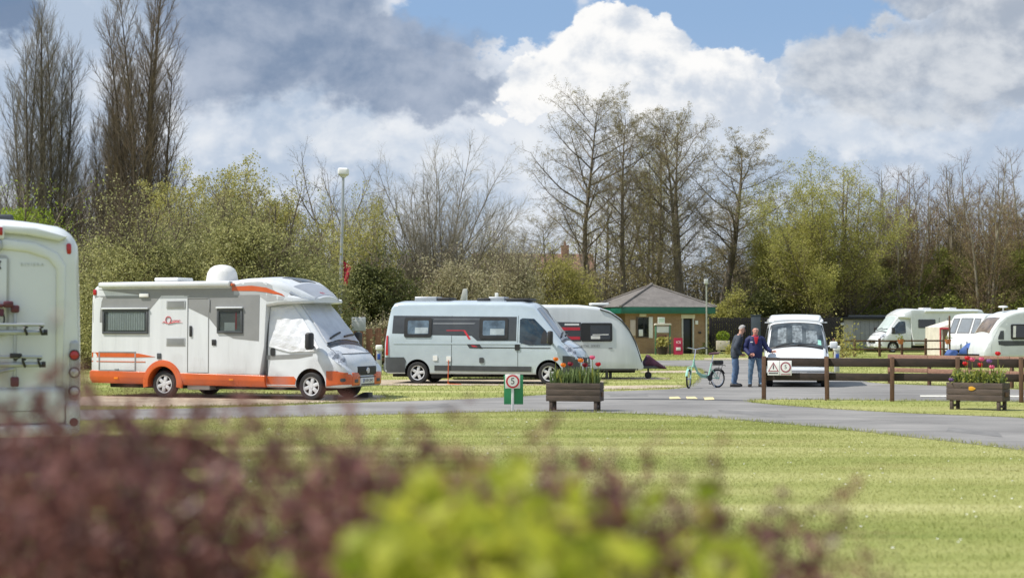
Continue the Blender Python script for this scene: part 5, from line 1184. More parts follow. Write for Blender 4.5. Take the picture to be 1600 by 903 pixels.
    mb = MB(); mb.tube([(-.05, -.20 + .03 * math.cos(t), 2.52 + .05 * math.sin(t)) for t in np.linspace(-1.3, 1.3, 8)], .012, 6); mb.tube([(-.05, -.12, 2.50), (-.05, -.08, 2.50)], .012, 6); mb.build('latch', M_BLACK, hz)
    # folded bike rack
    rk = MB(); ALU = 0
    for z, y0 in ((1.70, -.72), (1.31, -.70)):
        rk.tube([(-.16, y0, z), (-.16, .9, z)], .032, 8, 0); rk.tube([(-.20, y0 + .02, z + .09), (-.20, .9, z + .11)], .02, 8, 0)
        for yy in (y0 + .04, y0 + .22): rk.tube([(-.19, yy, z - .03), (-.23, yy + .03, z + .05), (-.19, yy + .03, z + .09), (-.15, yy, z + .06)], .016, 6, 1); 
        rk.tube([(-.16, y0 - .02, z), (-.16, y0 + .03, z)], .036, 8, 1)
    for yy in (-.36, .72): rk.tube([(-.10, yy, 1.10), (-.14, yy, 1.65), (-.10, yy, 1.98)], .022, 8, 0); rk.box(-.17, -.02, yy - .05, yy + .05, 1.04, 1.16, 2, .02); rk.box(-.16, -.02, yy - .05, yy + .05, 1.94, 2.03, 2, .02)
    rk.tube([(-.14, -.36, 1.26), (-.16, .1, 1.16), (-.16, .5, 1.14), (-.16, .9, 1.20)], .022, 8, 0); rk.tube([(-.15, -.36, 1.38), (-.22, -.42, 1.42), (-.22, -.30, 1.42)], .03, 6, 1)
    rk.box(-.2, -.05, -.22, .3, 2.0, 2.045, 2, .015); rk.box(-.18, -.08, -.34, -.22, 2.0, 2.08, 2, .02); rk.tube([(-.15, -.20, 1.98), (-.17, -.20, 1.90)], .03, 8, 2)
    rk.tube([(-.17, -.20 + .035 * math.cos(t), 1.86 + .075 * math.sin(t)) for t in np.linspace(0, 2 * PI, 14)], .012, 6, 1)
    rk.build('bike_rack', [M_GALV, M_BLACK, mat('maroon_plastic', (.10, .02, .03), .5)], root)
    mb = MB(); mb.text('RIVIERA', .055, Matrix.Translation((.0025 - .006, -.56, 2.53)) @ Matrix.Rotation(R(-90), 4, 'Z') @ Matrix.Rotation(R(90), 4, 'X'), 0, .004, 0, 1.5); mb.build('lettering', mat('tone_lettering', (.50, .53, .53), .4), root)
    mb = MB(); mb.box(.2, 6.2, -.7, .7, .28, .6, 0, .02); mb.build('chassis', M_UNDER, root)
    for x, y in ((1.6, -.98), (1.6, .98), (5.2, -.98), (5.2, .98)): wheel(root, x, y, .34, .22, 6)
    mb = MB(); mb.box(.9, 1.7, -.35, .35, 3.10, 3.20, 0, .04, None, 3); mb.build('rooflight', M_DGREY, root)
near_motorhome()

# ------------------------------------------------------------------ vehicles on the far right
def far_motorhome():
    d = 108; W = 1.12; yaw = R(180 + 14); fwd = Vector((math.cos(yaw), math.sin(yaw), 0)); nose = Vector(at(1352, d - 1.0))
    root = thing('motorhome', 'distant all white motorhome with its cab facing left, behind the low rail fence', 'motorhome', nose - fwd * 5.05 + Vector((math.sin(yaw), -math.cos(yaw), 0)) * -W * .75, yaw)
    L = Loft([(-2.35, .5, 2.55, W - .04, W - .04, W - .08, 1.2, .1, .03), (-2.2, .45, 2.72, W, W, W - .02, 1.2, .12, .03), (-1.9, .45, 2.78, W, W, W - .01, 1.2, .12, .03), (2.2, .45, 2.78, W, W, W - .01, 1.2, .12, .03), (2.62, .45, 2.80, W, W, W - .01, 1.2, .12, .04), (2.78, 1.2, 2.80, W, W, W - .01, 1.8, .13, .04), (2.86, 2.15, 2.78, W, W, W - .02, 2.35, .14, .05), (3.25, 2.18, 2.64, W - .05, W - .05, W - .12, 2.3, .14, .07), (3.6, 2.2, 2.44, .92, .9, .76, 2.3, .08, .05)])
    mb = MB(); L.mesh(mb); body = mb.build('body', M_WHITE, root); cut(body, arch_cutters([0], .40, .36, W))
    LC = Loft([(2.8, .30, 2.22, CAB_W, CAB_W, .92, 1.15, .08, .03), (3.3, .30, 2.32, CAB_W, CAB_W, .86, 1.15, .10, .04)] + cab_stations(0, 0))
    mb = MB(); LC.mesh(mb); cb = mb.build('cab', M_WHITE, root); cut(cb, arch_cutters([4.05], .40, .36, CAB_W))
    cab_details(root, LC, 0, M_WHITE, M_WHITE, None, .5, .72, 'WR59 TCE', lower=M_WHITE, wind=False); cab_door_lines(root, LC, 0, (-1, 1))
    mb = MB(); patch_top(mb, LC, [(-.78, 4.40), (.78, 4.40), (.70, 3.63), (-.70, 3.63)], .014, 0, 6, 8); mb.build('windscreen_blind', mat('pale_screen_blind', (.45, .52, .52), .4), root)
    for sd in (-1, 1):
        for (x0, x1, z0, z1) in ((1.15, 2.35, 1.55, 2.10), (-1.5, -.5, 1.5, 2.05)):
            mb = MB(); patch_side(mb, L, rrect(x0, x1, z0, z1, .05), .025, sd, 0, 3, 3); fr = mb.build('window', M_DGREY, root)
            mb = MB(); patch_side(mb, L, rrect(x0 + .05, x1 - .05, z0 + .05, z1 - .05, .04), .028, sd, 0, 3, 3, 0); mb.build('pane', M_GLASS, fr)
        mb = MB(); patch_side(mb, L, [(.25, .55), (.25, 2.2), (.30, 2.2), (.30, .55)], .006, sd, 0, 3, 2); patch_side(mb, L, [(.85, .55), (.85, 2.2), (.90, 2.2), (.90, .55)], .006, sd, 0, 3, 2); mb.build('door_frame', M_PGREY, root)
        mb = MB(); patch_side(mb, L, [(1.0, 1.0), (1.3, 1.16), (1.8, 1.10), (1.5, 1.02)], .006, sd, 0, 3, 3); mb.build('side_decals', M_BLUE, root)
        mb = MB(); patch_side(mb, L, [(-2.0, .5), (-2.0, .56), (2.6, .56), (2.6, .5)], .006, sd, 0, 3, 3); mb.build('skirt_trim', M_PGREY, root)
    s_ = 1 if math.cos(yaw) < 0 else -1
    mb = MB(); mb.prism(rrect(W - .02, W + .11, 2.55, 2.68, .04), -1.8, 1.9, 'YZ', 0, .02); mb.build('awning_cassette', M_WHITE, root)
    mb = MB(); mb.box(1.0, 1.6, -.3, .3, 2.77, 2.85, 0, .03); mb.box(-.8, -.2, -.3, .3, 2.77, 2.86, 0, .03); mb.build('rooflight', M_SIGNW, root)
    mb = MB(); mb.box(-1.9, 4.2, -.6, .6, .22, .5); mb.build('chassis', M_UNDER, root)
    for x, y in ((0, -.97), (0, .97), (4.05, -.9), (4.05, .9)): wheel(root, x, y, .335, .215, 6)
far_motorhome()
def right_caravan():
    d = 76; W = 1.12; yaw = R(180 + 6); fwd = Vector((math.cos(yaw), math.sin(yaw), 0)); nose = Vector(at(1532, d + .3))
    root = thing('caravan', 'nearest white caravan on the right edge with large side window and curved white front', 'caravan', nose - fwd * 1.1 + Vector((0, 1.0, 0)), yaw)
    L = caravan_shell(root, [(-5.6, .4, 2.0, W, W, W - .03, 1.2, .1, .03), (-5.4, .32, 2.38, W, W, W - .03, 1.2, .1, .03), (-5.0, .30, 2.45, W, W, W - .03, 1.2, .11, .03), (-.9, .30, 2.47, W, W, W - .03, 1.2, .11, .03), (-.4, .30, 2.40, W, W, W - .03, 1.2, .12, .03), (.0, .30, 2.26, W, W, W - .04, 1.2, .12, .04), (.35, .30, 2.0, W, W, W - .05, 1.1, .12, .05), (.65, .30, 1.6, W - .02, W - .02, W - .1, 1.0, .12, .07), (.90, .30, 1.15, W - .06, W - .06, W - .16, .8, .12, .09), (1.05, .32, .75, W - .13, W - .13, W - .25, .5, .1, .08)], W, None, [M_CARAV], [-2.3])
    side = mat('caravan_pale_grey', (.52, .55, .57), .35, coat=.3, var=.05)
    for sd in (-1, 1):
        mb = MB(); patch_side(mb, L, [(-5.2, .34), (-5.2, 2.3), (-.6, 2.28), (-.05, 2.1), (.35, 1.7), (.62, 1.2), (.75, .8), (.75, .34)], .004, sd, 0, 8, 12, .01); mb.build('side_panel', side, root)
        mb = MB(); patch_side(mb, L, rrect(-1.45, -.18, 1.10, 1.80, .07), .03, sd, 0, 6, 5); fr = mb.build('window', M_BLACK, root)
        mb = MB(); patch_side(mb, L, rrect(-1.38, -.24, 1.17, 1.74, .05), .033, sd, 0, 5, 5, 0); mb.build('pane', M_GLASS, fr)
        mb = MB(); patch_side(mb, L, [(-.40, 1.2), (-.42, 1.72), (-.30, 1.72), (-.27, 1.2)], .035, sd, 0, 4, 2, 0); mb.build('curtain', M_NET, fr)
        mb = MB(); patch_side(mb, L, [(-2.6, .86), (-2.6, 1.04), (.42, 1.04), (.40, .86), (.1, .80)], .007, sd, 0, 4, 8); mb.build('side_decal', mat('graphite_film', (.055, .06, .07), .35), root); mb = MB(); patch_side(mb, L, [(.15, 1.10), (.15, 1.5), (.30, 1.5), (.42, 1.2), (.42, 1.10)], .007, sd, 0, 4, 3); mb.build('side_decal', mat('graphite_film', (.055, .06, .07), .35), root)
    mb = MB(); patch_top(mb, L, [(-.85, .74), (.85, .74), (.82, .20), (-.82, .20)], .014, 0, 6, 8); mb.build('front_window', mat('tan_blind_window', (.16, .12, .09), .15, spec=.7, var=.4), root)
    mb = MB(); mb.box(-4.8, .8, -.75, .75, .22, .36, 0, .02); mb.prism([(.8, -.55), (.8, .55), (1.95, .05), (1.95, -.05)], .34, .42, 'XY', 0, .01); mb.build('chassis', M_UNDER, root)
    mb = MB(); mb.tube([(1.45, 0, .1), (1.45, 0, .7)], .03, 8); mb.lathe([(.001, -.04), (.11, -.04), (.11, .04), (.001, .04)], 16, 0, (1.45, 0, .11), 'Y'); mb.build('jockey_wheel', M_BLACK, root)
    mb = MB(); mb.box(-1.7, -1.1, -.3, .3, 2.46, 2.56, 0, .03); mb.build('rooflight', M_SIGNW, root)
    mb = MB(); mb.tube([(-.2, .2, 2.4), (-.2, .2, 2.62)], .03, 6); mb.lathe([(.001, .10), (.20, .08), (.22, .03), (.1, 0)], 14, 0, (-.2, .2, 2.56)); mb.build('roof_vent', M_SIGNW, root)
    for y in (-.94, .94): wheel(root, -2.3, y, .31, .19, 5)
right_caravan()
def barred_caravan():
    d = 92; W = 1.06; yaw = R(180 + 42); fwd = Vector((math.cos(yaw), math.sin(yaw), 0)); c = Vector(at(1502, d))
    root = thing('caravan', 'older white caravan with a raked front window in three barred panes', 'caravan', c - fwd * 1.0, yaw)
    L = caravan_shell(root, [(-4.2, .4, 2.1, W, W, W - .03, 1.2, .1, .03), (-4.0, .32, 2.36, W, W, W - .03, 1.2, .1, .03), (-.3, .30, 2.40, W, W, W - .03, 1.2, .10, .03), (.15, .30, 2.32, W, W, W - .03, 1.2, .11, .03), (.35, .30, 2.15, W, W, W - .04, 1.1, .10, .03), (.85, .30, 1.30, W - .01, W - .01, W - .05, 1.0, .08, .03), (1.02, .30, 1.10, W - .02, W - .02, W - .07, .8, .08, .03), (1.10, .32, .60, W - .06, W - .06, W - .12, .45, .06, .03)], W, None, [M_CARAV], [-1.6])
    for (a, b_) in ((-.92, -.48), (-.40, .40), (.48, .92)):
        mb = MB(); patch_top(mb, L, [(a, .86), (b_, .86), (b_ * .96, .36), (a * .96, .36)], .016, 0, 4, 4); fr = mb.build('front_window', M_DGREY, root)
        mb = MB(); patch_top(mb, L, [(a + .06, .83), (b_ - .06, .83), (b_ * .96 - .06, .40), (a * .96 + .06, .40)], .020, 0, 4, 4, 0); mb.build('pane', mat('pale_reflecting_pane', (.20, .22, .24), .08, spec=.9), fr)
    mb = MB(); mb.box(1.02, 1.40, -.55, .55, .36, .72, 0, .06, None, 3); mb.build('gas_locker', M_CARAV, root)
    for sd in (-1, 1):
        mb = MB(); patch_side(mb, L, rrect(-1.3, -.2, 1.2, 1.85, .06), .02, sd, 0, 4, 4); mb.build('window', M_GLASS, root)
    mb = MB(); mb.box(-3.6, .8, -.7, .7, .22, .36, 0, .02); mb.prism([(.8, -.5), (.8, .5), (1.9, .05), (1.9, -.05)], .30, .36, 'XY', 0, .01); mb.build('chassis', M_UNDER, root)
    for y in (-.9, .9): wheel(root, -1.6, y, .31, .19, 5)
    # blue bags in front of it
    for i, (px, dd, s_) in enumerate(((1519, 2.6, .62), (1487, 2.8, .36))):
        p = Vector(at(px, d - dd)); mb = MB(); rnd = random.Random(i)
        bm = bmesh.new(); bmesh.ops.create_icosphere(bm, subdivisions=3, radius=1)
        for v in bm.verts:
            v.co *= 1 + .12 * math.sin(v.co.x * 5 + i) * math.cos(v.co.y * 4 + v.co.z * 3)
            v.co = Vector((v.co.x * s_ * 1.05, v.co.y * s_ * .6, max(-.55, v.co.z) * s_ * .8 + .55 * s_ * .8))
        mb.addbm(bm, 0, True); o = mb.build('storage_bag', mat('blue_fabric', (.045, .10, .30), .7, var=.3), None, p)
        tag(o, ['larger blue fabric bag before the barred front caravan', 'small blue bag by the rail fence post near the awning'][i], 'bag', 'blue bags by the barred caravan')
barred_caravan()
def far_awning():
    d = 97; root = thing('awning_tent', 'cream awning tent with red edging between the far motorhome and the barred caravan', 'awning', at(1476, d), R(8)); cr = mat('cream_canvas', (.62, .58, .50), .85, var=.1)
    mb = MB(); mb.prism([(-.75, 0), (.95, 0), (.95, 1.75), (.6, 2.02), (-.75, 1.62)], -1.1, 1.1, 'XZ', 0, .02); mb.build('canvas', cr, root)
    mb = MB(); mb.box(-.78, 1.0, -1.14, -1.105, 1.50, 1.60, 0, .01); mb.box(-.78, -.70, -1.14, -1.105, .0, 1.495, 0, .01); mb.build('edging', M_SIGNR, root)
    mb = MB(); mb.box(-.58, -.12, -1.13, -1.104, .02, 1.48, 0, .01); mb.build('door_panel', mat('brown_canvas', (.10, .07, .045), .8), root)
    mb = MB(); mb.box(.0, .85, -1.125, -1.104, .75, 1.38, 0, .01); mb.build('window_panel', mat('clear_vinyl', (.35, .36, .35), .2), root)
far_awning()
def left_far_caravan():
    d = 122; root = thing('caravan', 'pale green grey caravan glimpsed between the two motorhomes on the left', 'caravan', at(112, d), R(6)); W = 1.08
    L = caravan_shell(root, [(-2.6, .35, 2.3, W, W, W - .03, 1.2, .1, .03), (-2.5, .32, 2.84, W, W, W - .03, 1.2, .12, .03), (1.2, .32, 2.86, W, W, W - .03, 1.2, .12, .03), (1.7, .32, 2.6, W, W, W - .05, 1.2, .12, .05), (2.1, .35, 1.7, W - .05, W - .05, W - .1, 1.0, .1, .05)], W, None, [mat('pale_green_grey_paint', (.46, .50, .46), .4, var=.05)], [-.6])
    for sd in (-1, 1):
        mb = MB(); patch_side(mb, L, rrect(.0, 1.6, 1.60, 2.15, .06), .02, sd, 0, 4, 4); mb.build('window', M_DGREY, root)
        mb = MB(); patch_side(mb, L, [(-2.4, .40), (-2.4, .55), (1.9, .55), (1.9, .40)], .01, sd, 0, 2, 5); mb.build('skirt_trim', M_DGREY, root)
    mb = MB(); mb.box(-2.2, 1.6, -.7, .7, .2, .36); mb.build('chassis', M_UNDER, root)
    for y in (-.9, .9): wheel(root, -.6, y, .31, .19, 5)
left_far_caravan()
# ------------------------------------------------------------------ pavilion, houses, fences
def brick_mat(name, c1, c2, mortar, s=1.0):
    m = bpy.data.materials.new(name); m.use_nodes = True; t = NT(m.node_tree); b = m.node_tree.nodes['Principled BSDF']
    tc = t.n('ShaderNodeTexCoord'); sp = t.n('ShaderNodeSeparateXYZ'); t.put(sp.inputs[0], tc.outputs['Object'])
    v = t.vec(t.add(sp.outputs[0], sp.outputs[1]), sp.outputs[2])
    br = t.n('ShaderNodeTexBrick'); t.put(br.inputs['Vector'], v); br.inputs['Scale'].default_value = 1
    br.inputs['Brick Width'].default_value = .225 * s; br.inputs['Row Height'].default_value = .075 * s; br.inputs['Mortar Size'].default_value = .010
    br.inputs['Color1'].default_value = (*c1, 1); br.inputs['Color2'].default_value = (*c2, 1); br.inputs['Mortar'].default_value = (*mortar, 1)
    n = t.noise(tc.outputs['Object'], 1.5, 5, .6)
    t.put(b.inputs['Base Color'], t.mix(t.smooth(n, .35, .7, 0, .35), br.outputs[0], tuple(x * .6 for x in c1))); b.inputs['Roughness'].default_value = .9
    return m
def tile_mat(name, c, row=.16):
    m = bpy.data.materials.new(name); m.use_nodes = True; t = NT(m.node_tree); b = m.node_tree.nodes['Principled BSDF']
    tc = t.n('ShaderNodeTexCoord'); sp = t.n('ShaderNodeSeparateXYZ'); t.put(sp.inputs[0], tc.outputs['Object'])
    f = t.m('FRACT', t.m('DIVIDE', sp.outputs[2], row * .55)); n = t.noise(tc.outputs['Object'], 2.2, 6, .7); n2 = t.noise(tc.outputs['Object'], 14, 3, .7)
    col = t.mix(t.smooth(t.add(t.mul(n, .6), t.mul(n2, .4)), .35, .66), tuple(x * .72 for x in c), tuple(min(1, x * 1.25) for x in c))
    t.put(b.inputs['Base Color'], t.mix(t.smooth(f, .0, .16, .55, 0), col, tuple(x * .4 for x in c))); b.inputs['Roughness'].default_value = .9
    return m
M_BRICK = brick_mat('buff_brick', (.34, .205, .108), (.27, .158, .085), (.33, .27, .19))
M_BRICKR = brick_mat('red_brick', (.30, .13, .08), (.24, .10, .065), (.3, .25, .2))
M_ROOFG = tile_mat('grey_roof_tiles', (.165, .150, .138)); M_ROOFO = tile_mat('orange_roof_tiles', (.46, .20, .11), .3)
M_GREENP = mat('green_fascia_paint', (.012, .125, .082), .45, var=.12); M_GREENS = mat('sign_green', (.030, .24, .095), .45, var=.1)
M_CREAM = mat('cream_paint', (.62, .58, .48), .6, var=.08)
def pavilion():
    yaw = R(15); root = thing('pavilion', 'small square brick pavilion with a pyramid tiled roof and deep green fascia', 'pavilion', at(977, 100.5), yaw)
    B = 5.25; mb = MB()
    # front wall with door and window openings, then the other three
    dx0, dx1, wx0, wx1 = 3.72, 4.32, .80, 1.72; wz0, wz1, dz, T, H = .98, 2.22, 2.15, .22, 2.46
    def w(x0, x1, z0, z1): mb.box(x0, x1, 0, T, z0, z1)
    w(0, wx0, 0, H); w(wx0, wx1, 0, wz0); w(wx0, wx1, wz1, H); w(wx1, dx0, 0, H); w(dx0, dx1, dz, H); w(dx1, B, 0, H)
    mb.box(0, T, T, B, 0, H); mb.box(B - T, B, T, B, 0, H); mb.box(T, B - T, B - T, B, 0, H); mb.box(T, B - T, T, B - T, -.02, .01)
    mb.build('wall', M_BRICK, root)
    e = .42; z0, z1 = 2.44, 2.84; mb = MB()
    mb.box(-e, B + e, -e, -e + .05, z0, z1, 0, .008); mb.box(-e, B + e, B + e - .05, B + e, z0, z1, 0, .008); mb.box(-e, -e + .05, -e + .052, B + e - .052, z0, z1, 0, .008); mb.box(B + e - .05, B + e, -e + .052, B + e - .052, z0, z1, 0, .008)
    mb.box(-e + .05, B + e - .05, -e + .05, B + e - .05, z0 + .03, z0 + .06, 1); mb.build('fascia', [M_GREENP, M_CREAM], root)
    a = -e - .06; b_ = B + e + .06; c = B / 2; zt = 4.22; n = 10; mb = MB()
    mb.add([(a, a, z1 + .004), (b_, a, z1 + .004), (b_, b_, z1 + .004), (a, b_, z1 + .004), (c, c, zt)], [(0, 1, 4), (1, 2, 4), (2, 3, 4), (3, 0, 4), (3, 2, 1, 0)])
    rf = mb.build('roof', M_ROOFG, root, sharp=20)
    mb = MB()
    for p in ((a, a), (b_, a), (b_, b_), (a, b_)): mb.tube([(p[0], p[1], z1 + .03), (c, c, zt + .03)], .07, 6)
    mb.ball((c, c, zt + .02), .14, 10); mb.build('ridge_tiles', M_ROOFG, rf)
    # door: frame, near-black sheet painting the shade of the open doorway, lintel
    mb = MB(); mb.box(dx0 - .10, dx0, -.03, .06, 0, dz, 0, .01); mb.box(dx1, dx1 + .10, -.03, .06, 0, dz, 0, .01); mb.box(dx0 - .14, dx1 + .16, -.04, .07, dz, dz + .24, 1, .01)
    fr = mb.build('door_frame', [mat('grey_white_frame', (.5, .5, .47), .5), M_CREAM], root)
    mb = MB(); mb.box(dx0 + .02, dx1 - .01, .14, .18, .02, dz - .01, 0, .01); mb.build('door', mat('dark_open_doorway', (.006, .012, .012), .35), fr)
    mb = MB(); mb.box(wx0, wx1, .02, .08, wz0, wz1, 0); fw = mb.build('window', M_GLASS, root)
    mb = MB(); mb.box(wx0 - .12, wx0 + .0, -.03, .06, wz0 - .02, wz1 + .02, 0, .008); mb.box(wx1 - .22, wx1 + .03, -.03, .06, wz0 - .02, wz1 + .02, 1, .008); mb.box(wx0 + .002, wx1 - .222, -.02, .05, wz0 - .02, wz0 + .06, 0, .006); mb.box(wx0 + .36, wx0 + .42, -.01, .05, wz0 + .062, wz1, 2, .004); mb.build('window_frame', [mat('brown_window_frame', (.10, .07, .05), .6), M_SIGNW, M_INK], fw)
    mb = MB(); mb.box(wx0 + .06, wx0 + .33, -.001, .015, wz0 + .10, wz0 + .50, 0, .003); mb.build('notice', M_SIGNW, fw)
    mb = MB(); mb.box(.30, .64, -.04, -.002, 1.10, 2.06, 0, .01); mb.build('shutter', mat('pinkish_board', (.55, .46, .41), .6), root)
    for (x0, x1, za, zb_, m_) in ((.88, 1.32, 2.26, 2.42, M_CREAM), (4.48, 4.66, 1.78, 2.02, M_SIGNW), (4.70, 4.86, 1.22, 1.34, M_INK)):
        mb = MB(); mb.box(x0, x1, -.10, -.002, za, zb_, 0, .02); mb.build('wall_box', m_, root)
    mb = MB(); mb.tube([(B - .04, -.05, 0), (B - .04, -.05, 2.42)], .045, 8); mb.build('downpipe', mat('grey_pipe', (.36, .35, .31), .5), root)
pavilion()
def w2(px, d, z=0): return Vector(at(px, d, z))
def notice_board():
    root = thing('notice_board', 'green framed notice board on two posts before the pavilion wall', 'notice board', w2(1035.5, 98.3), R(8))
    for x in (-.43, .43):
        mb = MB(); mb.box(x - .045, x + .045, -.045, .045, 0, 1.75, 0, .01); mb.build('post', mat('weathered_green_paint', (.09, .21, .12), .55), root)
    mb = MB(); mb.box(-.40, .40, -.03, .03, 1.28, 1.68, 0, .01); mb.box(-.34, .34, -.04, -.03, 1.31, 1.65, 1); mb.build('panel', [M_GALV, M_SIGNW], root)
    mb = MB(); mb.prism([(-.52, 1.74), (.52, 1.74), (.46, 1.84), (-.46, 1.84)], -.13, .13, 'XZ', 0, .01); mb.build('cap', M_CREAM, root)
    mb = MB(); mb.box(-.30, .12, -.02, .02, 1.845, 2.20, 0, .01); mb.box(-.27, .09, -.026, -.02, 1.88, 2.17, 1); mb.build('upper_panel', [M_SIGNW, mat('pale_green_print', (.5, .62, .5), .6)], root)
notice_board()
def plant_tub():
    root = thing('plant_tub', 'dark tub of upright green plants standing under the green notice board', 'plant tub', w2(1035, 98.0), 0)
    mb = MB(); mb.lathe([(.20, 0), (.26, .05), (.32, .42), (.34, .46), (.30, .47), (.28, .40)], 18); mb.build('tub', mat('dark_tub', (.03, .02, .02), .6), root)
    rng = np.random.default_rng(5); P = np.stack([rng.normal(0, .16, 260), rng.normal(0, .14, 260), rng.uniform(.42, 1.05, 260)], 1); V, F = leaf_quads(P, .09, rng, 1, .02); rawmesh('foliage', V, F, L_YELLOW, parent=root)
    mb = MB(); mb.box(-.26, .26, .16, .20, 1.00, 1.16, 0, .01); mb.tube([(-.2, .18, .4), (-.2, .18, 1.02)], .02, 6); mb.tube([(.2, .18, .4), (.2, .18, 1.02)], .02, 6); mb.build('name_board', mat('dark_red_wood', (.09, .025, .02), .6), root)
plant_tub()
def red_board():
    root = thing('advertising_board', 'red pavement board with white lettering left of the pavilion door', 'pavement sign', w2(1059.5, 97.6), R(5))
    mb = MB(); mb.prism([(-.02, 1.0), (.02, 1.0), (-.14, 0), (-.18, 0)], -.26, .26, 'YZ', 0, .01); mb.build('panel', mat('crimson_board', (.36, .012, .045), .45), root)
    mb = MB(); mb.prism([(-.02, 1.0), (.02, 1.0), (.18, 0), (.14, 0)], -.26, .26, 'YZ', 0, .01); mb.build('rear_panel', mat('crimson_board', (.36, .012, .045), .45), root)
    mb = MB(); T0 = Matrix.Translation((0, -.115, .74)) @ Matrix.Rotation(R(81), 4, 'X'); mb.text('ICE', .20, T0, 0, .003); mb.build('lettering', M_SIGNW, root); mb = MB(); mb.box(-.15, .12, -.155, -.13, .26, .44, 0, .02); mb.build('picture', M_SIGNW, root)
red_board()
def hut_lamp():
    root = thing('lamp_post', 'short lamp post with a white box head at the right end of the pavilion', 'lamp post', w2(1104, 98.0)); z = 4.45
    mb = MB(); mb.tube([(0, 0, 0), (0, 0, z - .25)], .045, 8); mb.build('pole', mat('pale_pole', (.33, .35, .31), .5), root)
    mb = MB(); mb.box(-.14, .10, -.12, .12, z - .30, z, 0, .05, None, 3); mb.build('lamp_head', mat('dull_lamp_head', (.50, .52, .50), .5), root)
hut_lamp()
def tall_lamp():
    d = 72; h = hgt(265, d); root = thing('lamp_post', 'tall slightly leaning grey lamp post with a white box head left of centre', 'lamp post', w2(529.5, d), 0); root.rotation_euler = (0, R(1.25), 0)
    mb = MB(); mb.lathe([(.11, 0), (.11, 1.4), (.085, 1.5), (.075, 4), (.055, h - .3), (.055, h - .2)], 14); mb.build('pole', M_GALV, root)
    mb = MB(); mb.box(-.23, .23, -.23, .23, h - .27, h + .05, 0, .08, None, 4); mb.lathe([(.10, h - .36), (.16, h - .27)], 14); mb.build('lamp_head', mat('lamp_diffuser', (.80, .80, .78), .35, var=.03), root)
    # a small red pennant tied to the pole
    rng = random.Random(3); mb = MB(); vs = []; fs = []; n = 7
    for i in range(n + 1):
        for j in range(4):
            u = j / 3; v = i / n; vs.append((.09 + u * (.34 - .12 * v) * (1 - .25 * v), .05 * math.sin(3 * u + 4 * v), -1.1 * v - .25 * u * (1 - v)))
    for i in range(n):
        for j in range(3): fs.append((i * 4 + j, i * 4 + j + 1, i * 4 + 5 + j, i * 4 + 4 + j))
    mb.add(vs, fs, 0, True); o = mb.build('pennant', mat('red_cloth', (.50, .03, .05), .8, var=.25), None, (w2(530.5, d - .02).x + .07, d - .02, hgt(408, d)))
    so = o.modifiers.new('s', 'SOLIDIFY'); so.thickness = .006; dg = bpy.context.evaluated_depsgraph_get(); dg.update(); me = bpy.data.meshes.new_from_object(o.evaluated_get(dg)); o.modifiers.clear(); o.data = me
    tag(o, 'small red pennant tied to the tall lamp post', 'flag')
tall_lamp()
def house(name_label, px, d, w, dep, wall_h, ridge_h, yaw, m_wall, m_roof, chim=True):
    root = thing('house', name_label, 'house', w2(px, d), yaw); hw, hd = w / 2, dep / 2
    mb = MB(); mb.box(-hw, hw, -hd, hd, 0, wall_h); mb.prism([(-hd, wall_h), (hd, wall_h), (0, ridge_h - .1)], -hw, -hw + .25, 'YZ'); mb.prism([(-hd, wall_h), (hd, wall_h), (0, ridge_h - .1)], hw - .25, hw, 'YZ'); mb.build('wall', m_wall, root)
    mb = MB(); mb.prism([(-hd - .4, wall_h - .12), (0, ridge_h), (hd + .4, wall_h - .12), (hd + .4, wall_h + .04), (0, ridge_h + .18), (-hd - .4, wall_h + .04)], -hw - .3, hw + .3, 'YZ'); rf = mb.build('roof', m_roof, root)
    if chim: mb = MB(); mb.box(hw * .5, hw * .5 + .7, -.4, .4, ridge_h - .8, ridge_h + 1.0, 0, .02); mb.lathe([(.13, 0), (.11, .35)], 10, 0, (hw * .5 + .35, 0, ridge_h + 1.0)); mb.build('chimney', m_wall, rf)
    for x in (-hw * .5, hw * .4):
        mb = MB(); mb.box(x - .6, x + .6, -hd - .05, -hd + .02, wall_h * .35, wall_h * .35 + 1.2, 0, .02); wn = mb.build('window', M_SIGNW, root)
        mb = MB(); mb.box(x - .5, x + .5, -hd - .055, -hd - .04, wall_h * .35 + .1, wall_h * .35 + 1.1); mb.build('pane', M_GLASS, wn)
house('bungalow with a sunlit orange roof glimpsed right of the orange motorhome cap', 532, 104, 5.5, 5.5, 2.0, 3.7, R(30), M_BRICKR, M_ROOFO, False)
house('red brick house with a long orange roof behind the bushes above the van', 832, 158, 11, 7, 5.0, 8.3, R(4), M_BRICKR, tile_mat('faded_red_tiles', (.27, .15, .11), .3))
def beam(mb, a, b, w, h, mi=0, bev=.01):
    """board from a to b (centre line), w thick horizontally, h tall"""
    a = Vector(a); b = Vector(b); d = b - a; L = d.length; M = Matrix.Translation((a + b) / 2) @ Matrix.Rotation(math.atan2(d.y, d.x), 4, 'Z') @ Matrix.Rotation(-math.asin(max(-1, min(1, d.z / L))), 4, 'Y')
    mb.box(-L / 2, L / 2, -w / 2, w / 2, -h / 2, h / 2, mi, bev, M)
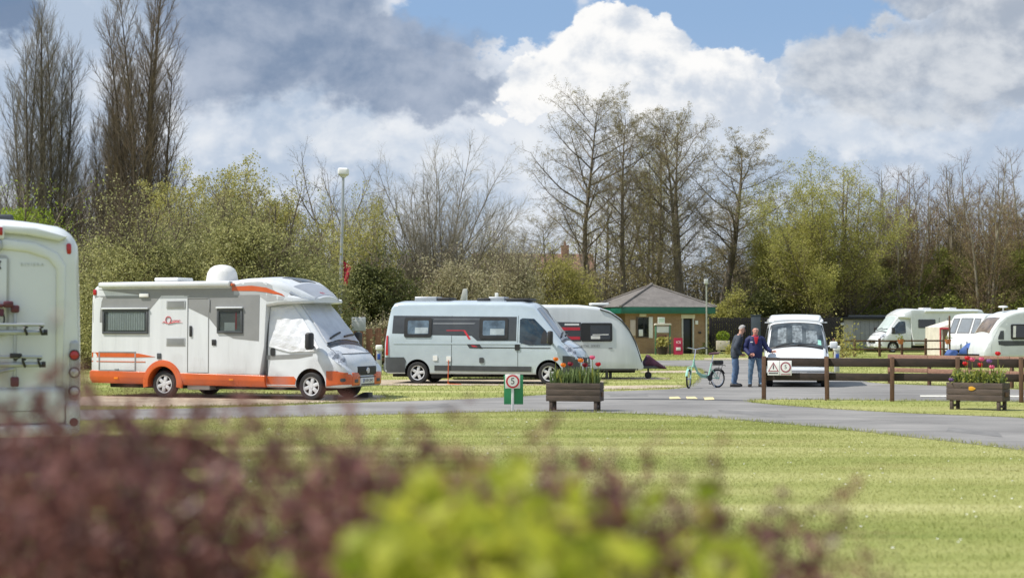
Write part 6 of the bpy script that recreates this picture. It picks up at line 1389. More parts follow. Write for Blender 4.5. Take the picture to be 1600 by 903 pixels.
def rail_fence(name, label, pts, post_h, rails, pw, m_post, m_rail, back=True, tops=None, posts=None):
    """pts: ground points of the posts; rails: (z centre, height)"""
    o = Vector((*pts[0], 0)); root = thing(name, label, 'fence', o); P = [Vector((*p, 0)) - o for p in pts]
    d = (P[-1] - P[0]).normalized(); nrm = Vector((-d.y, d.x, 0))
    if nrm.y < 0: nrm = -nrm
    rnd = random.Random(len(pts))
    for i, p in enumerate(P):
        if posts is not None and not posts[i]: continue
        mb = MB(); M = Matrix.Translation(p) @ Matrix.Rotation(math.atan2(d.y, d.x) + rnd.uniform(-.03, .03), 4, 'Z') @ Matrix.Rotation(rnd.uniform(-.012, .012), 4, 'Y')
        h = post_h + rnd.uniform(-.012, .012); mb.box(-pw / 2, pw / 2, -pw / 2, pw / 2, -.05, h, 0, .012, M); mb.build('post', m_post, root)
    for zc, hh in rails:
        for i in range(len(P) - 1):
            mb = MB(); off = nrm * (pw / 2 + .022) * (1 if back else -1); e = d * .006
            beam(mb, P[i] + off + e + Vector((0, 0, zc + rnd.uniform(-.008, .008))), P[i + 1] + off - e + Vector((0, 0, zc + rnd.uniform(-.008, .008))), .04, hh); mb.build('rail', m_rail, root)
    if tops:
        for i in range(len(P) - 1):
            mb = MB(); e = d * .006; off = nrm * (pw / 2 + .022) * (1 if back else -1); beam(mb, P[i] + e + off + Vector((0, 0, tops)), P[i + 1] - e + off + Vector((0, 0, tops)), .16, .035); mb.build('rail', m_rail, root)
    return root
front = [G(1193.5, 624.8), G(1292.5, 626.2), G(1394, 627.6), G(1497, 628.4), G(1596, 629.4), G(1698, 630.6)]
rail_fence('rail_fence', 'dark brown two rail fence along the verge carrying the road sign plate', front, 1.04, [(.90, .20), (.565, .18)], .10, M_WOODB, M_WOODD)
M_WOODL = mat('light_brown_wood', (.27, .150, .100), .75, var=.25, scale=3, bump=.4, stretch=(1, 8, 8))
rear = [G(1390, 599.4), G(1452, 602), G(1516, 604.5), G(1581, 607), G(1650, 609.8)]
rail_fence('rail_fence', 'lighter brown rail fence on the far side of the side road at the right', rear, .84, [(.80, .19), (.43, .13)], .09, M_WOODB, M_WOODL, False)
def fence_sign():
    a, b = Vector((*front[0], 0)), Vector((*front[1], 0)); d = (b - a).normalized(); yaw = math.atan2(d.y, d.x); n = Vector((d.y, -d.x, 0))
    o = a + d * .385 + n * .062
    root = thing('warning_sign', 'white plate with a warning triangle and a speed limit ring fixed to the dark fence', 'sign', (o.x, o.y, .765), yaw)
    mb = MB(); mb.box(-.285, .285, .0, .012, -.175, .175, 0, .006); mb.box(-.004, .004, -.001, .0, -.17, .17, 1); mb.box(-.25, .25, .0125, .09, -.04, .04, 1, .004); mb.build('plate', [M_SIGNW, M_DGREY], root)
    mb = MB(); R0 = .125; c = (-.145, .01)
    def tri(r): return [(c[0] + r * math.sin(t), c[1] - .02 + r * math.cos(t)) for t in (0, 2 * PI / 3, 4 * PI / 3)]
    mb.prism(tri(.15), -.004, -.0005, 'XZ', 0); mb.prism(tri(.108), -.006, -.0035, 'XZ', 1)
    mb.prism(rrect(c[0] - .012, c[0] + .012, -.03, .06, .008), -.008, -.0055, 'XZ', 2); mb.ball((c[0] - .0, -.006, .075), (.012, .003, .012), 8, 2); mb.box(c[0] - .11, c[0] + .11, -.004, -.001, -.135, -.112, 2)
    mb.lathe([(.125, -.004), (.125, -.0005)], 28, 0, (.145, 0, .02), 'Y'); mb.lathe([(.092, -.006), (.092, -.0035)], 28, 1, (.145, 0, .02), 'Y'); mb.box(.03, .26, -.004, -.001, -.158, -.140, 0)
    mb.text('5', .13, Matrix.Translation((.145, -.0075, .022)) @ Matrix.Rotation(R(90), 4, 'X'), 2, .001)
    mb.build('symbols', [mat('faded_sign_red', (.30, .07, .10), .5), M_SIGNW, M_INK], root)
fence_sign()
D_ = 92
mid = [at(px, D_ + (px - 1400) * .008)[:2] for px in (1303, 1335, 1374, 1409, 1446, 1484, 1522)]
rail_fence('rail_fence', 'far brown post and rail fence before the distant motorhome', mid, 1.02, [(.88, .09), (.42, .09)], .12, M_WOODB, M_WOODB, False)
mb = MB(); mb.tube([(0, 0, 0), (0, 0, 2.2)], .055, 8); mb.lathe([(.07, 2.2), (.03, 2.27)], 10); tag(mb.build('fence_pole', M_WOODB, None, w2(1483.5, D_ - .6)), 'tall brown pole rising above the far rail fence', 'pole')
for px, lb in ((1407, 'terracotta pot hung on the far rail fence before the white motorhome cab'), (1481, 'terracotta pot hung on the far rail fence beside the tall brown pole')):
    root = thing('flower_pot', lb, 'flower pot', w2(px, D_ - .55, .70), 0, 'terracotta pots on the far fence')
    mb = MB(); mb.lathe([(.10, 0), (.13, .04), (.17, .22), (.18, .26), (.15, .26)], 14); mb.tube([(0, .0, .2), (0, .30, .22)], .015, 6); mb.build('pot', mat('terracotta', (.50, .17, .07), .8), root)
    rng = np.random.default_rng(int(px)); V, F = leaf_quads(rng.normal(0, .09, (60, 3)) + [0, 0, .32], .05, rng, 1, .01); rawmesh('foliage', V, F, L_GREEN, parent=root)
def board_fence(label, pts, h, m, bw=.14, gap=.012, name='board_fence', seed=1):
    o = Vector((*pts[0], 0)); root = thing(name, label, 'fence', o); rnd = random.Random(seed); mb = MB(); mr = MB()
    for a, b in zip(pts[:-1], pts[1:]):
        a = Vector((*a, 0)) - o; b = Vector((*b, 0)) - o; L = (b - a).length; d = (b - a) / L; yaw = math.atan2(d.y, d.x); n = int(L / (bw + gap))
        for k in range(n):
            p = a + d * (k + .5) * L / n; hh = h + rnd.uniform(-.03, .03); mb.box(-bw / 2, bw / 2, -.012, .012, .03, hh, 0, .004, Matrix.Translation(p) @ Matrix.Rotation(yaw, 4, 'Z'))
        q = Vector((-d.y, d.x, 0)) * .04
        for z in (.35, h - .3): beam(mr, a + q + Vector((0, 0, z)), b + q + Vector((0, 0, z)), .05, .09)
        for k in (0, 1):
            p = (a, b)[k] + q * 2.2; mr.box(-.05, .05, -.05, .05, 0, h + .02, 0, .01, Matrix.Translation(p) @ Matrix.Rotation(yaw, 4, 'Z'))
    mb.build('boards', m, root); mr.build('rails', m, root); return root
M_FBLK = mat('black_stained_boards', (.020, .016, .016), .8, var=.4, scale=2, stretch=(6, 6, .6))
board_fence('tall black stained board fence running right from the pavilion', [at(1110, 106)[:2], at(1200, 107)[:2], at(1312, 108)[:2]], 2.22, M_FBLK)
mb = MB(); mb.box(-.30, .30, -.05, .05, .0, 2.35, 0, .03); mb.box(-.36, .36, -.07, .07, 2.35, 2.40, 0, .01); tag(mb.build('gate_panel', mat('slate_grey_panel', (.055, .07, .085), .5), None, w2(1181, 105.6)), 'slate grey panel standing before the black fence between the two men', 'panel')
board_fence('warm brown picket fence seen between the orange motorhome and the van', [at(556, 69)[:2], at(612, 69.4)[:2], at(668, 69.8)[:2]], 1.64, mat('warm_brown_pickets', (.33, .155, .085), .8, var=.35, scale=1.6, stretch=(6, 6, .5)), .26, .05, 'picket_fence', 4)
def utility_box():
    root = thing('utility_box', 'pale grey metal box on a post above the bonnet of the orange motorhome', 'cabinet', w2(560.5, 67.5)); 
    mb = MB(); mb.box(-.28, .28, -.12, .12, 1.52, 2.08, 0, .03); mb.build('cabinet', mat('pale_grey_metal', (.48, .50, .52), .45), root)
    mb = MB(); mb.box(-.05, .05, -.05, .05, 0, 1.52, 0, .01); mb.build('post', M_GALV, root)
utility_box()
def bollard(label, px, d, h=1.0):
    root = thing('hook_up_bollard', label, 'bollard', w2(px, d), 0, 'electric hook up bollards')
    mb = MB(); mb.box(-.09, .09, -.09, .09, 0, h * .82, 0, .02); mb.build('column', mat('bollard_grey', (.42, .43, .40), .5), root)
    mb = MB(); mb.box(-.12, .12, -.12, .12, h * .82, h, 0, .04, None, 3); mb.box(-.06, .06, -.13, -.118, h * .5, h * .7, 1, .01); mb.build('cap', [M_SIGNW, M_BLUE], root)
bollard('grey hook up bollard between the orange motorhome bonnet and the rear of the van', 592.5, 60, 1.05)
bollard('white topped hook up bollard beside the right mirror of the small white camper van', 1307, 62, 1.0)
def concrete_planter():
    root = thing('concrete_planter', 'pale concrete planter with a rounded green bush right of the pavilion', 'planter', w2(1129, 101.5))
    mb = MB(); mb.box(-.40, .40, -.30, .30, .22, .80, 0, .04); mb.box(-.32, -.16, -.2, .2, 0, .22, 0, .02); mb.box(.16, .32, -.2, .2, 0, .22, 0, .02); mb.build('box', mat('pale_concrete', (.46, .42, .34), .85), root)
    rng = np.random.default_rng(8); v = norm(rng.normal(0, 1, (420, 3))) * rng.uniform(.5, 1, (420, 1)) ** .4 * [.42, .32, .34] + [0, 0, 1.05]; V, F = leaf_quads(v, .06, rng, 1, .01); rawmesh('foliage', V, F, L_BRIGHT, parent=root)
concrete_planter()
def low_plants():
    for i, (px, d, s_, m_, lb) in enumerate(((1102, 98.5, .5, L_DARK, 'dark low plant at the right foot of the pavilion wall'), (1143, 99, .55, L_YELLOW, 'straw coloured grass clump right of the concrete planter'), (1318, 88, .9, L_YELLOW, 'tan twiggy shrub right of the small white camper van'), (1338, 100, .6, L_GREEN, 'green bush at the foot of the grey portable shed'), (583, 74, .8, L_PALE, 'pale straw clump behind the hook up bollard'), (1255, 103, .9, L_GREEN, 'green weeds before the black fence behind the small camper'))):
        rng = np.random.default_rng(40 + i); n = 500; v = rng.normal(0, .38, (n, 3)) * s_; v[:, 2] = np.abs(v[:, 2]) * 1.3 * (2.0 if px == 1318 else 1) + .03
        root = thing('low_plant', lb, 'plant', w2(px, d)); V, F = leaf_quads(v, .05 + .02 * s_, rng, 1, .02); rawmesh('foliage', V, F, m_, parent=root)
        mb = MB()
        for k in range(7): a = rng.uniform(0, 6.28); mb.tube([(0, 0, 0), (math.cos(a) * .2 * s_, math.sin(a) * .2 * s_, .45 * s_)], [.02, .008], 5)
        mb.build('stems', M_TWIG, root)
low_plants()
def portable_shed():
    d = 111; s_ = FPX / d; root = thing('portable_shed', 'grey portable shed with a dark overhanging flat roof left of the distant motorhome', 'shed', w2(1318, d), R(-4))
    W = (1386 - 1318) / s_; h = hgt(499, d)
    mb = MB(); mb.box(0, W, 0, 2.6, .12, h, 0, .02)
    for k in range(int(W / .3)): mb.box(.2 + k * .3, .215 + k * .3, -.006, .0, .2, h - .1, 2)
    mb.box(.02, .62, -.03, -.001, .3, h - .05, 1, .01); mb.build('wall', [mat('shed_grey', (.42, .42, .42), .6), mat('shed_pale_panel', (.58, .55, .48), .6), M_DGREY], root)
    mb = MB(); mb.box(-.75, W + .3, -.35, 2.9, h, h + .14, 0, .02); mb.box(.3, W + .2, -.1, 2.7, h + .142, h + .26, 1, .02); mb.build('roof', [mat('dark_roof_felt', (.03, .03, .032), .7), mat('grey_roof_felt', (.16, .17, .18), .7)], root)
    mb = MB()
    for x in (.2, W - .2): mb.box(x - .12, x + .12, .1, 2.5, 0, .12)
    mb.build('skids', M_UNDER, root)
    mb = MB(); mb.box(-.22, .02, -.1, .0, h - .42, h - .24, 0, .04); mb.build('wall_lamp', M_SIGNW, root)
portable_shed()

# ------------------------------------------------------------------ aerials and dishes behind the van roof
def roof_aerial():
    p = w2(729, 57); root = thing('tv_aerial', 'white television aerial mast standing above the van roof', 'aerial', p)
    mb = MB(); mb.tube([(0, 0, 0), (0, 0, 3.0)], .025, 8); mb.build('mast', M_SIGNW, root)
    mb = MB(); mb.tube([(-.16, 0, 2.55), (.75, 0, 2.60)], .03, 8); mb.tube([(-.02, 0, 3.0), (-.10, 0, 2.75)], .05, 6); mb.build('arm', M_SIGNW, root)
    mb = MB(); mb.prism([(-.22, 2.62), (-.02, 2.62), (.02, 3.02), (-.12, 3.0)], -.05, -.03, 'XZ', 0, .01); mb.build('panel', mat('dish_white', (.50, .50, .46), .5), root)
    mb = MB(); mb.tube([(0, 0, 0), (0, 0, 2.85)], .03, 8); mb.box(-.06, .06, -.05, .05, 2.6, 2.88, 0, .02); tag(mb.build('tv_aerial', M_SIGNW, None, w2(776, 57.5)), 'thin white aerial post right of the taller mast above the van', 'aerial')
roof_aerial()

# ------------------------------------------------------------------ planters and sign by the lawn edge
M_WOODP = mat('planter_wood', (.085, .062, .050), .8, var=.35, scale=2.5, bump=.4, stretch=(1, 8, 10))
def planter(label, p, yaw, L, Dp, plaque=False):
    root = thing('wooden_planter', label, 'planter', (*p, 0), yaw, 'dark wooden planters on legs'); z0, z1 = .205, .585
    mb = MB(); n = 3
    for k in range(n):
        a = z0 + (z1 - z0) * k / n; b = z0 + (z1 - z0) * (k + 1) / n - .004
        mb.box(-L / 2, L / 2, 0, .028, a, b, 0, .006); mb.box(-L / 2, L / 2, Dp - .028, Dp, a, b, 0, .006); mb.box(-L / 2 + .002, -L / 2 + .03, .03, Dp - .03, a, b, 0, .006); mb.box(L / 2 - .03, L / 2 - .002, .03, Dp - .03, a, b, 0, .006)
    mb.box(-L / 2 + .03, L / 2 - .03, .03, Dp - .03, z0, z1 - .06, 1); mb.build('box', [M_WOODP, mat('potting_soil', (.03, .022, .016), .95, bump=.5)], root)
    for x in (-L / 2 + .10, L / 2 - .10):
        for y in (.05, Dp - .05): mb = MB(); mb.box(x - .035, x + .035, y - .035, y + .035, 0, z0, 0, .008); mb.build('leg', M_WOODP, root)
        mb = MB(); mb.box(x - .02, x + .02, .087, Dp - .087, .07, .12, 0, .006); mb.build('stretcher', M_WOODP, root)
    mb = MB(); mb.box(L / 2, L / 2 + .02, Dp * .3, Dp * .75, .30, .40, 0, .01); mb.build('end_handle', M_WOODB, root)
    if plaque:
        mb = MB(); mb.prism([(-.05 + .075 * math.cos(t) * (1 + .2 * math.cos(3 * t)), .46 + .045 * math.sin(t)) for t in np.linspace(0, 2 * PI, 20)[:-1]], -.012, -.001, 'XZ', 0, .003); mb.build('plaque', mat('yellow_plaque', (.65, .33, .02), .5), root)
    return root, z1
def tulip(root_m, label, p, h, col, seed, group):
    rng = random.Random(seed); root = thing('tulip', label, 'flower', p, rng.uniform(0, 6), group)
    mb = MB(); lx = rng.uniform(-.03, .03); mb.tube([(0, 0, 0), (lx * .4, 0, h * .5), (lx, 0, h - .05)], .0055, 6); mb.build('stem', L_GREEN, root)
    for k in range(6):
        a = k * PI / 3; mb = MB() if k == 0 else mb; r = .034 if k % 2 else .029; vs = []; fs = []
        for i in range(5):
            u = i / 4; rr = r * (.35 + 1.25 * math.sin(min(1, u + .12) * PI * .72)) * (1 if u < .9 else .8); ww = .030 * math.sin(PI * (.12 + .83 * u))
            ca, sa = math.cos(a), math.sin(a); z = h - .055 + .085 * u
            vs += [(lx + rr * ca - ww * sa, rr * sa + ww * ca, z), (lx + (rr + .006) * ca, (rr + .006) * sa, z), (lx + rr * ca + ww * sa, rr * sa - ww * ca, z)]
        for i in range(4):
            for j in range(2): fs.append((i * 3 + j, i * 3 + j + 1, i * 3 + j + 4, i * 3 + j + 3))
        mb.add(vs, fs, 0, True)
    mb.build('flower', col, root)
    mb = MB()
    for k in range(3):
        a = k * 2.1 + seed; vs = []; fs = []; n = 6
        for i in range(n + 1):
            u = i / n; ww = .020 * math.sin(PI * (.1 + .88 * u)) ; x = .02 + .13 * u ** 1.6; z = h * .72 * u - .05 * u ** 4; ca, sa = math.cos(a), math.sin(a)
            vs += [(x * ca - ww * sa, x * sa + ww * ca, z), (x * ca + ww * sa, x * sa - ww * ca, z)]
        for i in range(n): fs.append((2 * i, 2 * i + 1, 2 * i + 3, 2 * i + 2))
        mb.add(vs, fs, 0, True)
    mb.build('leaves', L_GREEN, root)
L_TULIP = leaf_mat('leaf_tulip', (.085, .135, .045), (.26, .33, .14), .35)
def planter_plants(root, L, Dp, z1, n, seed, h, label):
    rng = np.random.default_rng(seed); mb = MB(); yaw = root.rotation_euler[2]
    V = []; F = []; o = 0
    for _ in range(n):
        x = rng.uniform(-L / 2 + .06, L / 2 - .06); y = rng.uniform(.06, Dp - .06); a = rng.uniform(0, 6.28); hh = h * rng.uniform(.45, 1.15); ln = rng.uniform(.02, .13); w = rng.uniform(.010, .026); ca, sa = math.cos(a), math.sin(a)
        for u in (0, .5, 1.0):
            q = (x + ca * ln * u * u * 1.2, y + sa * ln * u * u * 1.2, z1 - .07 + hh * u * (1 - .12 * u)); ww = w * (1 - .75 * u * u); V += [(q[0] - sa * ww, q[1] + ca * ww, q[2]), (q[0] + sa * ww, q[1] - ca * ww, q[2])]
        F += [(o, o + 1, o + 3, o + 2), (o + 2, o + 3, o + 5, o + 4)]; o += 6
    ob = rawmesh('bedding_plants', V, np.array(F), L_TULIP); ob.location = root.location; ob.rotation_euler = root.rotation_euler; tag(ob, label, 'plants', kind='stuff')
def local(root, x, y, z):
    c, s_ = math.cos(root.rotation_euler[2]), math.sin(root.rotation_euler[2]); return (root.location.x + x * c - y * s_, root.location.y + x * s_ + y * c, z)
C_OR = leaf_mat('petal_orange', (.70, .16, .015), (.85, .27, .03), .3); C_RED = leaf_mat('petal_red', (.55, .015, .02), (.68, .03, .04), .3); C_PINK = leaf_mat('petal_pink', (.60, .06, .16), (.75, .16, .28), .3); C_PUR = leaf_mat('petal_purple', (.16, .08, .25), (.26, .14, .36), .3); C_DKRED = leaf_mat('petal_dark_red', (.18, .012, .025), (.28, .02, .04), .3)
rt, z1 = planter('wooden planter with orange tulips beside the speed sign', G(895, 642.5), R(-14), 1.14, .44)
planter_plants(rt, 1.14, .44, z1, 360, 3, .40, 'green tulip leaves crowding the planter beside the speed sign')
for i, (x, y, h, c, lb) in enumerate(((-.40, .15, .56, C_OR, 'tall orange tulip at the left end of the planter by the speed sign'), (-.24, .10, .44, C_OR, 'short orange tulip second from the left in the planter by the speed sign'), (-.14, .3, .46, C_DKRED, 'dark red tulip at the middle left of the planter by the speed sign'), (.14, .12, .54, C_OR, 'orange tulip right of the middle of the planter by the speed sign'), (.20, .28, .44, C_DKRED, 'low dark red tulip beside the right orange one'), (.40, .12, .60, C_PINK, 'tallest pink red tulip near the right end of the planter by the speed sign'), (.50, .16, .46, C_RED, 'red tulip at the right end of the planter by the speed sign'))):
    tulip(None, lb, local(rt, x, y, z1 - .06), h, c, i, 'tulips in the planter by the speed sign')
rt, z1 = planter('wooden planter with red flowers and a yellow plaque on the right verge', G(1522, 641.5), R(-38), 1.22, .42, True)
planter_plants(rt, 1.22, .42, z1, 150, 4, .36, 'leafy green bedding plants in the planter on the right verge')
for i, (x, y, h, c, lb) in enumerate(((-.20, .12, .58, C_RED, 'red flower at the left of the right verge planter'), (-.08, .1, .55, C_PINK, 'crimson pink flower second in the right verge planter'), (.14, .12, .56, C_PINK, 'pink flower in the middle of the right verge planter'), (.24, .16, .52, C_PUR, 'mauve flower right of the pink one in the verge planter'), (.46, .16, .68, C_RED, 'tallest red flower standing alone at the right of the verge planter'), (-.50, .08, .12, C_PUR, 'low purple flower at the left corner of the verge planter'), (-.30, .28, .46, C_RED, 'red flower half hidden in the leaves at the left of the verge planter'), (.04, .26, .44, C_RED, 'small red flower low in the middle of the verge planter'), (.36, .10, .40, C_PINK, 'low pink flower near the right end of the verge planter'))):
    tulip(None, lb, local(rt, x, y, z1 - .06), h, c, 20 + i, 'flowers in the planter on the right verge')
rng = np.random.default_rng(77); pts = np.stack([rng.uniform(-.56, .56, 900), rng.uniform(.02, .42, 900), z1 + .30 * rng.uniform(0, 1, 900) ** 1.2], 1); pts[:, 2] -= .12 * np.abs(np.sin(pts[:, 0] * 7)); V, F = leaf_quads(pts, .036, rng, 1, .015)
ob = rawmesh('bedding_plants', V, F, L_GREEN); ob.location = rt.location; ob.rotation_euler = rt.rotation_euler; tag(ob, 'rounded green leaves spilling over the right verge planter', 'plants', kind='stuff')
def speed_sign():
    p = G(801, 641.3); s_ = FPX / p[1]; root = thing('speed_sign', 'white five miles speed sign on a white post with a green backing panel', 'sign', (*p, 0), R(1))
    def Z(py): return CAMH - (py - 507) / s_
    mb = MB(); mb.box(-.028, .028, -.028, .028, -.02, Z(590), 0, .008); mb.build('post', M_SIGNW, root)
    mb = MB(); mb.box((787.5 - 801) / s_, (817.5 - 801) / s_, .031, .05, Z(632), Z(586.5), 0, .006); mb.build('backing_panel', M_GREENS, root)
    mb = MB(); zc = (Z(585) + Z(607)) / 2; h = (Z(585) - Z(607)) / 2; w = (813.3 - 790) / s_ / 2
    mb.box(-w, w, -.045, -.03, zc - h, zc + h, 0, .006); pl = mb.build('plate', M_SIGNW, root)
    mb = MB(); mb.lathe([(.140, -.049), (.140, -.0455)], 32, 0, (0, 0, zc), 'Y'); mb.lathe([(.104, -.052), (.104, -.0485)], 32, 1, (0, 0, zc), 'Y'); mb.text('5', .19, Matrix.Translation((0, -.053, zc + .002)) @ Matrix.Rotation(R(90), 4, 'X'), 2, .001)
    mb.build('symbol', [M_SIGNR, M_SIGNW, M_INK], pl)
speed_sign()

# ------------------------------------------------------------------ mint folding bicycle on its stand
def bicycle():
    d = 47.3; p = w2(1121, d); root = thing('bicycle', 'mint green low step bicycle propped on its stand beside the two men', 'bicycle', p, R(180 + 36)); root.scale = (1.06,) * 3
    MINT = mat('mint_paint', (.30, .55, .44), .3, coat=.4, var=.05); r = .25; wb = 1.04
    def whl(x, y, name, rot):
        c = Matrix.Translation((x, y, r)) @ Matrix.Rotation(rot, 4, 'Z'); mb = MB(); n = 32
        for R_, rr, mi in ((r - .02, .024, 0), (r - .047, .010, 1)):
            ring = [c @ Vector((R_ * math.cos(t), 0, R_ * math.sin(t))) for t in np.linspace(0, 2 * PI, n + 1)]; mb.tube(ring, rr, 7, mi, False)
        mb.tube([c @ Vector((0, -.05, 0)), c @ Vector((0, .05, 0))], .025, 8, 1)
        for k in range(18):
            t = 2 * PI * k / 18; mb.tube([c @ Vector((.02 * math.cos(t + .8), .03 * (-1) ** k, .02 * math.sin(t + .8))), c @ Vector(((r - .045) * math.cos(t), 0, (r - .045) * math.sin(t)))], .0016, 3, 1)
        return mb.build(name, [M_TYRE, M_CHROME], root)
    whl(0, 0, 'wheel', 0); st = R(35); whl(wb, .0, 'wheel', st)
    mb = MB()
    for y in (-.055, .055): mb.tube([(0, y, r), (.30, y * .5, .27)], .012, 7); mb.tube([(0, y, r), (.26, y * .5, .52)], .011, 7)
    mb.tube([(.22, 0, .66), (.34, 0, .27)], .022, 8); mb.tube([(.32, 0, .32), (.55, 0, .34), (.72, 0, .42), (.84, 0, .62), (.86, 0, .72)], .028, 8); mb.tube([(.36, 0, .27), (.60, 0, .30), (.76, 0, .42)], .02, 8)
    mb.build('frame', MINT, root)
    mb = MB(); f = Matrix.Translation((wb, 0, r)) @ Matrix.Rotation(st, 4, 'Z')
    for y in (-.055, .055): mb.tube([f @ Vector((0, y, 0)), f @ Vector((-.10, y, .30)), (.875, y * .3, .60)], .012, 7)
    mb.tube([(.885, 0, .56), (.845, 0, .76)], .024, 8); mb.build('fork', MINT, root)
    mb = MB(); mb.tube([(.845, 0, .76), (.79, 0, 1.02)], .016, 8); hb = Matrix.Translation((.79, 0, 1.03)) @ Matrix.Rotation(st, 4, 'Z')
    mb.tube([hb @ Vector((-.16, -.28, .03)), hb @ Vector((-.02, -.20, .04)), hb @ Vector((0, 0, 0)), hb @ Vector((-.02, .20, .04)), hb @ Vector((-.16, .28, .03))], .012, 8); h = mb.build('handlebar', M_CHROME, root)
    mb = MB()
    for y in (-1, 1): mb.tube([hb @ Vector((-.06, y * .26, .035)), hb @ Vector((-.17, y * .285, .03))], .018, 8)
    mb.build('grip', M_BLACK, h)
    mb = MB(); mb.tube([(.22, 0, .64), (.16, 0, .88)], .016, 8); mb.build('seat_post', M_CHROME, root)
    mb = MB(); vs = []; fs = []; n = 10
    for i in range(8):
        u = i / 7; x = .02 + .28 * u; hw = .085 * (1 - u) ** .6 + .022
        for k in range(n): t = 2 * PI * k / n; vs.append((x, hw * math.cos(t), .905 + .032 * math.sin(t) + .015 * (1 - u)))
    for i in range(7):
        for k in range(n): fs.append((i * n + k, i * n + (k + 1) % n, (i + 1) * n + (k + 1) % n, (i + 1) * n + k))
    fs += [tuple(range(n)), tuple(range(7 * n, 8 * n))]; mb.add(vs, fs, 0, True); mb.build('saddle', mat('plum_saddle', (.09, .035, .05), .6), root)
    mb = MB(); 
    for y in (-.06, .06): mb.tube([(.22, y, .60), (-.22, y, .60), (-.22, y, .56)], .008, 6); mb.tube([(-.12, y, .60), (0, y * .9, r)], .006, 6)
    for k in range(4): mb.tube([(-.20 + .12 * k, -.06, .602), (-.20 + .12 * k, .06, .602)], .006, 6)
    mb.build('rear_carrier', M_BLACK, root)
    mb = MB(); mb.box(-.16, .14, -.075, .075, .615, .73, 0, .03, None, 3); mb.build('carrier_bag', M_BLACK, root)
    mb = MB(); mb.lathe([(.001, -.01), (.085, -.008), (.085, .008), (.001, .01)], 22, 0, (.34, .07, .27), 'Y'); mb.tube([(.34, .08, .27), (.40, .10, .12), (.40, .18, .12)], .011, 6); mb.tube([(.34, -.06, .27), (.28, -.08, .42), (.28, -.17, .42)], .011, 6); mb.box(.36, .44, .12, .20, .105, .13, 0, .01); mb.box(.24, .32, -.19, -.11, .405, .43, 0, .01); mb.build('crank_set', M_BLACK, root)
    mb = MB(); mb.tube([(.30, .05, .26), (.24, .16, .01)], .010, 6); mb.build('kickstand', M_CHROME, root)
    for (x, rot, a0, a1) in ((0, 0, .1, 2.7), (wb, st, .3, 2.7)):
        mb = MB(); c = Matrix.Translation((x, 0, r)) @ Matrix.Rotation(rot, 4, 'Z'); vs = []; fs = []; n = 14
        for i in range(n + 1):
            t = a0 + (a1 - a0) * i / n
            for y, rr in ((-.03, .272), (0, .285), (.03, .272)): vs.append(c @ Vector((rr * math.cos(t), y, rr * math.sin(t))))
        for i in range(n):
            for j in range(2): fs.append((i * 3 + j, i * 3 + j + 1, i * 3 + j + 4, i * 3 + j + 3))
        mb.add(vs, fs, 0, True); mb.build('mudguard', MINT if x else M_BLACK, root)
bicycle()
# ------------------------------------------------------------------ the two men
def hand_chain(J, E, wrist, fwd, side, pre, up=None, curl=0.6, s=1.0):
    """palm and five separate fingers growing from a wrist joint"""
    f = Vector(fwd).normalized(); sd = Vector(side).normalized(); n = f.cross(sd)
    w = Vector(J[wrist][0]); J[pre + 'palm'] = (w + f * .05 * s, .030 * s); E.append((wrist, pre + 'palm'))
    J[pre + 'pal2'] = (w + f * .085 * s, .028 * s); E.append((pre + 'palm', pre + 'pal2'))
    for i, (o, L) in enumerate(((-.030, .070), (-.010, .082), (.010, .078), (.030, .060))):
        a = w + f * .10 * s + sd * o * s; d1 = (f * math.cos(curl * .5) + n * math.sin(curl * .5)); d2 = (f * math.cos(curl * 1.4) + n * math.sin(curl * 1.4))
        J[pre + f'f{i}a'] = (a, .0105 * s); J[pre + f'f{i}b'] = (a + d1 * L * .5 * s, .0095 * s); J[pre + f'f{i}c'] = (a + d1 * L * .5 * s + d2 * L * .55 * s, .008 * s)
        E += [(pre + 'pal2', pre + f'f{i}a'), (pre + f'f{i}a', pre + f'f{i}b'), (pre + f'f{i}b', pre + f'f{i}c')]
    t = w + f * .035 * s - sd * .038 * s; J[pre + 'ta'] = (t, .0125 * s); J[pre + 'tb'] = (t + (f * .7 - sd * .5 + n * .3).normalized() * .04 * s, .0105 * s); J[pre + 'tc'] = (J[pre + 'tb'][0] + (f * .9 - sd * .1 + n * .4).normalized() * .032 * s, .009 * s)
    E += [(pre + 'palm', pre + 'ta'), (pre + 'ta', pre + 'tb'), (pre + 'tb', pre + 'tc')]
def skin_mesh(J, E, rootname, levels=2):
    names = list(J); idx = {n: i for i, n in enumerate(names)}
    me = bpy.data.meshes.new('sk'); me.from_pydata([tuple(J[n][0]) for n in names], [(idx[a], idx[b]) for a, b in E], []); o = bpy.data.objects.new('sk', me); COL.objects.link(o)
    m = o.modifiers.new('s', 'SKIN'); m.use_smooth_shade = True
    for i, n in enumerate(names):
        r = J[n][1]; me.skin_vertices[0].data[i].radius = r if isinstance(r, tuple) else (r, r); me.skin_vertices[0].data[i].use_root = (n == rootname)
    sb = o.modifiers.new('d', 'SUBSURF'); sb.levels = levels; sb.render_levels = levels
    dg = bpy.context.evaluated_depsgraph_get(); dg.update(); out = bpy.data.meshes.new_from_object(o.evaluated_get(dg)); bpy.data.objects.remove(o); return out
M_SKIN = mat('skin', (.52, .30, .215), .55, var=.08, scale=12); M_SKINR = mat('ruddy_skin', (.55, .27, .20), .55, var=.08, scale=12)
M_JEAN = mat('blue_denim', (.095, .155, .260), .85, var=.25, scale=14); M_JEAN2 = mat('pale_blue_denim', (.10, .165, .24), .85, var=.25, scale=14)
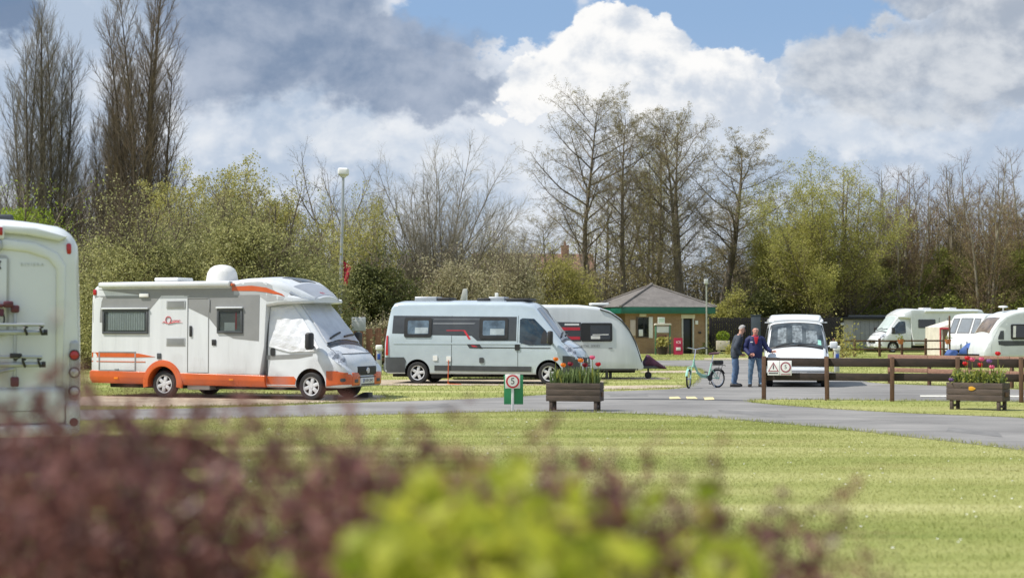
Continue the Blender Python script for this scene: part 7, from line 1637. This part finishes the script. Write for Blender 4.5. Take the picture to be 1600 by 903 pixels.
def person(root, J, E, head, face_dir, skinm, jacket, jeans, hairm, bald=False, beard=False, bodyname='body'):
    me = skin_mesh(J, E, 'pelvis')
    body = bpy.data.objects.new(bodyname, me); COL.objects.link(body); body.parent = root; me.materials.clear(); me.materials.append(skinm)
    me.polygons.foreach_set('use_smooth', [True] * len(me.polygons))
    # garments follow the body: offset shells of the covered faces
    def shell(name, test, off, m):
        bm = bmesh.new(); bm.from_mesh(me); bm.normal_update()
        nrm = {v.index: v.normal.copy() for v in bm.verts}
        bmesh.ops.delete(bm, geom=[f for f in bm.faces if not test(f.calc_center_median())], context='FACES')
        rnd = random.Random(7)
        for v in bm.verts:
            v.co += v.normal * (off(v.co) if callable(off) else off) + v.normal * .006 * math.sin(v.co.z * 38 + v.co.x * 21) * math.cos(v.co.y * 29)
        g = bmesh.ops.extrude_face_region(bm, geom=bm.faces[:]); 
        for v in [x for x in g['geom'] if isinstance(x, bmesh.types.BMVert)]: v.co -= v.normal * .002
        q = bpy.data.meshes.new(name); bm.to_mesh(q); bm.free(); q.materials.append(m); q.polygons.foreach_set('use_smooth', [True] * len(q.polygons))
        o = bpy.data.objects.new(name, q); COL.objects.link(o); o.parent = root; return o
    neck = Vector(J['neck'][0]); hands = [Vector(J[k][0]) for k in ('wl', 'wr')]; waist = J['pelvis'][0][2] + .03
    hp = [Vector(v[0]) for n_, v in J.items() if n_[1:] in ('palm', 'pal2', 'ta', 'tb', 'tc') or (len(n_) > 2 and n_[1] == 'f')]
    armpts = [Vector(J[k][0]) for k in ('sl', 'el', 'sr', 'er')]
    def in_jacket(c):
        if c.z > neck.z - .02: return False
        for e_, w_ in (('el', 'wl'), ('er', 'wr')):
            a, b = Vector(J[e_][0]), Vector(J[w_][0]); d = b - a; t = (c - a).dot(d) / d.length_squared
            if t > .93 and min((c - q).length for q in hp) < .040: return False
            if 0 < t <= .93 and (c - (a + d * t)).length < .09: return True
        return c.z > waist - .13
    def in_jeans(c):
        for w_ in hands:
            if min((c - q).length for q in hp) < .045: return False
        return .085 < c.z < waist + .02
    shell('jacket', in_jacket, .022, jacket); shell('jeans', in_jeans, .010, jeans)
    for k in ('l', 'r'):
        a, t = Vector(J['an' + k][0]), Vector(J['to' + k][0]); d = Vector((t.x - a.x, t.y - a.y, 0)).normalized(); yaw = math.atan2(d.y, d.x); mb = MB()
        vs = []; fs = []; n = 12
        for i, (u, hw, hz) in enumerate(((-.085, .034, .08), (-.055, .050, .115), (.02, .054, .125), (.09, .056, .105), (.17, .054, .095), (.215, .036, .070))):
            for q in range(n): tt = 2 * PI * q / n; vs.append((u, hw * math.cos(tt), max(0.0, hz / 2 + hz / 2 * math.sin(tt))))
        for i in range(5):
            for q in range(n): fs.append((i * n + q, i * n + (q + 1) % n, (i + 1) * n + (q + 1) % n, (i + 1) * n + q))
        fs += [tuple(range(n)), tuple(range(5 * n, 6 * n))]; M = Matrix.Translation((a.x, a.y, 0)) @ Matrix.Rotation(yaw, 4, 'Z'); mb.add([M @ Vector(v) for v in vs], fs, 0, True); mb.build('shoe', mat('dark_shoe', (.03, .028, .028), .5), root)
    # hair and facial features in the head's own frame
    hc = Vector(head); fd = Vector(face_dir).normalized(); up = (Vector((0, 0, 1)) - fd * fd.z).normalized(); rt = fd.cross(up)
    H = Matrix((rt.to_4d(), fd.to_4d(), up.to_4d(), (0, 0, 0, 1))).transposed(); H[0][3], H[1][3], H[2][3] = hc; H[3] = (0, 0, 0, 1)
    bm = bmesh.new(); bmesh.ops.create_uvsphere(bm, u_segments=24, v_segments=16, radius=1)
    lim = .30 if not bald else .02
    bmesh.ops.delete(bm, geom=[v for v in bm.verts if (v.co.y > lim - .1 + max(0, v.co.z) * (-.1 if bald else .55) and not (v.co.z > .80 and not bald)) or v.co.z < -.45 or (bald and v.co.z > .45)], context='VERTS')
    for v in bm.verts:
        k = 1 + .03 * math.sin(v.co.x * 17) * math.sin(v.co.z * 13); v.co = Vector((v.co.x * .083 * k, v.co.y * .104 * k - .004, v.co.z * .118 * k + .012))
    mb = MB(); mb.addbm(bm, 0, True, H); mb.build('hair', hairm, root)
    mb = MB()
    mb.add([H @ Vector(v) for v in ((-.012, .088, .018), (.012, .088, .018), (-.019, .094, -.028), (.019, .094, -.028), (0, .122, -.022), (0, .098, -.036))], [(0, 1, 4), (0, 4, 2), (1, 3, 4), (2, 4, 5), (3, 5, 4)], 0, True)
    for sx in (-1, 1):
        bm = bmesh.new(); bmesh.ops.create_uvsphere(bm, u_segments=10, v_segments=8, radius=1)
        for v in bm.verts: v.co = Vector((sx * .081 + v.co.x * .010, v.co.y * .022 - .005, v.co.z * .032 - .008))
        mb.addbm(bm, 0, True, H)
        bm = bmesh.new(); bmesh.ops.create_uvsphere(bm, u_segments=8, v_segments=6, radius=1)
        for v in bm.verts: v.co = Vector((sx * .031 + v.co.x * .012, .089 + v.co.y * .006, .018 + v.co.z * .006))
        mb.addbm(bm, 1, True, H)
        mb.box(sx * .031 - .018, sx * .031 + .018, .088, .098, .034, .041, 2, .003, H)
    mb.box(-.024, .024, .086, .094, -.058, -.052, 3, .002, H)
    mb.build('face', [skinm, M_INK, hairm, mat('lips', (.36, .14, .12), .5)], root)
    return H
def man_left():
    root = thing('person', 'man in a dark jacket and jeans leaning forward, looking down to the right', 'person', w2(1148, 47.9), R(0))
    J = {}; E = []
    # facing +x, bent forward at the hips; y towards the camera is negative
    J['pelvis'] = (Vector((0, 0, .94)), (.165, .125)); J['belly'] = (Vector((.03, 0, 1.10)), (.165, .135)); J['chest'] = (Vector((.075, 0, 1.29)), (.175, .135)); J['upper'] = (Vector((.12, 0, 1.42)), (.12, .10)); J['neck'] = (Vector((.155, 0, 1.50)), .060); J['jaw'] = (Vector((.20, 0, 1.58)), (.070, .074)); J['head'] = (Vector((.205, 0, 1.665)), (.082, .092)); J['crown'] = (Vector((.195, 0, 1.73)), (.062, .072))
    E += [('pelvis', 'belly'), ('belly', 'chest'), ('chest', 'upper'), ('upper', 'neck'), ('neck', 'jaw'), ('jaw', 'head'), ('head', 'crown')]
    for k, s_ in (('l', 1), ('r', -1)):
        dx = .04 * s_; J['h' + k] = (Vector((0 + dx * .3, s_ * .095, .88)), (.10, .10)); J['k' + k] = (Vector((.03 + dx, s_ * .10, .49)), .066); J['c' + k] = (Vector((.0 + dx, s_ * .10, .34)), .062); J['an' + k] = (Vector((-.03 + dx, s_ * .10, .09)), .045); J['to' + k] = (Vector((.10 + dx, s_ * .12, .045)), .035)
        E += [('pelvis', 'h' + k), ('h' + k, 'k' + k), ('k' + k, 'c' + k), ('c' + k, 'an' + k), ('an' + k, 'to' + k)]
        J['s' + k] = (Vector((.11, s_ * .185, 1.40)), .068); J['e' + k] = (Vector((-.03 if s_ < 0 else .02, s_ * .25, 1.12)), .052); J['w' + k] = (Vector((.13, s_ * .20, .95)), .034)
        E += [('upper', 's' + k), ('s' + k, 'e' + k), ('e' + k, 'w' + k)]
        hand_chain(J, E, 'w' + k, (.85, -s_ * .45, -.25), (0, .2, 1), k, curl=.9)
    H = person(root, J, E, (.21, 0, 1.655), (.82, -.25, -.45), M_SKIN, mat('dark_slate_jacket', (.040, .050, .068), .8, var=.3, scale=9), M_JEAN, mat('grey_hair', (.33, .32, .31), .8, var=.25, scale=30))
    mb = MB(); mb.lathe([(.070, 0), (.078, .03), (.082, .06)], 16, 0, (0, 0, 0), 'Z', True, False); o = mb.build('collar', mat('dark_slate_jacket', (.04, .05, .068), .8), root, (.145, 0, 1.455), (0, R(25), 0))
    so = o.modifiers.new('s', 'SOLIDIFY'); so.thickness = .01
man_left()
def man_right():
    root = thing('person', 'man in a navy jacket with red collar facing the camera, one arm on the camper', 'person', w2(1180, 47.7), R(0))
    J = {}; E = []
    # facing -y
    J['pelvis'] = (Vector((0, 0, .93)), (.175, .13)); J['belly'] = (Vector((0, -.03, 1.08)), (.19, .155)); J['chest'] = (Vector((0, -.02, 1.27)), (.20, .145)); J['upper'] = (Vector((0, 0, 1.39)), (.13, .10)); J['neck'] = (Vector((0, -.005, 1.465)), .062); J['jaw'] = (Vector((0, -.035, 1.54)), (.070, .076)); J['head'] = (Vector((0, -.03, 1.625)), (.082, .094)); J['crown'] = (Vector((0, -.02, 1.69)), (.062, .074))
    E += [('pelvis', 'belly'), ('belly', 'chest'), ('chest', 'upper'), ('upper', 'neck'), ('neck', 'jaw'), ('jaw', 'head'), ('head', 'crown')]
    for k, s_ in (('l', 1), ('r', -1)):
        J['h' + k] = (Vector((s_ * .10, 0, .87)), (.105, .10)); J['k' + k] = (Vector((s_ * .135, -.02, .48)), .068); J['c' + k] = (Vector((s_ * .145, .0, .33)), .062); J['an' + k] = (Vector((s_ * .15, .03, .09)), .046); J['to' + k] = (Vector((s_ * .18, -.11, .045)), .036)
        E += [('pelvis', 'h' + k), ('h' + k, 'k' + k), ('k' + k, 'c' + k), ('c' + k, 'an' + k), ('an' + k, 'to' + k)]
    J['sr'] = (Vector((-.205, 0, 1.37)), .070); J['er'] = (Vector((-.30, .03, 1.10)), .054); J['wr'] = (Vector((-.20, -.17, .945)), .035)
    J['sl'] = (Vector((.205, 0, 1.37)), .070); J['el'] = (Vector((.31, -.01, 1.12)), .054); J['wl'] = (Vector((.43, -.08, 1.02)), .035)
    for k in 'lr': E += [('upper', 's' + k), ('s' + k, 'e' + k), ('e' + k, 'w' + k)]
    hand_chain(J, E, 'wr', (.95, -.2, -.1), (0, 0, 1), 'r', curl=.8); hand_chain(J, E, 'wl', (.95, -.3, .0), (0, 0, 1), 'l', curl=.5)
    navy = mat('navy_jacket', (.014, .020, .085), .75, var=.3, scale=9)
    H = person(root, J, E, (0, -.035, 1.615), (-.12, -1, -.12), M_SKINR, navy, M_JEAN2, mat('white_grey_hair', (.45, .44, .42), .8, var=.2, scale=30), bald=True)
    mb = MB(); mb.lathe([(.115, -.075), (.085, 0), (.080, .045), (.073, .045), (.078, 0), (.10, -.07)], 18, 0, (0, -.012, 1.44)); mb.prism([(-.065, 1.44), (.065, 1.44), (.022, 1.24), (-.022, 1.24)], -.197, -.150, 'XZ', 0, .01); mb.build('red_collar', mat('red_fleece', (.55, .02, .035), .85), root)
    mb = MB(); mb.box(-.165, -.095, -.190, -.165, 1.275, 1.305, 0, .004); mb.build('badge', M_SIGNW, root)
man_right()

# ------------------------------------------------------------------ foreground hedge, out of focus
def hedge_leaves(n, xf, dr, zf, size, seed, density_pow=1.0):
    """leaves through the depth of a clipped bush whose top follows zf(px)"""
    rng = np.random.default_rng(seed); D = rng.uniform(dr[0], dr[1], n); px = rng.uniform(xf[0], xf[1], n)
    return rng, D, px
M_PLUM = leaf_mat('leaf_plum', (.070, .024, .024), (.310, .140, .115), .3, .45, 3.0, .4)
M_PLUMS = mat('plum_stem', (.10, .055, .045), .8, var=.3, scale=10)
M_LIME = leaf_mat('leaf_lime', (.230, .300, .028), (.640, .630, .080), .5, .45, 3.0, .4)
M_LIMES = mat('lime_stem', (.16, .17, .05), .8)
def twig_strips(P, rng, L=.10, w=.0018):
    n = len(P); d = norm(np.stack([rng.normal(0, .35, n), rng.normal(0, .35, n), np.ones(n)], 1)); a = norm(np.cross(d, rng.normal(0, 1, (n, 3)))); b = np.cross(d, a); B = P - d * L
    V = []; 
    tri = [a, -.5 * a + .87 * b, -.5 * a - .87 * b]
    V = np.concatenate([np.stack([B + t * w for t in tri], 1), P[:, None]], 1).reshape(-1, 3); k = np.arange(n)[:, None] * 4
    F = np.concatenate([k + [0, 1, 3], k + [1, 2, 3], k + [2, 0, 3]], 0); return V, F
def sprigs(top, x0, x1, d0, d1, n, seed, leaf, size, per, L, jit=.06):
    """upright shoots set with small leaves; top(x_px)-> height of the bush there"""
    rng = np.random.default_rng(seed); D = rng.uniform(d0, d1, n); px = rng.uniform(x0, x1, n); ht = top(px) + rng.normal(0, jit, n)
    base = np.stack([(px - 800) / FPX * D, D, ht], 1); u = rng.uniform(0, 1, (n, per)) ** .8
    d = norm(np.stack([rng.normal(0, .3, n), rng.normal(0, .3, n), np.ones(n)], 1)); P = base[:, None] - d[:, None] * (u * L)[:, :, None]; P = P.reshape(-1, 3) + rng.normal(0, size * .8, (n * per, 3))
    V, F = leaf_quads(P, size, rng, 1, 0.0); tv, tf = twig_strips(base, rng, L * 1.1)
    return (V, F), (tv, tf)
def foreground():
    xs = [-250, 0, 150, 300, 420, 560, 680, 780, 860, 950, 1060, 1180, 1300, 1420]
    hz = [1.674, 1.672, 1.702, 1.692, 1.668, 1.636, 1.612, 1.590, 1.580, 1.555, 1.525, 1.505, 1.460, 1.40]
    top = lambda px: np.interp(px, xs, hz)
    root = thing('plum_hedge', 'out of focus plum leaved hedge along the bottom left foreground', 'hedge')
    Vs = []; Fs = []; o = 0; Ts = []; Tf = []; q = 0
    for (x0, x1, d0, d1, n, seed, size, per, L, drop, jit) in ((-350, 900, 2.2, 3.0, 430, 1, .0115, 28, .24, .075, .045), (-350, 1000, 2.5, 3.6, 210, 2, .0115, 18, .22, .015, .05), (850, 1330, 2.3, 3.0, 95, 3, .0125, 22, .22, .01, .05), (-350, 1080, 2.3, 3.5, 600, 4, .014, 40, .5, .31, .05), (-350, 1500, 2.0, 3.0, 500, 5, .016, 40, .9, .75, .06)):
        (V, F), (tv, tf) = sprigs(lambda p: top(p) - drop, x0, x1, d0, d1, n, seed, M_PLUM, size, per, L, jit)
        Vs.append(V); Fs.append(F + o); o += len(V); Ts.append(tv); Tf.append(tf + q); q += len(tv)
    rawmesh('foliage', np.concatenate(Vs), np.concatenate(Fs), M_PLUM, parent=root)
    rng = np.random.default_rng(6); n = 160; px = rng.uniform(-300, 1400, n); D = rng.uniform(2.1, 2.9, n); P = np.stack([(px - 800) / FPX * D, D, top(px) - .25], 1); tv, tf = twig_strips(P, rng, 1.45, .006); Ts.append(tv); Tf.append(tf + q)
    rawmesh('stems', np.concatenate(Ts), np.concatenate(Tf), M_PLUMS, parent=root)
    xs2 = [380, 430, 520, 600, 680, 740, 790, 850, 900, 970, 1050, 1130, 1200]; hz2 = [1.49, 1.515, 1.52, 1.535, 1.56, 1.595, 1.605, 1.59, 1.56, 1.545, 1.545, 1.53, 1.47]
    top2 = lambda px: np.interp(px, xs2, hz2)
    root = thing('lime_shrub', 'out of focus lime green leaved shrub at the bottom centre foreground', 'shrub')
    Vs = []; Fs = []; o = 0; Ts = []; Tf = []; q = 0
    for (x0, x1, d0, d1, n, seed, size, per, L, drop, jit) in ((560, 900, 1.95, 2.45, 34, 11, .024, 9, .13, .0, .022), (380, 1180, 1.95, 2.5, 44, 12, .023, 8, .14, .02, .022), (410, 1140, 2.0, 2.6, 40, 13, .026, 12, .5, .19, .05)):
        (V, F), (tv, tf) = sprigs(lambda p: top2(p) - drop, x0, x1, d0, d1, n, seed, M_LIME, size, per, L, jit)
        Vs.append(V); Fs.append(F + o); o += len(V); Ts.append(tv); Tf.append(tf + q); q += len(tv)
    rawmesh('foliage', np.concatenate(Vs), np.concatenate(Fs), M_LIME, parent=root)
    rng = np.random.default_rng(16); n = 40; px = rng.uniform(420, 1120, n); D = rng.uniform(1.95, 2.4, n); P = np.stack([(px - 800) / FPX * D, D, top2(px) - .1], 1); tv, tf = twig_strips(P, rng, 1.45, .006); Ts.append(tv); Tf.append(tf + q)
    rawmesh('stems', np.concatenate(Ts), np.concatenate(Tf), M_LIMES, parent=root)
foreground()
